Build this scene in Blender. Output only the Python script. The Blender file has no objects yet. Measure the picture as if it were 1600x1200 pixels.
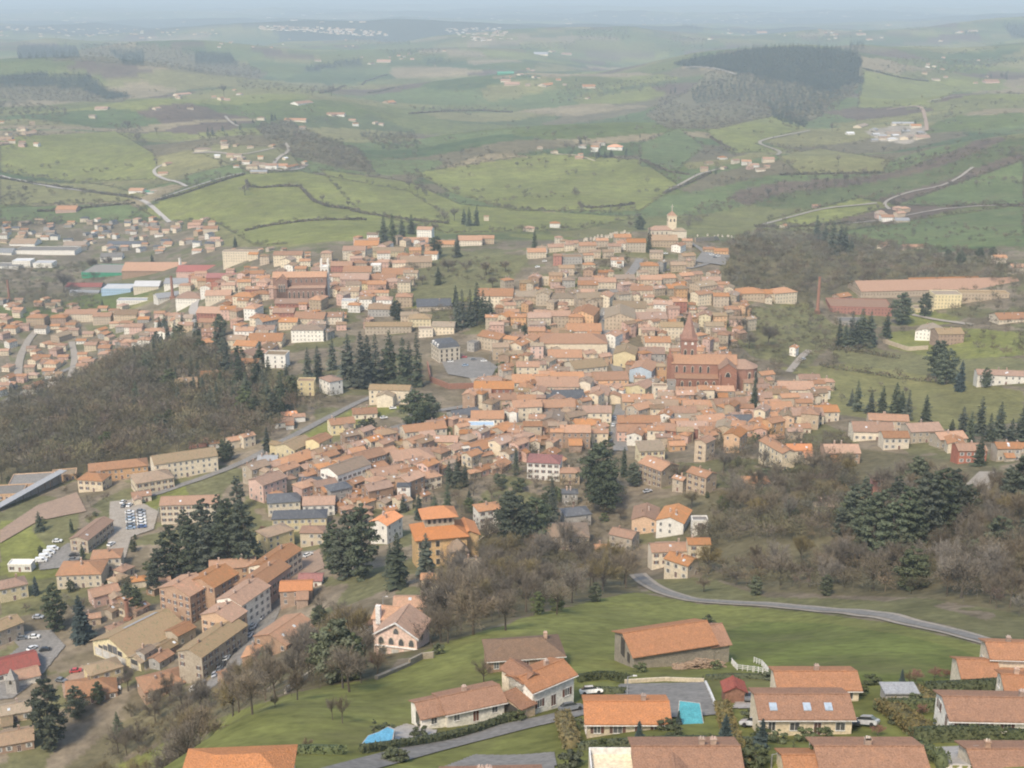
HAZE = 1.1e-4; EXPO = 0.78
import bpy, math, random
import numpy as np
random.seed(7)
rng = np.random.default_rng(7)
SC = bpy.context.scene
COL = SC.collection
F = 2000.0
PITCH = math.atan(620/2000.0)
SP, CP = math.sin(PITCH), math.cos(PITCH)

# ---------------------------------------------------------------- rays
def ray(px, py):
    u = (px-800)/F; v = (600-py)/F
    return np.array([u+0*v, CP+v*SP, -SP+v*CP])          # scaled so that depth along the view axis is 1
def proj(x, y, z):
    Z = y*CP-z*SP
    Z = np.where(Z < 1e-3, 1e-3, Z)
    return 800+F*x/Z, 600-F*(y*SP+z*CP)/Z, Z

# ---------------------------------------------------------------- terrain control points
FAR = "75,7000 50,9800 30,14500 10,26000"
COLS = {
 -350: "1200,395 1100,430 1000,475 900,530 800,605 750,670 700,755 650,860 620,1100 560,1230 500,1370 400,1720 300,2250 200,3100 150,3900 100,5600 "+FAR,
 0: "1200,400 1100,436 1000,480 900,535 850,570 800,610 750,680 700,760 660,850 620,1100 560,1230 500,1370 400,1720 350,1960 300,2250 250,2600 200,3100 150,3900 115,4400 100,5600 75,6400 65,8000 50,10000 30,14500 10,26000",
 200: "1150,415 1050,450 950,500 850,565 800,600 750,650 700,720 650,800 600,890 565,970 530,1250 500,1350 450,1500 400,1710 350,1950 300,2220 250,2560 200,3050 150,3700 130,4200 110,5000 75,6000 65,8200 50,10000 30,14500 10,26000",
 400: "1200,175 1150,205 1115,228 1085,330 1050,405 1000,450 900,520 850,560 800,590 750,630 700,680 650,740 600,820 550,910 500,1010 470,1080 440,1200 400,1400 350,1750 300,2050 265,2250 235,2450 210,2800 190,3300 150,3900 130,4300 100,5300 "+FAR,
 600: "1200,178 1150,205 1100,240 1050,285 1020,325 980,380 940,430 900,475 850,530 800,575 750,620 700,670 650,730 600,810 550,890 500,990 470,1050 440,1130 400,1280 370,1450 340,1750 300,2150 250,2600 200,3300 150,4200 120,4900 100,5600 75,7000 50,9000 42,11500 30,14500 10,26000",
 800: "1200,178 1150,203 1120,218 1075,245 1010,290 980,330 940,390 900,460 850,530 800,575 750,610 700,665 650,725 600,800 550,880 500,960 450,1060 410,1160 390,1280 360,1600 320,2000 280,2300 240,2700 200,3250 150,4200 100,5600 "+FAR,
 1000: "1200,163 1140,192 1090,222 1040,262 1000,310 960,375 915,455 880,515 850,535 800,565 750,605 700,665 650,735 600,825 550,890 500,955 450,1050 410,1140 375,1215 362,1260 330,1900 300,2150 260,2450 235,2650 200,3100 150,3900 110,4700 100,5500 "+FAR,
 1200: "1200,160 1150,185 1080,220 1040,255 1000,315 945,390 900,440 850,480 800,520 750,570 720,605 660,690 620,780 570,880 520,960 470,1050 430,1130 390,1230 345,1800 320,2000 290,2150 255,2400 200,2950 150,3600 110,4200 85,4700 60,8500 30,14500 10,26000",
 1400: "1200,160 1150,183 1080,215 1040,245 1000,285 960,335 920,385 870,430 800,480 760,520 710,590 660,660 630,750 590,860 540,950 490,1050 440,1170 410,1300 370,1550 340,1750 300,2000 260,2350 215,2800 160,3500 120,4300 90,5400 60,8000 45,11000 25,16000 10,26000",
 1600: "1200,158 1150,178 1080,205 1040,235 1010,270 960,315 900,365 850,405 800,440 760,480 720,540 690,620 640,720 590,800 540,900 490,1000 440,1120 400,1260 370,1420 340,1600 300,1850 250,2250 200,2850 150,3600 100,4700 60,6500 45,8500 30,13000 10,26000",
 1950: "1200,155 1080,200 1010,265 900,360 800,430 720,530 640,700 590,800 490,1000 400,1260 300,1850 200,2850 100,4700 60,6500 10,26000",
}
pts = []
for cpx, s in COLS.items():
    for t in s.split():
        py, Z = map(float, t.split(','))
        p = ray(cpx, py)*Z
        pts.append(p)
def hid(px, Z, z):                       # hidden ground: at column px and depth Z, height z
    u = (px-800)/F
    y = (Z+z*SP)/CP
    pts.append(np.array([u*Z, y, z]))
for px in (1000, 1050, 1120, 1200): hid(px, 1500, -292)
for px in (400,): hid(px, 300, -160)
hid(200, 160, -96); hid(200, 230, -140); hid(200, 320, -205); hid(0, 170, -110); hid(0, 260, -185); hid(-350, 170, -120); hid(-350, 260, -195)
hid(1200, 6500, -305); hid(0, 5000, -318); hid(200, 980+140, -310); hid(0, 960, -320); hid(100, 1050, -322)
for a in (-60, -30, 0, 30, 60):
    A = math.radians(a)
    for r, z in ((12, -11), (40, -36), (85, -68), (120, -86)):
        pts.append(np.array([r*math.sin(A), r*math.cos(A), z]))
for a in (-45, -22, 0, 22, 45):
    A = math.radians(a)
    for r in (40000, 75000):
        pts.append(np.array([r*math.sin(A), r*math.cos(A), -395]))
P = np.array(pts)
def feat(x, y):
    az = np.arctan2(x, y); r = np.hypot(x, y)
    return np.stack([az*3.2, np.log(np.maximum(r, 5.0))*1.6], -1)
def tps(d2): return 0.5*d2*np.log(np.maximum(d2, 1e-12))
FP = feat(P[:, 0], P[:, 1])
n = len(P)
D2 = ((FP[:, None]-FP[None])**2).sum(-1)
A_ = np.zeros((n+3, n+3)); A_[:n, :n] = tps(D2)+np.eye(n)*0.0003
A_[:n, n] = 1; A_[:n, n+1:] = FP; A_[n, :n] = 1; A_[n+1:, :n] = FP.T
W_ = np.linalg.solve(A_, np.concatenate([P[:, 2], [0, 0, 0]]))
def vnoise(x, y, seed):
    """smooth value noise in -1..1"""
    xi = np.floor(x).astype(np.int64); yi = np.floor(y).astype(np.int64)
    fx = x-xi; fy = y-yi
    fx = fx*fx*(3-2*fx); fy = fy*fy*(3-2*fy)
    def h(a, b):
        k = (a*374761393+b*668265263+seed*1442695041) & 0x7fffffff
        k = ((k ^ (k >> 13))*1274126177) & 0x7fffffff
        k = (k ^ (k >> 16)) & 0xffff
        return k/32767.5-1
    return ((h(xi, yi)*(1-fx)+h(xi+1, yi)*fx)*(1-fy)+(h(xi, yi+1)*(1-fx)+h(xi+1, yi+1)*fx)*fy)
# rounded hills: picture column, depth, rise, half-widths (m)
HILLS = [(240, 5900, 105, 620, 420), (90, 4350, 55, 420, 330), (1230, 4500, 38, 560, 380), (1110, 4400, 20, 420, 300), (420, 2620, 26, 240, 190), (700, 2450, 16, 380, 240), (330, 2150, 15, 260, 160), (1540, 2250, 34, 420, 240), (1130, 2900, 26, 380, 260),
         (1480, 5200, 60, 700, 420), (940, 8200, 90, 700, 600), (660, 6200, 55, 700, 420), (500, 9600, 70, 1500, 600), (1350, 7800, 60, 1100, 600), (820, 4300, 34, 520, 320), (560, 3500, 28, 420, 280), (1560, 8500, 80, 800, 600), (120, 2700, 20, 320, 220), (960, 2050, 10, 300, 130)]
def height_raw(x, y):
    f = feat(x, y); out = np.empty(len(x))
    for i in range(0, len(x), 20000):
        g = f[i:i+20000]
        d2 = ((g[:, None]-FP[None])**2).sum(-1)
        out[i:i+20000] = tps(d2)@W_[:n]+W_[n]+g@W_[n+1:]
    r = np.hypot(x, y)
    k = np.clip((r-1450)/1100, 0, 1)
    out += k*(34*vnoise(x/620, y/560, 3)+11*vnoise(x/230, y/260, 9))+np.clip((r-3500)/3000, 0, 1)*60*vnoise(x/1700, y/1300, 5)*np.clip(1.6-r/30000, .3, 1)
    for (bx, bZ, bh, brx, bry) in HILLS:
        cx_ = (bx-800)/F*bZ; cy_ = bZ/CP-330*SP
        out += bh*np.exp(-((x-cx_)/brx)**2-((y-cy_)/bry)**2)
    k2 = np.clip((r-150)/150, 0, 1)*0.6
    out += k2*(1.1*vnoise(x/34, y/34, 11)+.35*vnoise(x/11, y/11, 12))
    return out
# polar grid
ys_ = [1203, 1120, 1040, 950, 880, 800, 700, 600, 500, 450, 400, 350, 300, 250, 200, 150, 100, 60, 40, 20, 5, -8, -14]
rs_ = [141, 178, 240, 330, 420, 540, 640, 790, 960, 1060, 1420, 1800, 2200, 2650, 3250, 4050, 5500, 9000, 12500, 18500, 32000, 62000, 75000]
yy = np.linspace(-14, 1203, 760)
rr = np.exp(np.interp(yy, ys_[::-1], np.log(rs_[::-1])))[::-1]
rr = np.concatenate([np.array([1.5, 4, 8, 14, 22, 32, 44, 58, 72, 86, 100, 112, 122, 132]), rr])
NA = 640
az_in = np.radians(np.linspace(-27, 27, NA))
az_out = np.radians(np.concatenate([np.linspace(33, 327, 42)]))
AZ = np.concatenate([az_in, az_out])            # last column wraps to the first (+360)
NAZ, NR = len(AZ), len(rr)
Rg, Ag = np.meshgrid(rr, AZ, indexing='ij')
GX = Rg*np.sin(Ag); GY = Rg*np.cos(Ag)
# outside the view use a mirrored/clamped azimuth so heights stay sensible
Aclamp = np.where(Ag > math.pi, Ag-2*math.pi, Ag)
Aclamp = np.clip(Aclamp, -math.radians(30), math.radians(30))
GZ = height_raw((Rg*np.sin(Aclamp)).ravel(), (Rg*np.cos(Aclamp)).ravel()).reshape(NR, NAZ)
nearr = np.clip((150-Rg)/20, 0, 1)
GZ = np.where(Rg < 150, np.minimum(GZ, -1.8-.725*Rg+ (1-nearr)*15), GZ)
LR = np.log(rr)
def H(x, y):
    """height of the ground sheet itself (bilinear in the polar grid)"""
    x = np.asarray(x, float); y = np.asarray(y, float)
    r = np.hypot(x, y); a = np.arctan2(x, y)
    fa = np.clip((a-az_in[0])/(az_in[1]-az_in[0]), 0, NA-1.001)
    ia = fa.astype(int); fa = fa-ia
    ir = np.clip(np.searchsorted(rr, r)-1, 0, NR-2)
    fr = np.clip((r-rr[ir])/(rr[ir+1]-rr[ir]), 0, 1)
    return ((GZ[ir, ia]*(1-fa)+GZ[ir, ia+1]*fa)*(1-fr)+(GZ[ir+1, ia]*(1-fa)+GZ[ir+1, ia+1]*fa)*fr)
def hits(px, py, tmin=120.0):
    """where the rays through these pixels meet the ground"""
    px = np.atleast_1d(np.asarray(px, float)); py = np.atleast_1d(np.asarray(py, float))
    d = np.stack([(px-800)/F, CP+(600-py)/F*SP, -SP+(600-py)/F*CP], 0)
    t = np.full(len(px), float(tmin)); lo = t.copy(); done = np.zeros(len(px), bool)
    for _ in range(1500):
        tt = np.where(done, t, t*1.0045)
        below = (d[2]*tt < H(d[0]*tt, d[1]*tt))
        new = below & ~done
        lo = np.where(new, t, lo); t = tt; done |= below
        if done.all() or t.max() > 90000: break
    hi = t.copy()
    for _ in range(18):
        m = .5*(lo+hi); b = d[2]*m < H(d[0]*m, d[1]*m)
        hi = np.where(b, m, hi); lo = np.where(b, lo, m)
    return np.stack([d[0]*hi, d[1]*hi, H(d[0]*hi, d[1]*hi)], -1), hi
def at(px, py):
    p, t = hits([px], [py])
    return p[0], float(t[0])
def atZ(px, Z):
    """ground point in picture column px at depth Z"""
    z = -150.0
    for _ in range(30):
        y = (Z+z*SP)/CP; x = (px-800)/F*Z; z = float(H(x, y))
    return np.array([x, y, z])

def inpoly(px, py, poly):
    c = np.zeros(np.shape(px), bool); m = len(poly)
    for i in range(m):
        x1, y1 = poly[i]; x2, y2 = poly[(i+1) % m]
        if y1 == y2: continue
        c ^= ((y1 > py) != (y2 > py)) & (px < (x2-x1)*(py-y1)/(y2-y1)+x1)
    return c
def PL(s): return [tuple(map(float, t.split(','))) for t in s.split()]

# ---------------------------------------------------------------- materials
def nodes(m):
    m.use_nodes = True
    nt = m.node_tree; nt.nodes.clear()
    return nt, nt.nodes, nt.links
MATS = {}
def material(name, col, col2=None, scale=3.0, rough=.85, vary=.25, spec=.2, bump=0.0, stretch=(1, 1, 1), col3=None, bscale=None, metallic=0, coat=0, tint=False):
    """mottled surface: two or three tints mixed by noise, plus a brightness drift from object to object"""
    if name in MATS: return MATS[name]
    m = bpy.data.materials.new(name); nt, N, L = nodes(m)
    out = N.new('ShaderNodeOutputMaterial'); b = N.new('ShaderNodeBsdfPrincipled')
    L.new(b.outputs[0], out.inputs[0])
    tc = N.new('ShaderNodeTexCoord'); mp = N.new('ShaderNodeMapping'); mp.inputs['Scale'].default_value = stretch
    oi = N.new('ShaderNodeObjectInfo')
    add = N.new('ShaderNodeVectorMath'); add.operation = 'ADD'
    sc = N.new('ShaderNodeVectorMath'); sc.operation = 'SCALE'; sc.inputs['Scale'].default_value = 91.0
    co = N.new('ShaderNodeCombineXYZ')
    for i in range(3): L.new(oi.outputs['Random'], co.inputs[i])
    L.new(co.outputs[0], sc.inputs[0]); L.new(tc.outputs['Object'], add.inputs[0]); L.new(sc.outputs[0], add.inputs[1])
    L.new(add.outputs[0], mp.inputs[0])
    nz = N.new('ShaderNodeTexNoise'); nz.inputs['Scale'].default_value = 1.0/scale; nz.inputs['Detail'].default_value = 5; nz.inputs['Roughness'].default_value = .65
    L.new(mp.outputs[0], nz.inputs['Vector'])
    cr = N.new('ShaderNodeValToRGB'); e = cr.color_ramp.elements
    e[0].position = .36; e[1].position = .66
    e[0].color = (*col, 1); e[1].color = (*(col2 or tuple(c*.7 for c in col)), 1)
    if col3:
        k = e.new(.5); k.color = (*col3, 1)
    L.new(nz.outputs['Fac'], cr.inputs[0])
    hs = N.new('ShaderNodeHueSaturation')
    mr = N.new('ShaderNodeMapRange'); mr.inputs['To Min'].default_value = 1-vary; mr.inputs['To Max'].default_value = 1+vary
    L.new(oi.outputs['Random'], mr.inputs[0]); L.new(mr.outputs[0], hs.inputs['Value'])
    wn = N.new('ShaderNodeTexWhiteNoise'); wn.noise_dimensions = '1D'; L.new(oi.outputs['Random'], wn.inputs['W'])
    mr2 = N.new('ShaderNodeMapRange'); mr2.inputs['To Min'].default_value = 1-vary*1.2; mr2.inputs['To Max'].default_value = 1+vary*.3
    L.new(wn.outputs['Value'], mr2.inputs[0]); L.new(mr2.outputs[0], hs.inputs['Saturation'])
    nf = N.new('ShaderNodeTexNoise'); nf.inputs['Scale'].default_value = 5.0/scale; nf.inputs['Detail'].default_value = 4; L.new(mp.outputs[0], nf.inputs['Vector'])
    mf = N.new('ShaderNodeMapRange'); mf.inputs['From Min'].default_value = .3; mf.inputs['From Max'].default_value = .7; mf.inputs['To Min'].default_value = .78; mf.inputs['To Max'].default_value = 1.2
    L.new(nf.outputs['Fac'], mf.inputs[0]); vs_ = N.new('ShaderNodeVectorMath'); vs_.operation = 'SCALE'; L.new(cr.outputs[0], vs_.inputs[0]); L.new(mf.outputs[0], vs_.inputs['Scale'])
    col_out = vs_.outputs[0]
    if tint:
        ta = N.new('ShaderNodeAttribute'); ta.attribute_name = 'tint'; tv = N.new('ShaderNodeVectorMath'); tv.operation = 'MULTIPLY'
        L.new(col_out, tv.inputs[0]); L.new(ta.outputs['Color'], tv.inputs[1]); col_out = tv.outputs[0]
    L.new(col_out, hs.inputs['Color'])
    L.new(hs.outputs[0], b.inputs['Base Color'])
    b.inputs['Roughness'].default_value = rough; b.inputs['Specular IOR Level'].default_value = spec; b.inputs['Metallic'].default_value = metallic
    if bump:
        n2 = N.new('ShaderNodeTexNoise'); n2.inputs['Scale'].default_value = 1.0/(bscale or scale*.3); n2.inputs['Detail'].default_value = 4
        L.new(tc.outputs['Object'], n2.inputs['Vector'])
        bp = N.new('ShaderNodeBump'); bp.inputs['Strength'].default_value = bump; bp.inputs['Distance'].default_value = .3
        L.new(n2.outputs['Fac'], bp.inputs['Height']); L.new(bp.outputs[0], b.inputs['Normal'])
    if coat: b.inputs['Coat Weight'].default_value = coat
    MATS[name] = m
    return m

def meshobj(name, verts, faces, mats, parent=None, mi=None, smooth=False):
    me = bpy.data.meshes.new(name)
    if isinstance(verts, np.ndarray) and isinstance(faces, np.ndarray):
        k = faces.shape[1]
        me.vertices.add(len(verts)); me.vertices.foreach_set('co', verts.astype(np.float32).ravel())
        me.loops.add(faces.size); me.loops.foreach_set('vertex_index', faces.astype(np.int32).ravel())
        me.polygons.add(len(faces)); me.polygons.foreach_set('loop_start', np.arange(0, faces.size, k, dtype=np.int32))
        me.update(calc_edges=True)
    else:
        me.from_pydata([tuple(v) for v in verts], [], faces)
    for m in (mats if isinstance(mats, (list, tuple)) else [mats]): me.materials.append(m)
    if mi is not None: me.polygons.foreach_set('material_index', np.asarray(mi, np.int32))
    if smooth: me.polygons.foreach_set('use_smooth', np.ones(len(me.polygons), bool))
    me.update()
    o = bpy.data.objects.new(name, me); COL.objects.link(o)
    if parent: o.parent = parent
    return o
def empty(name, loc, rz=0):
    o = bpy.data.objects.new(name, None); COL.objects.link(o)
    o.empty_display_size = .5
    o.location = [float(v) for v in loc]; o.rotation_euler = (0, 0, rz)
    return o
def tag(o, label=None, cat=None, group=None, kind=None):
    if label: o['label'] = label
    if cat: o['category'] = cat
    if group: o['group'] = group
    if kind: o['kind'] = kind
    return o
# ---------------------------------------------------------------- land cover of the ground sheet
CG = dict(
 M=(.130, .150, .042), G=(.165, .172, .052), D=(.108, .135, .052), Y=(.175, .165, .066), T=(.24, .19, .11), B=(.135, .118, .068),
 U=(.19, .155, .11), K=(.035, .045, .030), S=(.30, .26, .21), A=(.12, .115, .11), P=(.06, .10, .032), R=(.15, .095, .06), N=(.145, .14, .066))
COVER = """
G:150,1215 330,1125 450,1085 600,1050 700,1000 790,975 880,950 990,925 1100,945 1250,955 1400,975 1560,1015 1700,1030 1700,1215
M:1110,990 1180,972 1300,975 1400,990 1500,1015 1560,1040 1520,1064 1400,1074 1200,1056 1140,1040
G:0,815 60,810 80,850 110,880 100,900 60,905 0,900
N:60,780 120,790 125,860 100,880 50,830
G:205,792 288,752 292,772 262,790 228,797
G:430,700 560,636 640,636 545,668 440,712
N:0,905 90,905 60,960 0,970
G:590,478 640,448 720,438 765,452 740,470 650,482
G:735,455 770,448 780,470 750,470
Y:1215,575 1330,568 1450,585 1600,612 1600,660 1470,672 1300,645 1285,600
N:1295,540 1420,552 1600,560 1600,606 1440,585 1310,566
Y:1225,470 1260,465 1290,520 1250,545 1200,520
G:1390,520 1480,510 1600,520 1600,555 1480,562 1390,545
G:1120,870 1180,830 1270,825 1290,868 1200,892 1130,892
G:1405,490 1440,482 1500,496 1480,506 1420,510
G:1120,840 1190,800 1260,820 1280,860 1200,880 1110,870
G:1480,820 1520,780 1540,790 1500,830
N:1010,905 1100,900 1200,935 1300,935 1450,945 1600,985 1600,1000 1420,965 1250,945 1100,940 1010,925
B:0,640 100,600 200,565 330,520 480,600 480,640 400,690 250,720 160,735 0,755
B:100,1200 260,1075 420,1080 500,1000 560,960 640,1010 590,1060 450,1080 330,1125 160,1200
B:640,1030 700,900 760,830 880,850 980,860 1000,925 880,945 700,1000
B:1000,780 1200,760 1330,700 1500,720 1600,740 1600,960 1450,935 1200,925 1100,900 1080,860
B:1120,385 1180,358 1260,362 1340,378 1450,395 1550,400 1600,430 1600,445 1440,440 1330,455 1270,475 1130,470
N:1130,480 1270,480 1320,520 1260,575 1180,560 1130,520
N:560,440 700,390 830,400 800,440 760,460 600,480
B:0,430 130,415 150,450 110,470 60,480 0,480
G:200,340 330,275 470,268 640,300 700,340 560,375 400,385 340,350
D:290,275 340,262 375,255 380,270 330,285 295,292
G:0,215 180,205 240,240 250,280 120,285 0,270
Y:0,280 150,288 230,305 200,315 60,320 0,320
D:0,325 200,318 250,345 120,350 0,350
G:500,265 640,285 720,320 840,330 1000,340 900,360 700,365 560,330
T:690,262 760,240 850,242 820,270 760,275
G:650,270 850,240 1000,250 1060,290 1000,330 800,330 700,300
D:1000,225 1060,200 1100,230 1060,265 1000,260
G:1100,200 1220,180 1260,200 1180,225 1250,235 1140,240
Y:1215,245 1280,232 1390,250 1380,270 1250,272
D:1260,370 1600,320 1600,385 1400,385 1280,362
D:1400,320 1600,250 1600,318 1470,322
G:1200,345 1340,310 1400,320 1270,355
G:1350,110 1430,120 1500,140 1450,165 1340,170
T:600,110 680,103 760,110 700,122 620,122
T:1060,105 1100,104 1150,114 1140,117 1100,109
Y:1430,75 1520,65 1560,75 1480,85
B:70,95 140,75 230,68 330,85 420,115 400,125 250,105 130,95
B:0,122 60,115 140,118 170,140 205,150 190,160 100,158 0,155
B:1010,180 1060,150 1150,118 1340,80 1350,125 1290,160 1280,180 1210,180 1120,202 1040,200
B:400,200 450,190 500,215 560,235 585,270 540,265 480,250 440,240
N:300,235 340,225 400,228 450,232 470,262 400,272 340,250
S:1350,205 1400,196 1445,197 1448,212 1418,226 1375,220
K:1052,100 1085,90 1130,84 1180,76 1240,73 1300,76 1336,82 1348,96 1340,112 1350,128 1318,134 1300,150 1272,140 1240,128 1200,132 1175,118 1140,112 1105,106 1080,107
B:1110,112 1160,114 1230,128 1300,148 1345,128 1330,150 1300,160 1282,182 1250,195 1215,180 1190,172 1160,186 1120,200 1085,192 1050,195 1030,186 1015,175 1040,160 1075,142
K:0,120 60,115 140,118 165,140 205,150 170,156 120,138 0,134
K:28,72 118,72 125,90 28,92
K:170,78 225,82 225,102 190,98
K:305,82 360,84 370,98 305,100
K:475,106 560,92 570,98 480,112
K:1562,34 1600,40 1600,60 1580,56
U:0,350 330,345 345,385 700,385 600,420 500,450 0,460
"""
ATT = np.empty((NR, NAZ, 3))
gx, gy, gz = GX.ravel(), GY.ravel(), GZ.ravel()
ppx, ppy, _pz = proj(gx, gy, gz)
rflat = Rg.ravel()
# a patchwork of fields far out: jittered cells, larger with distance
def cells(x, y, size, seed):
    c, s = math.cos(.5), math.sin(.5)
    X = (x*c+y*s)/size; Y = (-x*s+y*c)/(size*.72)
    X = X+.35*vnoise(X*1.3, Y*1.3, seed+1); Y = Y+.35*vnoise(X*1.3+9, Y*1.3, seed+2)
    xi = np.floor(X).astype(np.int64); yi = np.floor(Y).astype(np.int64)
    f1 = np.full(len(x), 9.); f2 = np.full(len(x), 9.); idc = np.zeros(len(x), np.int64)
    for dx in (-1, 0, 1):
        for dy in (-1, 0, 1):
            a = xi+dx; b = yi+dy
            k = ((a*73856093) ^ (b*19349663) ^ seed*83492791) & 0x7fffffff
            jx = ((k >> 3) & 1023)/1023.; jy = ((k >> 13) & 1023)/1023.
            d = np.abs(a+jx-X)+np.abs(b+jy-Y)
            nb = d < f1
            f2 = np.where(nb, f1, np.minimum(f2, d)); idc = np.where(nb, k, idc); f1 = np.where(nb, d, f1)
    return f1, f2, idc
FIELD = np.array([CG['G'], (.078, .105, .038), (.12, .13, .045), CG['Y'], (.18, .165, .07), (.13, .11, .065), (.065, .092, .036), (.095, .115, .034), (.23, .185, .11), (.11, .08, .06), (.085, .10, .04), (.14, .14, .055), CG['D']])
f1, f2, idc = cells(gx, gy, 260., 5)
F1, F2, IDC = cells(gx, gy, 900., 8)
base = FIELD[(idc >> 5) % len(FIELD)]
baseF = FIELD[(IDC >> 5) % len(FIELD)]
kf = np.clip((rflat-9000)/4000, 0, 1)[:, None]
base = base*(1-kf)+(0.5*base+.5*baseF)*kf
# darker wooded tracts on the remote plain
kk = vnoise(gx/2600, gy/1500, 21)
base = np.where(((kk > .25) & (rflat > 9000))[:, None], np.array([.05, .06, .045]), base)
urb = np.array(CG['U'])*np.ones((len(gx), 3))
gn = vnoise(gx/26, gy/26, 31)+.5*vnoise(gx/9, gy/9, 32)
urb = np.where((gn > .22)[:, None], np.array([.13, .125, .062]), urb)
urb = np.where((gn < -.25)[:, None], np.array([.145, .12, .08]), urb)
base = np.where((rflat < 1420)[:, None], urb, base)
base = np.where((rflat < 200)[:, None], np.array(CG['G']), base)
wob = 2.0*vnoise(gx/13, gy/13, 41)*np.clip(900/rflat, .25, 1.5)
for ln in COVER.strip().splitlines():
    k, s = ln.split(':', 1)
    m = inpoly(ppx+wob, ppy+wob*.6, PL(s)) & (gy > 0)
    c = np.array(CG[k])
    if k == 'U':
        base[m] = urb[m]
    else:
        base[m] = c
ATTC = base*np.where((rflat > 1150) & (rflat < 9000), 1.0, 1.0)[:, None]
ATTC = np.where((rflat > 1150)[:, None], ATTC*np.array([.95, .96, .95]), ATTC)

def ground_material():
    m = bpy.data.materials.new('meadow_and_fields'); nt, N, L = nodes(m)
    out = N.new('ShaderNodeOutputMaterial'); b = N.new('ShaderNodeBsdfPrincipled'); L.new(b.outputs[0], out.inputs[0])
    at_ = N.new('ShaderNodeAttribute'); at_.attribute_name = 'cover'
    geo = N.new('ShaderNodeNewGeometry')
    prev = at_.outputs['Color']
    for scale, lo, hi, det in ((1/170., .80, 1.22, 4), (1/21., .75, 1.28, 6), (1/3.2, .72, 1.30, 6)):
        nz = N.new('ShaderNodeTexNoise'); nz.inputs['Scale'].default_value = scale; nz.inputs['Detail'].default_value = det; nz.inputs['Roughness'].default_value = .6
        L.new(geo.outputs['Position'], nz.inputs['Vector'])
        mr = N.new('ShaderNodeMapRange'); mr.inputs['From Min'].default_value = .3; mr.inputs['From Max'].default_value = .7
        mr.inputs['To Min'].default_value = lo; mr.inputs['To Max'].default_value = hi
        L.new(nz.outputs['Fac'], mr.inputs[0])
        mx = N.new('ShaderNodeVectorMath'); mx.operation = 'SCALE'; L.new(prev, mx.inputs[0]); L.new(mr.outputs[0], mx.inputs['Scale'])
        prev = mx.outputs[0]
    # dry straw-coloured patches
    nz = N.new('ShaderNodeTexNoise'); nz.inputs['Scale'].default_value = 1/38.; nz.inputs['Detail'].default_value = 7; nz.inputs['Roughness'].default_value = .7
    L.new(geo.outputs['Position'], nz.inputs['Vector'])
    mr = N.new('ShaderNodeMapRange'); mr.inputs['From Min'].default_value = .5; mr.inputs['From Max'].default_value = .72; mr.inputs['To Max'].default_value = .5
    L.new(nz.outputs['Fac'], mr.inputs[0])
    mix = N.new('ShaderNodeMix'); mix.data_type = 'RGBA'
    L.new(mr.outputs[0], mix.inputs['Factor']); L.new(prev, mix.inputs['A']); mix.inputs['B'].default_value = (.15, .13, .07, 1)
    L.new(mix.outputs['Result'], b.inputs['Base Color'])
    b.inputs['Roughness'].default_value = .95; b.inputs['Specular IOR Level'].default_value = .1
    return m

vid = np.arange(NR*NAZ).reshape(NR, NAZ)
a_ = vid[:-1, :]; nxt = np.roll(vid, -1, axis=1)
quads = np.stack([vid[:-1, :], nxt[:-1, :], nxt[1:, :], vid[1:, :]], -1).reshape(-1, 4)
quads = quads[:, ::-1]
V = np.stack([gx, gy, gz], -1)
ground = meshobj('ground', V, quads, ground_material(), smooth=True)
tag(ground, 'green meadows, hedged fields and town ground reaching the horizon', kind='structure')
ca = ground.data.color_attributes.new('cover', 'FLOAT_COLOR', 'POINT')
ca.data.foreach_set('color', np.concatenate([ATTC, np.ones((len(ATTC), 1))], 1).astype(np.float32).ravel())
# ---------------------------------------------------------------- palettes
WALL = dict(
 w=('white plaster', (.76, .72, .64), (.66, .62, .54)), c=('cream plaster', (.66, .56, .41), (.56, .47, .34)), y=('pale yellow', (.66, .55, .32), (.56, .46, .26)),
 s=('grey stone', (.36, .295, .215), (.44, .37, .28)), t=('tan rendered', (.50, .39, .27), (.41, .32, .225)), b=('brown stone', (.31, .205, .14), (.38, .26, .18)),
 k=('brick red', (.38, .15, .10), (.31, .13, .09)), p=('pink rendered', (.58, .38, .30), (.50, .33, .26)), g=('grey rendered', (.36, .335, .30), (.29, .27, .24)),
 o=('apricot', (.60, .38, .21), (.52, .32, .18)), u=('pale blue', (.52, .60, .66), (.45, .52, .58)), e=('green metal', (.03, .28, .15), (.04, .24, .13)),
 q=('light blue', (.30, .43, .56), (.26, .38, .50)), v=('wooden', (.26, .12, .07), (.20, .09, .05)))
ROOF = dict(
 o=('orange tiled', (.44, .195, .088), (.375, .175, .082), (.34, .185, .09)), r=('terracotta tiled', (.385, .19, .10), (.30, .155, .088), (.34, .195, .11)),
 d=('dull brown tiled', (.30, .19, .12), (.235, .16, .105), (.28, .20, .125)), m=('mossy olive tiled', (.25, .20, .115), (.20, .175, .095), (.29, .20, .12)),
 l=('blue grey slate', (.10, .105, .115), (.14, .145, .15), (.085, .09, .10)), x=('dark red', (.30, .075, .06), (.22, .07, .055), (.27, .09, .07)),
 n=('bright orange tiled', (.60, .225, .06), (.54, .205, .058), (.56, .215, .068)), z=('grey sheet metal', (.30, .31, .32), (.24, .25, .26), (.27, .27, .27)),
 g=('flat gravel', (.24, .22, .20), (.18, .17, .16), (.21, .19, .16)), w=('white sheet', (.62, .62, .60), (.52, .52, .50), (.57, .57, .56)),
 e=('green sheet', (.05, .30, .17), (.04, .26, .15), (.06, .28, .16)), u=('blue glass', (.30, .42, .54), (.26, .38, .50), (.35, .45, .55)),
 b=('salmon tiled', (.345, .18, .10), (.295, .155, .088), (.32, .18, .10)))
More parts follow.
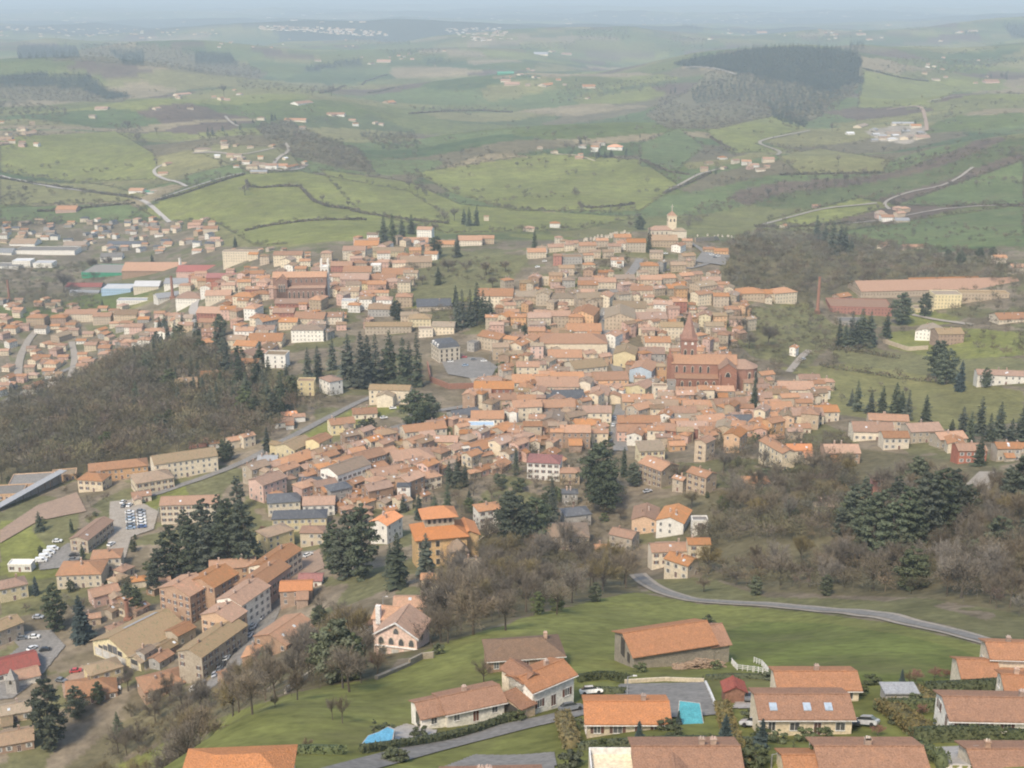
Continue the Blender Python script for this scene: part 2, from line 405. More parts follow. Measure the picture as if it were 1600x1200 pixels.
def wmat(k, far=False):
    n_, c1, c2 = WALL[k]
    m = material('render_'+k+('_far' if far else ''), c1, c2, scale=2.2, vary=.16, bump=.25, bscale=.5)
    if far and not m.get('win'):
        m['win'] = 1
        nt = m.node_tree; N, L = nt.nodes, nt.links
        b = [x for x in N if x.type == 'BSDF_PRINCIPLED'][0]
        src = b.inputs['Base Color'].links[0].from_socket
        tc = N.new('ShaderNodeTexCoord'); sp = N.new('ShaderNodeSeparateXYZ'); L.new(tc.outputs['Object'], sp.inputs[0])
        geo = N.new('ShaderNodeNewGeometry')
        def mth(op, a, b_=None):
            q = N.new('ShaderNodeMath'); q.operation = op
            for i, v in enumerate((a, b_)):
                if v is None: continue
                if isinstance(v, (int, float)): q.inputs[i].default_value = v
                else: L.new(v, q.inputs[i])
            return q.outputs[0]
        # window grid: 2.7 m apart, one row per 2.85 m storey
        fx = mth('FRACT', mth('MULTIPLY', mth('ADD', sp.outputs['X'], 200.3), 1/2.7)); fy = mth('FRACT', mth('MULTIPLY', mth('ADD', sp.outputs['Y'], 200.3), 1/2.7))
        fz = mth('FRACT', mth('MULTIPLY', mth('ADD', sp.outputs['Z'], 28.5), 1/2.85))
        inx = mth('MULTIPLY', mth('GREATER_THAN', fx, .33), mth('LESS_THAN', fx, .67))
        iny = mth('MULTIPLY', mth('GREATER_THAN', fy, .33), mth('LESS_THAN', fy, .67))
        inz = mth('MULTIPLY', mth('GREATER_THAN', fz, .32), mth('LESS_THAN', fz, .80))
        up = mth('MULTIPLY', mth('GREATER_THAN', sp.outputs['Z'], .2), inz)
        # which wall: the two long or the two short ones
        ns = N.new('ShaderNodeVectorTransform'); ns.vector_type = 'NORMAL'; ns.convert_from = 'WORLD'; ns.convert_to = 'OBJECT'
        L.new(geo.outputs['True Normal'], ns.inputs[0]); s2 = N.new('ShaderNodeSeparateXYZ'); L.new(ns.outputs[0], s2.inputs[0])
        facey = mth('GREATER_THAN', mth('ABSOLUTE', s2.outputs['Y']), .5)
        inw = mth('ADD', mth('MULTIPLY', inx, facey), mth('MULTIPLY', iny, mth('SUBTRACT', 1.0, facey)))
        fac = mth('MULTIPLY', mth('MULTIPLY', inw, up), .52)
        mx = N.new('ShaderNodeMix'); mx.data_type = 'RGBA'; L.new(fac, mx.inputs['Factor']); L.new(src, mx.inputs['A']); mx.inputs['B'].default_value = (.05, .05, .055, 1)
        L.new(mx.outputs['Result'], b.inputs['Base Color'])
    return m
NEARC = dict(b=((.345, .185, .11), (.285, .155, .095)), o=((.41, .19, .09), (.34, .165, .08)), r=((.30, .16, .097), (.245, .135, .083)), n=((.54, .22, .08), (.48, .195, .07)), x=((.30, .075, .05), (.24, .06, .045)), d=((.22, .14, .09), (.18, .12, .08)))
def nmat(k):
    if k not in NEARC: return rmat(k)
    c1, c2 = NEARC[k]
    return material('near_roofing_'+k, c1, c2, scale=1.1, vary=.05, rough=.9, col3=tuple(x*.82+.02 for x in c1), bump=.8, bscale=.22, spec=.15)
def rmat(k):
    n_, c1, c2, c3 = ROOF[k]
    return material('roofing_'+k, c1, c2, scale=1.5, vary=.24, col3=c3, stretch=(1.5, .7, 1), rough=.85, bump=.6, bscale=.28, spec=.2 if k not in 'lzw' else .45)
M_PANE = material('window_glass', (.085, .088, .092), (.12, .122, .125), rough=.15, spec=.6, vary=.4)
M_WHITE = material('white_paint', (.72, .70, .66), (.62, .60, .56), vary=.08)
M_SHUT = material('brown_shutter', (.16, .07, .05), (.12, .055, .04), vary=.25)
M_SHUTW = material('pale_shutter', (.52, .50, .46), (.44, .42, .38), vary=.12)
M_CHIM = material('chimney_render', (.42, .30, .23), (.33, .22, .16), vary=.25)
M_POT = material('chimney_pot_clay', (.50, .30, .22), (.6, .55, .48), vary=.3)
M_STONE = material('old_stone', (.30, .26, .20), (.22, .19, .15), scale=1.2, bump=.4, vary=.15)
M_BRICK = material('red_brick', (.31, .15, .10), (.25, .13, .09), scale=1.5, bump=.3, vary=.08)
M_DARK = material('dark_opening', (.055, .048, .042), (.07, .062, .052))

class MB:
    """collects boxes, prisms and tubes, then links them as ONE mesh"""
    def __init__(s): s.v = []; s.f = []; s.m = []
    def add(s, vs, fs, mi=0):
        k = len(s.v); s.v += [tuple(map(float, v)) for v in vs]
        s.f += [tuple(i+k for i in f) for f in fs]; s.m += [mi]*len(fs); return s
    def box(s, x0, x1, y0, y1, z0, z1, mi=0):
        return s.add([(x0, y0, z0), (x1, y0, z0), (x1, y1, z0), (x0, y1, z0), (x0, y0, z1), (x1, y0, z1), (x1, y1, z1), (x0, y1, z1)],
                     [(0, 3, 2, 1), (4, 5, 6, 7), (0, 1, 5, 4), (1, 2, 6, 5), (2, 3, 7, 6), (3, 0, 4, 7)], mi)
    def prism(s, poly, z0, z1, mi=0):
        n_ = len(poly)
        return s.add([(x, y, z0) for x, y in poly]+[(x, y, z1) for x, y in poly],
                     [tuple(range(n_))[::-1], tuple(range(n_, 2*n_))]+[(i, (i+1) % n_, n_+(i+1) % n_, n_+i) for i in range(n_)], mi)
    def slab(s, quad, t, mi=0):
        """a sheet with thickness t straight down from the given top polygon"""
        n_ = len(quad)
        return s.add(list(quad)+[(x, y, z-t) for x, y, z in quad], [tuple(range(n_)), tuple(range(n_, 2*n_))[::-1]]+[(i, n_+i, n_+(i+1) % n_, (i+1) % n_) for i in range(n_)], mi)
    def cone(s, x, y, z0, z1, r0, r1, n_=8, mi=0, ph=0):
        b0 = [(x+r0*math.cos(ph+2*math.pi*i/n_), y+r0*math.sin(ph+2*math.pi*i/n_), z0) for i in range(n_)]
        b1 = [(x+r1*math.cos(ph+2*math.pi*i/n_), y+r1*math.sin(ph+2*math.pi*i/n_), z1) for i in range(n_)]
        return s.add(b0+b1, [tuple(range(n_))[::-1], tuple(range(n_, 2*n_))]+[(i, (i+1) % n_, n_+(i+1) % n_, n_+i) for i in range(n_)], mi)
    def build(s, name, mats, parent=None):
        return meshobj(name, s.v, s.f, mats, parent, s.m)

def win_mesh(nm, w_, h_, pane=True, mat=None, frame=True):
    b = MB()
    if frame:
        b.box(-w_/2-.07, w_/2+.07, -.05, .0, h_, h_+.08, 0).box(-w_/2-.10, w_/2+.10, -.12, .0, -.09, 0, 0)
        b.box(-w_/2-.07, -w_/2, -.05, 0, 0, h_, 0).box(w_/2, w_/2+.07, -.05, 0, 0, h_, 0)
        b.box(-.03, .03, -.05, -.022, 0, h_, 0)
    b.box(-w_/2, w_/2, -.02, 0, 0, h_, 1)
    me = bpy.data.meshes.new(nm); me.from_pydata(b.v, [], b.f)
    me.materials.append(M_WHITE); me.materials.append(mat or M_PANE); me.polygons.foreach_set('material_index', np.array(b.m, np.int32)); me.update()
    return me
WIN = win_mesh('window', .95, 1.4); WIN2 = win_mesh('window', 1.3, 1.25); DOORM = win_mesh('door', 1.0, 2.1, mat=M_SHUT)
GARM = win_mesh('garage_door', 2.4, 2.1, mat=M_SHUTW); SKYL = None
def shut_mesh(mat):
    b = MB(); b.box(-.24, .24, -.05, 0, 0, 1.4)
    me = bpy.data.meshes.new('shutter'); me.from_pydata(b.v, [], b.f); me.materials.append(mat); me.update(); return me
SHB, SHW = shut_mesh(M_SHUT), shut_mesh(M_SHUTW)
def put(name, me, parent, x, y, z, rz):
    o = bpy.data.objects.new(name, me); COL.objects.link(o); o.parent = parent; o.location = (x, y, z); o.rotation_euler = (0, 0, rz); return o
def sky_mesh():
    b = MB(); b.box(-.45, .45, -.55, .55, -.06, .07, 0).box(-.36, .36, -.46, .46, .07, .09, 1)
    me = bpy.data.meshes.new('skylight'); me.from_pydata(b.v, [], b.f); me.materials.append(M_WHITE); me.materials.append(material('skylight_pane', (.55, .60, .64), (.48, .53, .58), rough=.2, vary=.2))
    me.polygons.foreach_set('material_index', np.array(b.m, np.int32)); me.update(); return me
SKYM = sky_mesh()
def chimney_mesh(h):
    b = MB(); b.box(-.35, .35, -.3, .3, -1.2, h, 0).box(-.42, .42, -.37, .37, h, h+.1, 0)
    b.cone(-.15, 0, h+.1, h+.42, .11, .09, 6, 1).cone(.17, 0, h+.1, h+.36, .11, .09, 6, 1)
    me = bpy.data.meshes.new('chimney'); me.from_pydata(b.v, [], b.f); me.materials.append(M_CHIM); me.materials.append(M_POT)
    me.polygons.foreach_set('material_index', np.array(b.m, np.int32)); me.update(); return me
CHIM = [chimney_mesh(1.1), chimney_mesh(1.7)]
SITES = []                     # (x, y, radius) of everything built, so that filler and trees keep off
ITEMS = []                     # things waiting for their labels
MANY = dict(k=0)
def body(parent, L_, W_, h, typ, wm, rm, dep=3.0, pitch=.36, ov=.45, rname='roof', wname='wall'):
    """walls and roof of one volume, long axis on x, centred on the origin"""
    x, y = L_/2, W_/2
    rise = y*pitch
    b = MB()
    if typ == 'G':
        b.add([(-x, -y, -dep), (-x, y, -dep), (-x, y, h), (-x, 0, h+rise), (-x, -y, h), (x, -y, -dep), (x, y, -dep), (x, y, h), (x, 0, h+rise), (x, -y, h)],
              [(0, 4, 3, 2, 1), (5, 6, 7, 8, 9), (0, 5, 9, 4), (1, 2, 7, 6), (0, 1, 6, 5), (2, 3, 8, 7), (3, 4, 9, 8)])
    elif typ == 'S':
        b.add([(-x, -y, -dep), (-x, y, -dep), (-x, y, h+rise), (-x, -y, h), (x, -y, -dep), (x, y, -dep), (x, y, h+rise), (x, -y, h)],
              [(0, 3, 2, 1), (4, 5, 6, 7), (0, 4, 7, 3), (1, 2, 6, 5), (0, 1, 5, 4), (2, 3, 7, 6)])
    else:
        b.box(-x, x, -y, y, -dep, h)
    wo = b.build(wname, wm, parent)
    r = MB(); t = .2; X, Y = x+ov*.8, y+ov; e = -ov*pitch
    if typ == 'G':
        for s_ in (-1, 1):
            q = [(-X, s_*Y, h+e+t), (X, s_*Y, h+e+t), (X, 0, h+rise+t), (-X, 0, h+rise+t)]
            if s_ > 0: q = q[::-1]
            r.slab(q, t*.9)
        r.box(-X, X, -.16, .16, h+rise+t*.6, h+rise+t+.08)
    elif typ == 'H':
        k = min(x, y)*.95; zt = h+rise+t; z0 = h+e+t
        A = [(-X, -Y, z0), (X, -Y, z0), (X, Y, z0), (-X, Y, z0)]; B_ = [(-(x-k), 0, zt), (x-k, 0, zt)]
        r.add(A+B_+[(p[0], p[1], p[2]-t) for p in A], [(0, 1, 5, 4), (1, 2, 5), (2, 3, 4, 5), (3, 0, 4), (6, 9, 8, 7), (0, 6, 7, 1), (1, 7, 8, 2), (2, 8, 9, 3), (3, 9, 6, 0)])
    elif typ == 'S':
        r.slab([(-X, -Y, h+e+t), (X, -Y, h+e+t), (X, Y, h+rise+t+ov*pitch*.5), (-X, Y, h+rise+t+ov*pitch*.5)], t)
    else:
        r.box(-x-.12, x+.12, -y-.12, -y+.18, h, h+.5, 1).box(-x-.12, x+.12, y-.18, y+.12, h, h+.5, 1).box(-x-.12, -x+.18, -y+.18, y-.18, h, h+.5, 1).box(x-.18, x+.12, -y+.18, y-.18, h, h+.5, 1)
        r.box(-x+.18, x-.18, -y+.18, y-.18, h-.1, h+.08, 0)
    ro = r.build(rname, [rm, wm], parent)
    return wo, ro, rise
def openings(root, L_, W_, n_, sides, rs, step=2.7, shut=None, zlast=None, big=False, cap=44):
    """individual windows, a door; sides: list of 'f' (front, -y), 'b', 'l', 'r'"""
    got = 0
    for sd in sides:
        span = L_ if sd in 'fb' else W_
        k = max(1, int((span-1.0)/step)); st = span/k
        for fl in range(n_):
            for i in range(k):
                if got >= cap: return
                if rs.random() < (.10 if sd in 'fb' else .35): continue
                u = -span/2+st*(i+.5); z = fl*2.85+.95
                me, nm = WIN, 'window'
                if fl == 0 and i == k//2 and sd in 'fr': me, nm, z = DOORM, 'door', .05
                x, y, rz = {'f': (u, -W_/2, 0), 'b': (-u, W_/2, math.pi), 'l': (-L_/2, -u, -math.pi/2), 'r': (L_/2, u, math.pi/2)}[sd]
                o = put(nm, me, root, x, y, z, rz); got += 1
                if shut and nm == 'window':
                    for q in (-.74, .74): put('shutter', shut, o, q, 0, 0, 0)
def where(cx, yb, wp, a, r):
    p, Z = at(cx, yb)
    s = F/Z; c, sn = abs(math.cos(a)), abs(math.sin(a))
    L_ = max(5.0, wp/s/(c+r*sn)); W_ = max(4.0, L_*r)
    back = (L_*sn+W_*c)/2*.92
    d = np.array([p[0], p[1]])/math.hypot(p[0], p[1])
    c2 = np.array([p[0], p[1]])+d*back
    zc = float(H(c2[0], c2[1]))
    return p, Z, s, L_, W_, c2, zc
def describe(wall, roof, n_, wp, name, L_):
    st = {1: 'single-storey', 2: 'two-storey', 3: 'three-storey', 4: 'four-storey'}[max(1, min(4, int(round(n_))))]
    return st, WALL[wall][0], ROOF[roof][0]
def house(cx, yb, wp, a, n_, typ, wall, roof, r=.75, name='house', label=None, cat=None, group=None, pitch=.36, win=True, shut=None, chim=None, full=False, zoff=0, dark=None):
    ar = math.radians(a)
    p, Z, s, L_, W_, c2, zc = where(cx, yb, wp, ar, r)
    z0 = p[2]*.65+zc*.35+zoff
    ex = max(L_, W_)/2
    cs = [H(c2[0]+dx, c2[1]+dy) for dx in (-ex, ex) for dy in (-ex, ex)]
    dep = max(1.5, z0-float(min(cs))+.6)
    rs = random.Random(int(cx*7+yb*13))
    root = empty(name, (c2[0], c2[1], z0), ar)
    h = n_*2.85+.35
    far = Z > 880 or not win
    body(root, L_, W_, h, typ, wmat(wall, far and win), rmat(roof), dep, pitch)
    rise = W_/2*pitch
    if win and not far:
        sides = ['f']+(['l'] if a > 8 else [])+(['r'] if a < -8 else [])
        if full: sides = ['f', 'l', 'r', 'b']
        if abs(a) > 90: sides = ['b', 'l' if a > 0 else 'r', 'f']
        if shut is None and rs.random() < .6 and Z < 640: shut = rs.choice([SHB, SHW])
        openings(root, L_, W_, max(1, int(n_)), sides, rs, shut=shut or None, cap=40 if Z < 700 else 14, step=2.7 if Z < 700 else 3.4)
    if typ == 'G' and Z < 1150 and L_ > 8 and win and rs.random() < .42:
        wl_ = W_*rs.uniform(.5, .8); ww_ = L_*rs.uniform(.3, .45); wg = empty('wing', (rs.uniform(-.28, .28)*L_, rs.choice([-1, -1, 1])*(W_/2+wl_/2-1.2), 0), 0); wg.parent = root
        if rs.random() < .5: wg.rotation_euler = (0, 0, math.pi/2); body(wg, wl_+1, ww_, h*rs.uniform(.6, .98), 'G', wmat(wall, far), rmat(rs.choice([roof, 'r', 'd'])), dep, pitch)
        else: body(wg, ww_, wl_+1, h*rs.uniform(.45, .9), 'G', wmat(wall, far), rmat(rs.choice([roof, 'r', 'o'])), dep, pitch)
    if typ == 'G' and Z < 1150 and win and rs.random() < .45:
        for _ in range(rs.choice([1, 1, 2])):
            x = rs.uniform(-.38, .38)*L_; y = -rs.uniform(.12, .32)*W_; z = h+(W_/2+y)*pitch+.27
            so_ = put('skylight', SKYM, root, x, y, z, 0); so_.rotation_euler = (math.atan(pitch), 0, 0)
    nc = chim if chim is not None else (rs.choice([1, 1, 2]) if (typ in 'GH' and Z < 1250 and r < 1.6) else 0)
    for i in range(nc):
        x = rs.uniform(-.42, .42)*L_*(.9 if typ == 'G' else .5); y = rs.choice([-.12, .12, .2])*W_
        put('chimney', rs.choice(CHIM), root, x, y, h+rise*(1-abs(y)/(W_/2))-.0, rs.choice([0, math.pi/2]))
    SITES.append((c2[0], c2[1], math.hypot(L_, W_)/2*.8, L_, W_, ar))
    cat = cat or name.replace('_', ' ')
    ITEMS.append(dict(o=root, px=cx, py=yb-4, wall=wall, roof=roof, n=n_, name=name, L=L_, typ=typ, label=label, cat=cat, group=group, Z=Z, kind='b'))
    return root, L_, W_, h, rise
# ---------------------------------------------------------------- the town, building by building
# centre-x, foot-y (photo pixels), width in pixels, ridge angle, storeys, roof form, wall, roof[, width/length]
T = """
838 404 28 5 2 G c r|868 394 26 10 1.5 G c o|893 390 20 10 2 G c r|917 394 26 5 2 G t r|940 386 18 5 2 G t o|972 381 24 0 2 G s r|993 394 27 0 3 G s o
1035 386 40 0 2 G t d|1060 395 22 60 2 G w r|1073 386 14 0 2 G t o|1126 398 20 0 1 G o o|1073 416 24 20 3 G t d|1014 431 25 0 3 H s o|1034 426 14 60 3 G g m
1059 425 22 0 2 G t d|871 415 12 0 3 G k r|893 413 30 5 2 F g d|885 430 22 0 2 G t d|852 446 12 0 2 F c d|916 450 24 5 2 G t r|888 449 18 0 2 H g d|918 462 28 0 3 G t o
945 452 30 0 2 G c r|975 447 30 5 2 G t d|1016 448 30 0 2 G t r|1040 446 28 10 2 G s o|1070 448 24 20 3 G t o|1001 471 31 0 3 G c r|973 478 24 20 3 H c d|946 482 26 70 3 G c o
1054 462 32 15 2 G s o|1027 463 22 30 2 G t r|818 475 36 0 2 G t m|850 478 24 80 3 G s m|880 478 36 0 2 H c m|919 484 40 10 3 G t m|1036 488 30 -8 2 G w r
1061 489 20 0 3 G k o|1098 465 40 30 3 G t m|1095 478 30 30 3 G c r|1125 480 22 0 3 G t o|1143 480 24 70 3 G s d|1169 470 42 5 2 H t o|1220 475 42 20 3 H c o
983 494 50 -5 2 G c m|968 517 48 85 3 G t m|842 515 34 5 3 G c r|872 512 34 0 3 G t r|914 512 44 75 3 G o r|810 508 22 0 2 G o r|878 527 30 0 1 G c d|912 530 48 0 2 G c r
895 556 95 0 3 H c b .5|812 560 30 60 3 G c o|828 552 30 70 3 G c r|1020 500 20 0 2 G c d|1014 512 48 5 2 G t r|1048 530 32 0 3 G c m
1102 512 22 75 3 G y o|1122 512 22 10 3 G o m|1115 522 26 0 2 G c m|977 575 38 80 3 G y m|958 545 28 60 3 G w r|1026 548 36 0 2 G c r|1034 535 14 80 2 G c r|1015 566 40 0 2 G g r
825 594 33 -2 3 G c r|882 572 48 0 2 G t r|915 590 60 20 2 G c m|943 572 24 30 2 G o r|952 608 52 5 2 G o o|885 608 50 5 2 G t o|828 612 50 0 2 G c r|855 600 24 0 2 G c r
1003 621 36 60 2 G y o|1030 626 20 0 3 F c d|1048 625 10 0 4 F g d
870 618 60 0 2 G c r|842 628 22 80 2 G c r|880 632 60 5 1 G g l|937 632 32 80 2 G c r|960 622 24 60 2 G w o|822 660 45 8 3 G c r|803 668 12 80 3 G w r|872 652 48 5 2 G b r
864 682 34 80 3 G b d|897 668 36 30 2 G s d|932 660 40 0 2 G c r|832 690 26 0 3 G s r|918 680 36 0 2 H c o|937 686 26 40 2 G t o|898 700 42 0 3 G b o|870 700 18 0 3 G b o
806 693 24 -20 2 G p r|995 642 44 0 2 G t r|1085 628 54 0 2 G c r .5|1128 625 30 0 2 G s o|1025 650 60 0 2 G t d .5|1000 656 40 40 2 G s o|1096 650 56 0 2 G t r .5|1137 650 52 10 2 G t r
997 676 60 0 2 G p o .5|1040 665 24 70 2 G w r|1065 660 38 0 2 G w r|1088 656 28 0 2 G c d|1080 686 44 0 2 G k r|1107 676 48 15 2 G t r|1150 668 44 5 1 G g l
985 690 40 0 2 G p r|993 697 28 75 2 G w r|1100 722 30 50 3.4 G t o|1148 708 36 60 3 G o o|1213 630 30 0 2 G y d|1240 622 50 0 2 G c r|1245 632 40 0 1 G c r
1210 655 46 5 2 G c o|1230 665 30 60 2 G t d|1258 665 44 0 2 G c r|1285 660 40 5 2 G c o|1385 675 58 -8 2 G t r .5|1360 688 60 -5 1.5 G c r|1395 702 36 0 2 G c r
1438 692 52 8 2 G s r|1480 700 46 10 1.5 G s o|1490 708 28 80 1.5 G c o|1512 723 40 0 2 G k r|1570 720 34 0 2 G s o|1597 708 24 0 1 G s o|1311 726 48 0 2 G b o
1175 612 28 0 2 G c r|1195 600 26 20 2 G t r|1262 606 30 0 2 G c r|1185 636 34 0 2 G t r|1160 690 30 10 2 G t r|1045 640 22 0 2 G t r
775 480 52 -3 3 G c o|772 550 48 -35 3 G s o|790 508 28 60 2 G c o|800 551 26 -30 3 G t o|772 622 56 0 2 G k o .6|762 670 46 0 2 G c r|750 722 54 45 2 G w r
785 690 34 60 2 G s o|795 660 20 60 2 G w r|725 660 50 25 1 G g l|697 707 34 0 2 G y r|663 710 36 60 2 G t d|662 700 68 20 3 G c o .5|645 737 68 15 2 H s o|620 712 18 0 2 G y m
575 745 54 40 3 G b r|542 772 70 48 3.4 G w d .6|467 745 66 50 2 H s o .5|420 785 52 50 3 G p r|605 765 62 30 2 G t r|590 795 46 30 3 G b r|617 772 40 30 2 G t d|702 735 30 60 1 G b o
860 730 30 60 2 G t r|640 760 36 30 2 G t r|680 680 30 20 2 G t r|785 640 40 5 2 G t r|820 640 30 0 2 G t r|845 672 26 60 2 G t d|1060 645 26 0 2 G s r
420 520 36 40 3 G g o|410 470 24 0 2 H c o|487 510 46 -5 2 G c r|520 507 30 0 2 G c o|452 515 26 0 2 G c o|483 534 46 0 3 H w d .55|512 532 20 60 2 G g d|608 522 66 0 2 G s m .3
657 510 32 0 2 H y m|666 527 20 0 2 F c d|694 523 34 -5 2 G c m|418 545 48 0 2 G c o|432 538 20 0 2 G c o|434 575 32 -5 3 F w m|572 478 26 60 2 G w o|595 495 34 -5 2 G g d
548 466 26 0 2 G c d|546 482 20 0 2 F w w|556 452 40 0 3 G p r|572 454 20 0 2 G y o|600 447 36 0 2 G t o|560 435 40 0 2 G c r|535 448 24 0 3 G c r|622 434 44 0 1 G y o
650 420 48 8 2 G t d|588 424 14 0 2 F w w|608 402 44 0 2 G y m .5|574 392 34 0 2 G c o|555 405 32 0 3 G c r|665 371 24 -10 3 G w r|650 383 36 0 1 G c r|696 386 26 0 1 G t r
735 384 34 0 2 G c r|760 381 22 0 2 G t o|583 375 16 0 2 G w d|678 485 52 5 1 G s l|385 480 34 -10 3 H c o|343 471 38 5 2 G c o|335 500 44 -5 2 G k r|290 507 24 0 2 G c d
385 535 26 0 3 G w r|388 560 36 -10 3 G c o|330 548 30 20 2 G t o|293 612 34 10 2 G t d|337 603 40 5 2 G t o|740 550 18 60 2 F g g|640 505 24 0 2 G t m|535 425 30 0 2 G k r
590 455 26 0 2 G p r|575 470 24 30 2 G p r|465 480 60 0 1 G k r .4|445 500 30 0 2 G k r|800 500 20 0 2 G c o
1107 395 16 0 1 G t r|1025 405 18 0 2 G t d|960 395 18 0 2 G s r|950 404 16 0 2 G t d|1085 440 22 10 2 G t r|1110 450 26 0 2 G t o
"""
# outlying, valley and lower-town houses
S_ = """
60 509 28 0 3 H t r|95 509 24 0 3 H b o|130 503 50 0 3 G c r .5|163 507 28 0 3 G t r|200 500 36 0 2 G t d|97 535 30 60 2 G t m|300 475 44 -5 2 H w r
210 658 0 0 1 G c r|452 658 28 20 1 G c n|444 669 34 15 1 G w r|467 660 22 15 1 G w r|534 680 46 20 2 G y r|570 655 42 10 1 G c r|387 700 26 40 2 G c r|368 702 30 30 1.5 G c r|335 702 18 20 1 G w r
312 699 28 0 1 H k r|150 768 46 -10 2 H c r|170 893 50 10 2 H c r|132 918 72 5 2 H c r|22 941 52 30 2 H y r|165 948 52 35 1.5 G p o|420 728 30 0 1 G g z|500 808 52 5 2 G w r
490 852 36 0 2 H c o|673 917 28 0 1 G t o|695 932 40 60 1 G y m|642 960 50 0 1 G c o|738 900 56 0 1 H y m|8 1010 60 50 2 G s m|27 1130 56 20 1 G t m|25 1178 70 20 1 G b d
146 1103 90 20 1 H b o|256 1092 84 30 1 H b o|358 1070 34 40 1 G b r|230 1045 26 60 2 G g d|1028 763 62 -50 3 G s o .8|1095 775 46 -45 3 G t o|1062 770 24 -40 2 G s r
851 751 56 -8 3 H w x|890 757 30 0 2 H t r|890 790 24 0 2 H g l|899 826 48 15 2 H g l|873 858 92 0 2 H s d .6|1008 834 48 80 2 G o r|1052 838 60 70 2 G w o|1092 835 24 0 2 F w g
975 862 48 -30 2 G s r|1048 883 70 5 2 G c r .5|1090 872 34 0 2 G c o|1064 905 54 -40 2 G c o|1180 765 40 0 1 H t o|762 828 46 20 3 H w r|605 850 48 60 3 G w n|940 868 22 0 1 G t o
1246 722 38 0 2 G c n|1212 735 46 112 3 G c b .35|1370 772 20 0 2 G k r|1285 803 30 0 1 G s d .6|1240 557 16 60 2 G w r|1535 530 0 0 1 G c r|1450 533 50 60 2 G w m|1478 540 44 5 3 G b m
1575 505 50 5 1 G c r|1590 428 26 0 2 G c o|1560 412 20 0 2 G c o|1568 602 90 -8 2 G w r .3|1195 470 30 0 2 G c o|1160 462 22 0 1 G t r|580 990 34 30 1 G w r|1015 722 44 8 2 S y m
1043 690 52 -15 2 G k o|1005 600 48 72 3 G u r|1035 700 22 0 2 G t r|853 545 24 0 3 G c o
"""
def rows(s):
    for t in s.replace('\n', '|').split('|'):
        q = t.split()
        if len(q) < 8: continue
        v = list(map(float, q[:5]))
        if v[2] < 5: continue
        yield v, q[5], q[6], q[7], (float(q[8]) if len(q) > 8 else .75)
for (v, ty, wl, rf, r) in rows(T):
    nm = 'townhouse' if v[4] >= 3 else 'terraced_house'
    house(v[0], v[1], v[2]*1.10, v[3], v[4], ty, wl, rf, r, name=nm, cat=nm.replace('_', ' '), group='houses packed along the town streets')
for (v, ty, wl, rf, r) in rows(S_):
    house(v[0], v[1], v[2], v[3], v[4], ty, wl, rf, r, name='house', cat='house', group='separate houses around the town edge')
# farms and hamlets in the hills
FARM = """
1385 346 20 0 2 G w r|1405 340 18 20 2 G t r|1408 348 22 0 1 G c z|1225 357 16 55 1 G c r|1166 258 16 -5 2 G w o|1178 262 14 0 1.5 G w r|1200 254 18 0 2 G c o|1130 265 12 55 1 G c r|1188 268 14 0 1 G c d
961 235 26 -10 2 H w n|929 237 12 0 3 G w o|907 246 8 0 2 G c o|868 241 8 0 2 H c d|864 240 8 0 1 G w r|472 165 34 55 1 G w o .5|525 181 28 0 1 G w r .5|608 162 22 55 1 G t o|462 190 34 0 1 G c r .4|408 188 12 0 2 H c d
215 301 24 -5 1 G w o|235 303 14 0 1 G w e|240 302 12 20 1 G c d|107 332 32 0 1.5 G p o|262 259 16 55 1 G c r|255 274 16 10 1 G c o|285 150 26 55 1 G c o .4|160 172 20 0 1 G c r|245 172 14 55 1 G c r|298 171 10 0 1 G c d|520 182 14 55 1 G c r
855 136 30 55 1 G c o .5|800 134 24 0 1 G t r|920 138 20 0 1.5 G c o|845 86 22 0 1 G c z|862 82 14 55 1 G c d|885 86 16 0 1 G c r|813 118 12 55 1 G c r|790 116 26 0 1 G e e .5|918 155 10 55 1 G c r|790 128 16 0 1 G c r
1548 130 22 0 1.5 G p o|1460 105 10 55 1 G c d|1462 126 12 0 1 G c d|1500 52 18 55 1 G c o|1520 50 14 0 1 G c d|1470 65 10 55 1 G c o|1345 55 14 0 1 G c r|1305 56 18 55 1 G c r|1358 63 10 0 1 G c o|1388 40 14 55 1 G c r
1110 62 10 55 1 G w o|1190 52 16 0 1 G c o|1140 53 12 55 1 G c o|1005 25 8 0 1 G c r|1345 200 30 55 1 G c d .4|1410 195 34 0 1 G c z .3|1430 200 16 0 1.5 G c o|1395 212 22 0 1 G c d|1418 218 30 55 1 G c d .4|1380 218 16 0 1 G c d
1440 217 22 0 1 G c r|1365 205 16 55 1 G g z|1275 325 12 0 1 G p r|1380 388 24 55 1 G c r .5|1425 390 34 5 1 G t r .4|826 362 18 0 1.5 H c r|867 356 16 0 2 H w o|760 345 8 0 2 G c d|35 205 14 0 2 H c d|45 212 26 55 1 G t d|10 220 20 0 1 G p d|5 228 18 55 1 G t r
352 232 12 0 2 G c d|318 236 26 0 1 H c d .4|395 265 18 0 2 H c d|410 262 16 0 2 H c d|425 264 18 0 2 G w r|440 262 20 0 1 G w r|455 264 26 55 1 G w o .4|405 271 26 0 1 G c z .4|470 262 16 55 1 G t d|350 224 12 30 1 G c r
145 185 10 0 2 G c d|1100 268 12 0 2 G t r|600 98 22 0 1 G c r|580 101 12 55 1 G c d|497 96 10 0 1 G c r|320 346 14 55 1 G c r|305 355 20 0 1 G p o|330 364 24 5 2 G c o|310 350 16 0 1 G c r|239 60 16 55 1 G c d|222 60 8 0 1 G p r|164 53 10 55 1 G c d
"""
for (v, ty, wl, rf, r) in rows(FARM):
    house(v[0], v[1], v[2], v[3], v[4], ty, wl, rf, r, name='farmhouse', cat='farmhouse', group='farm buildings scattered over the hills', chim=0)
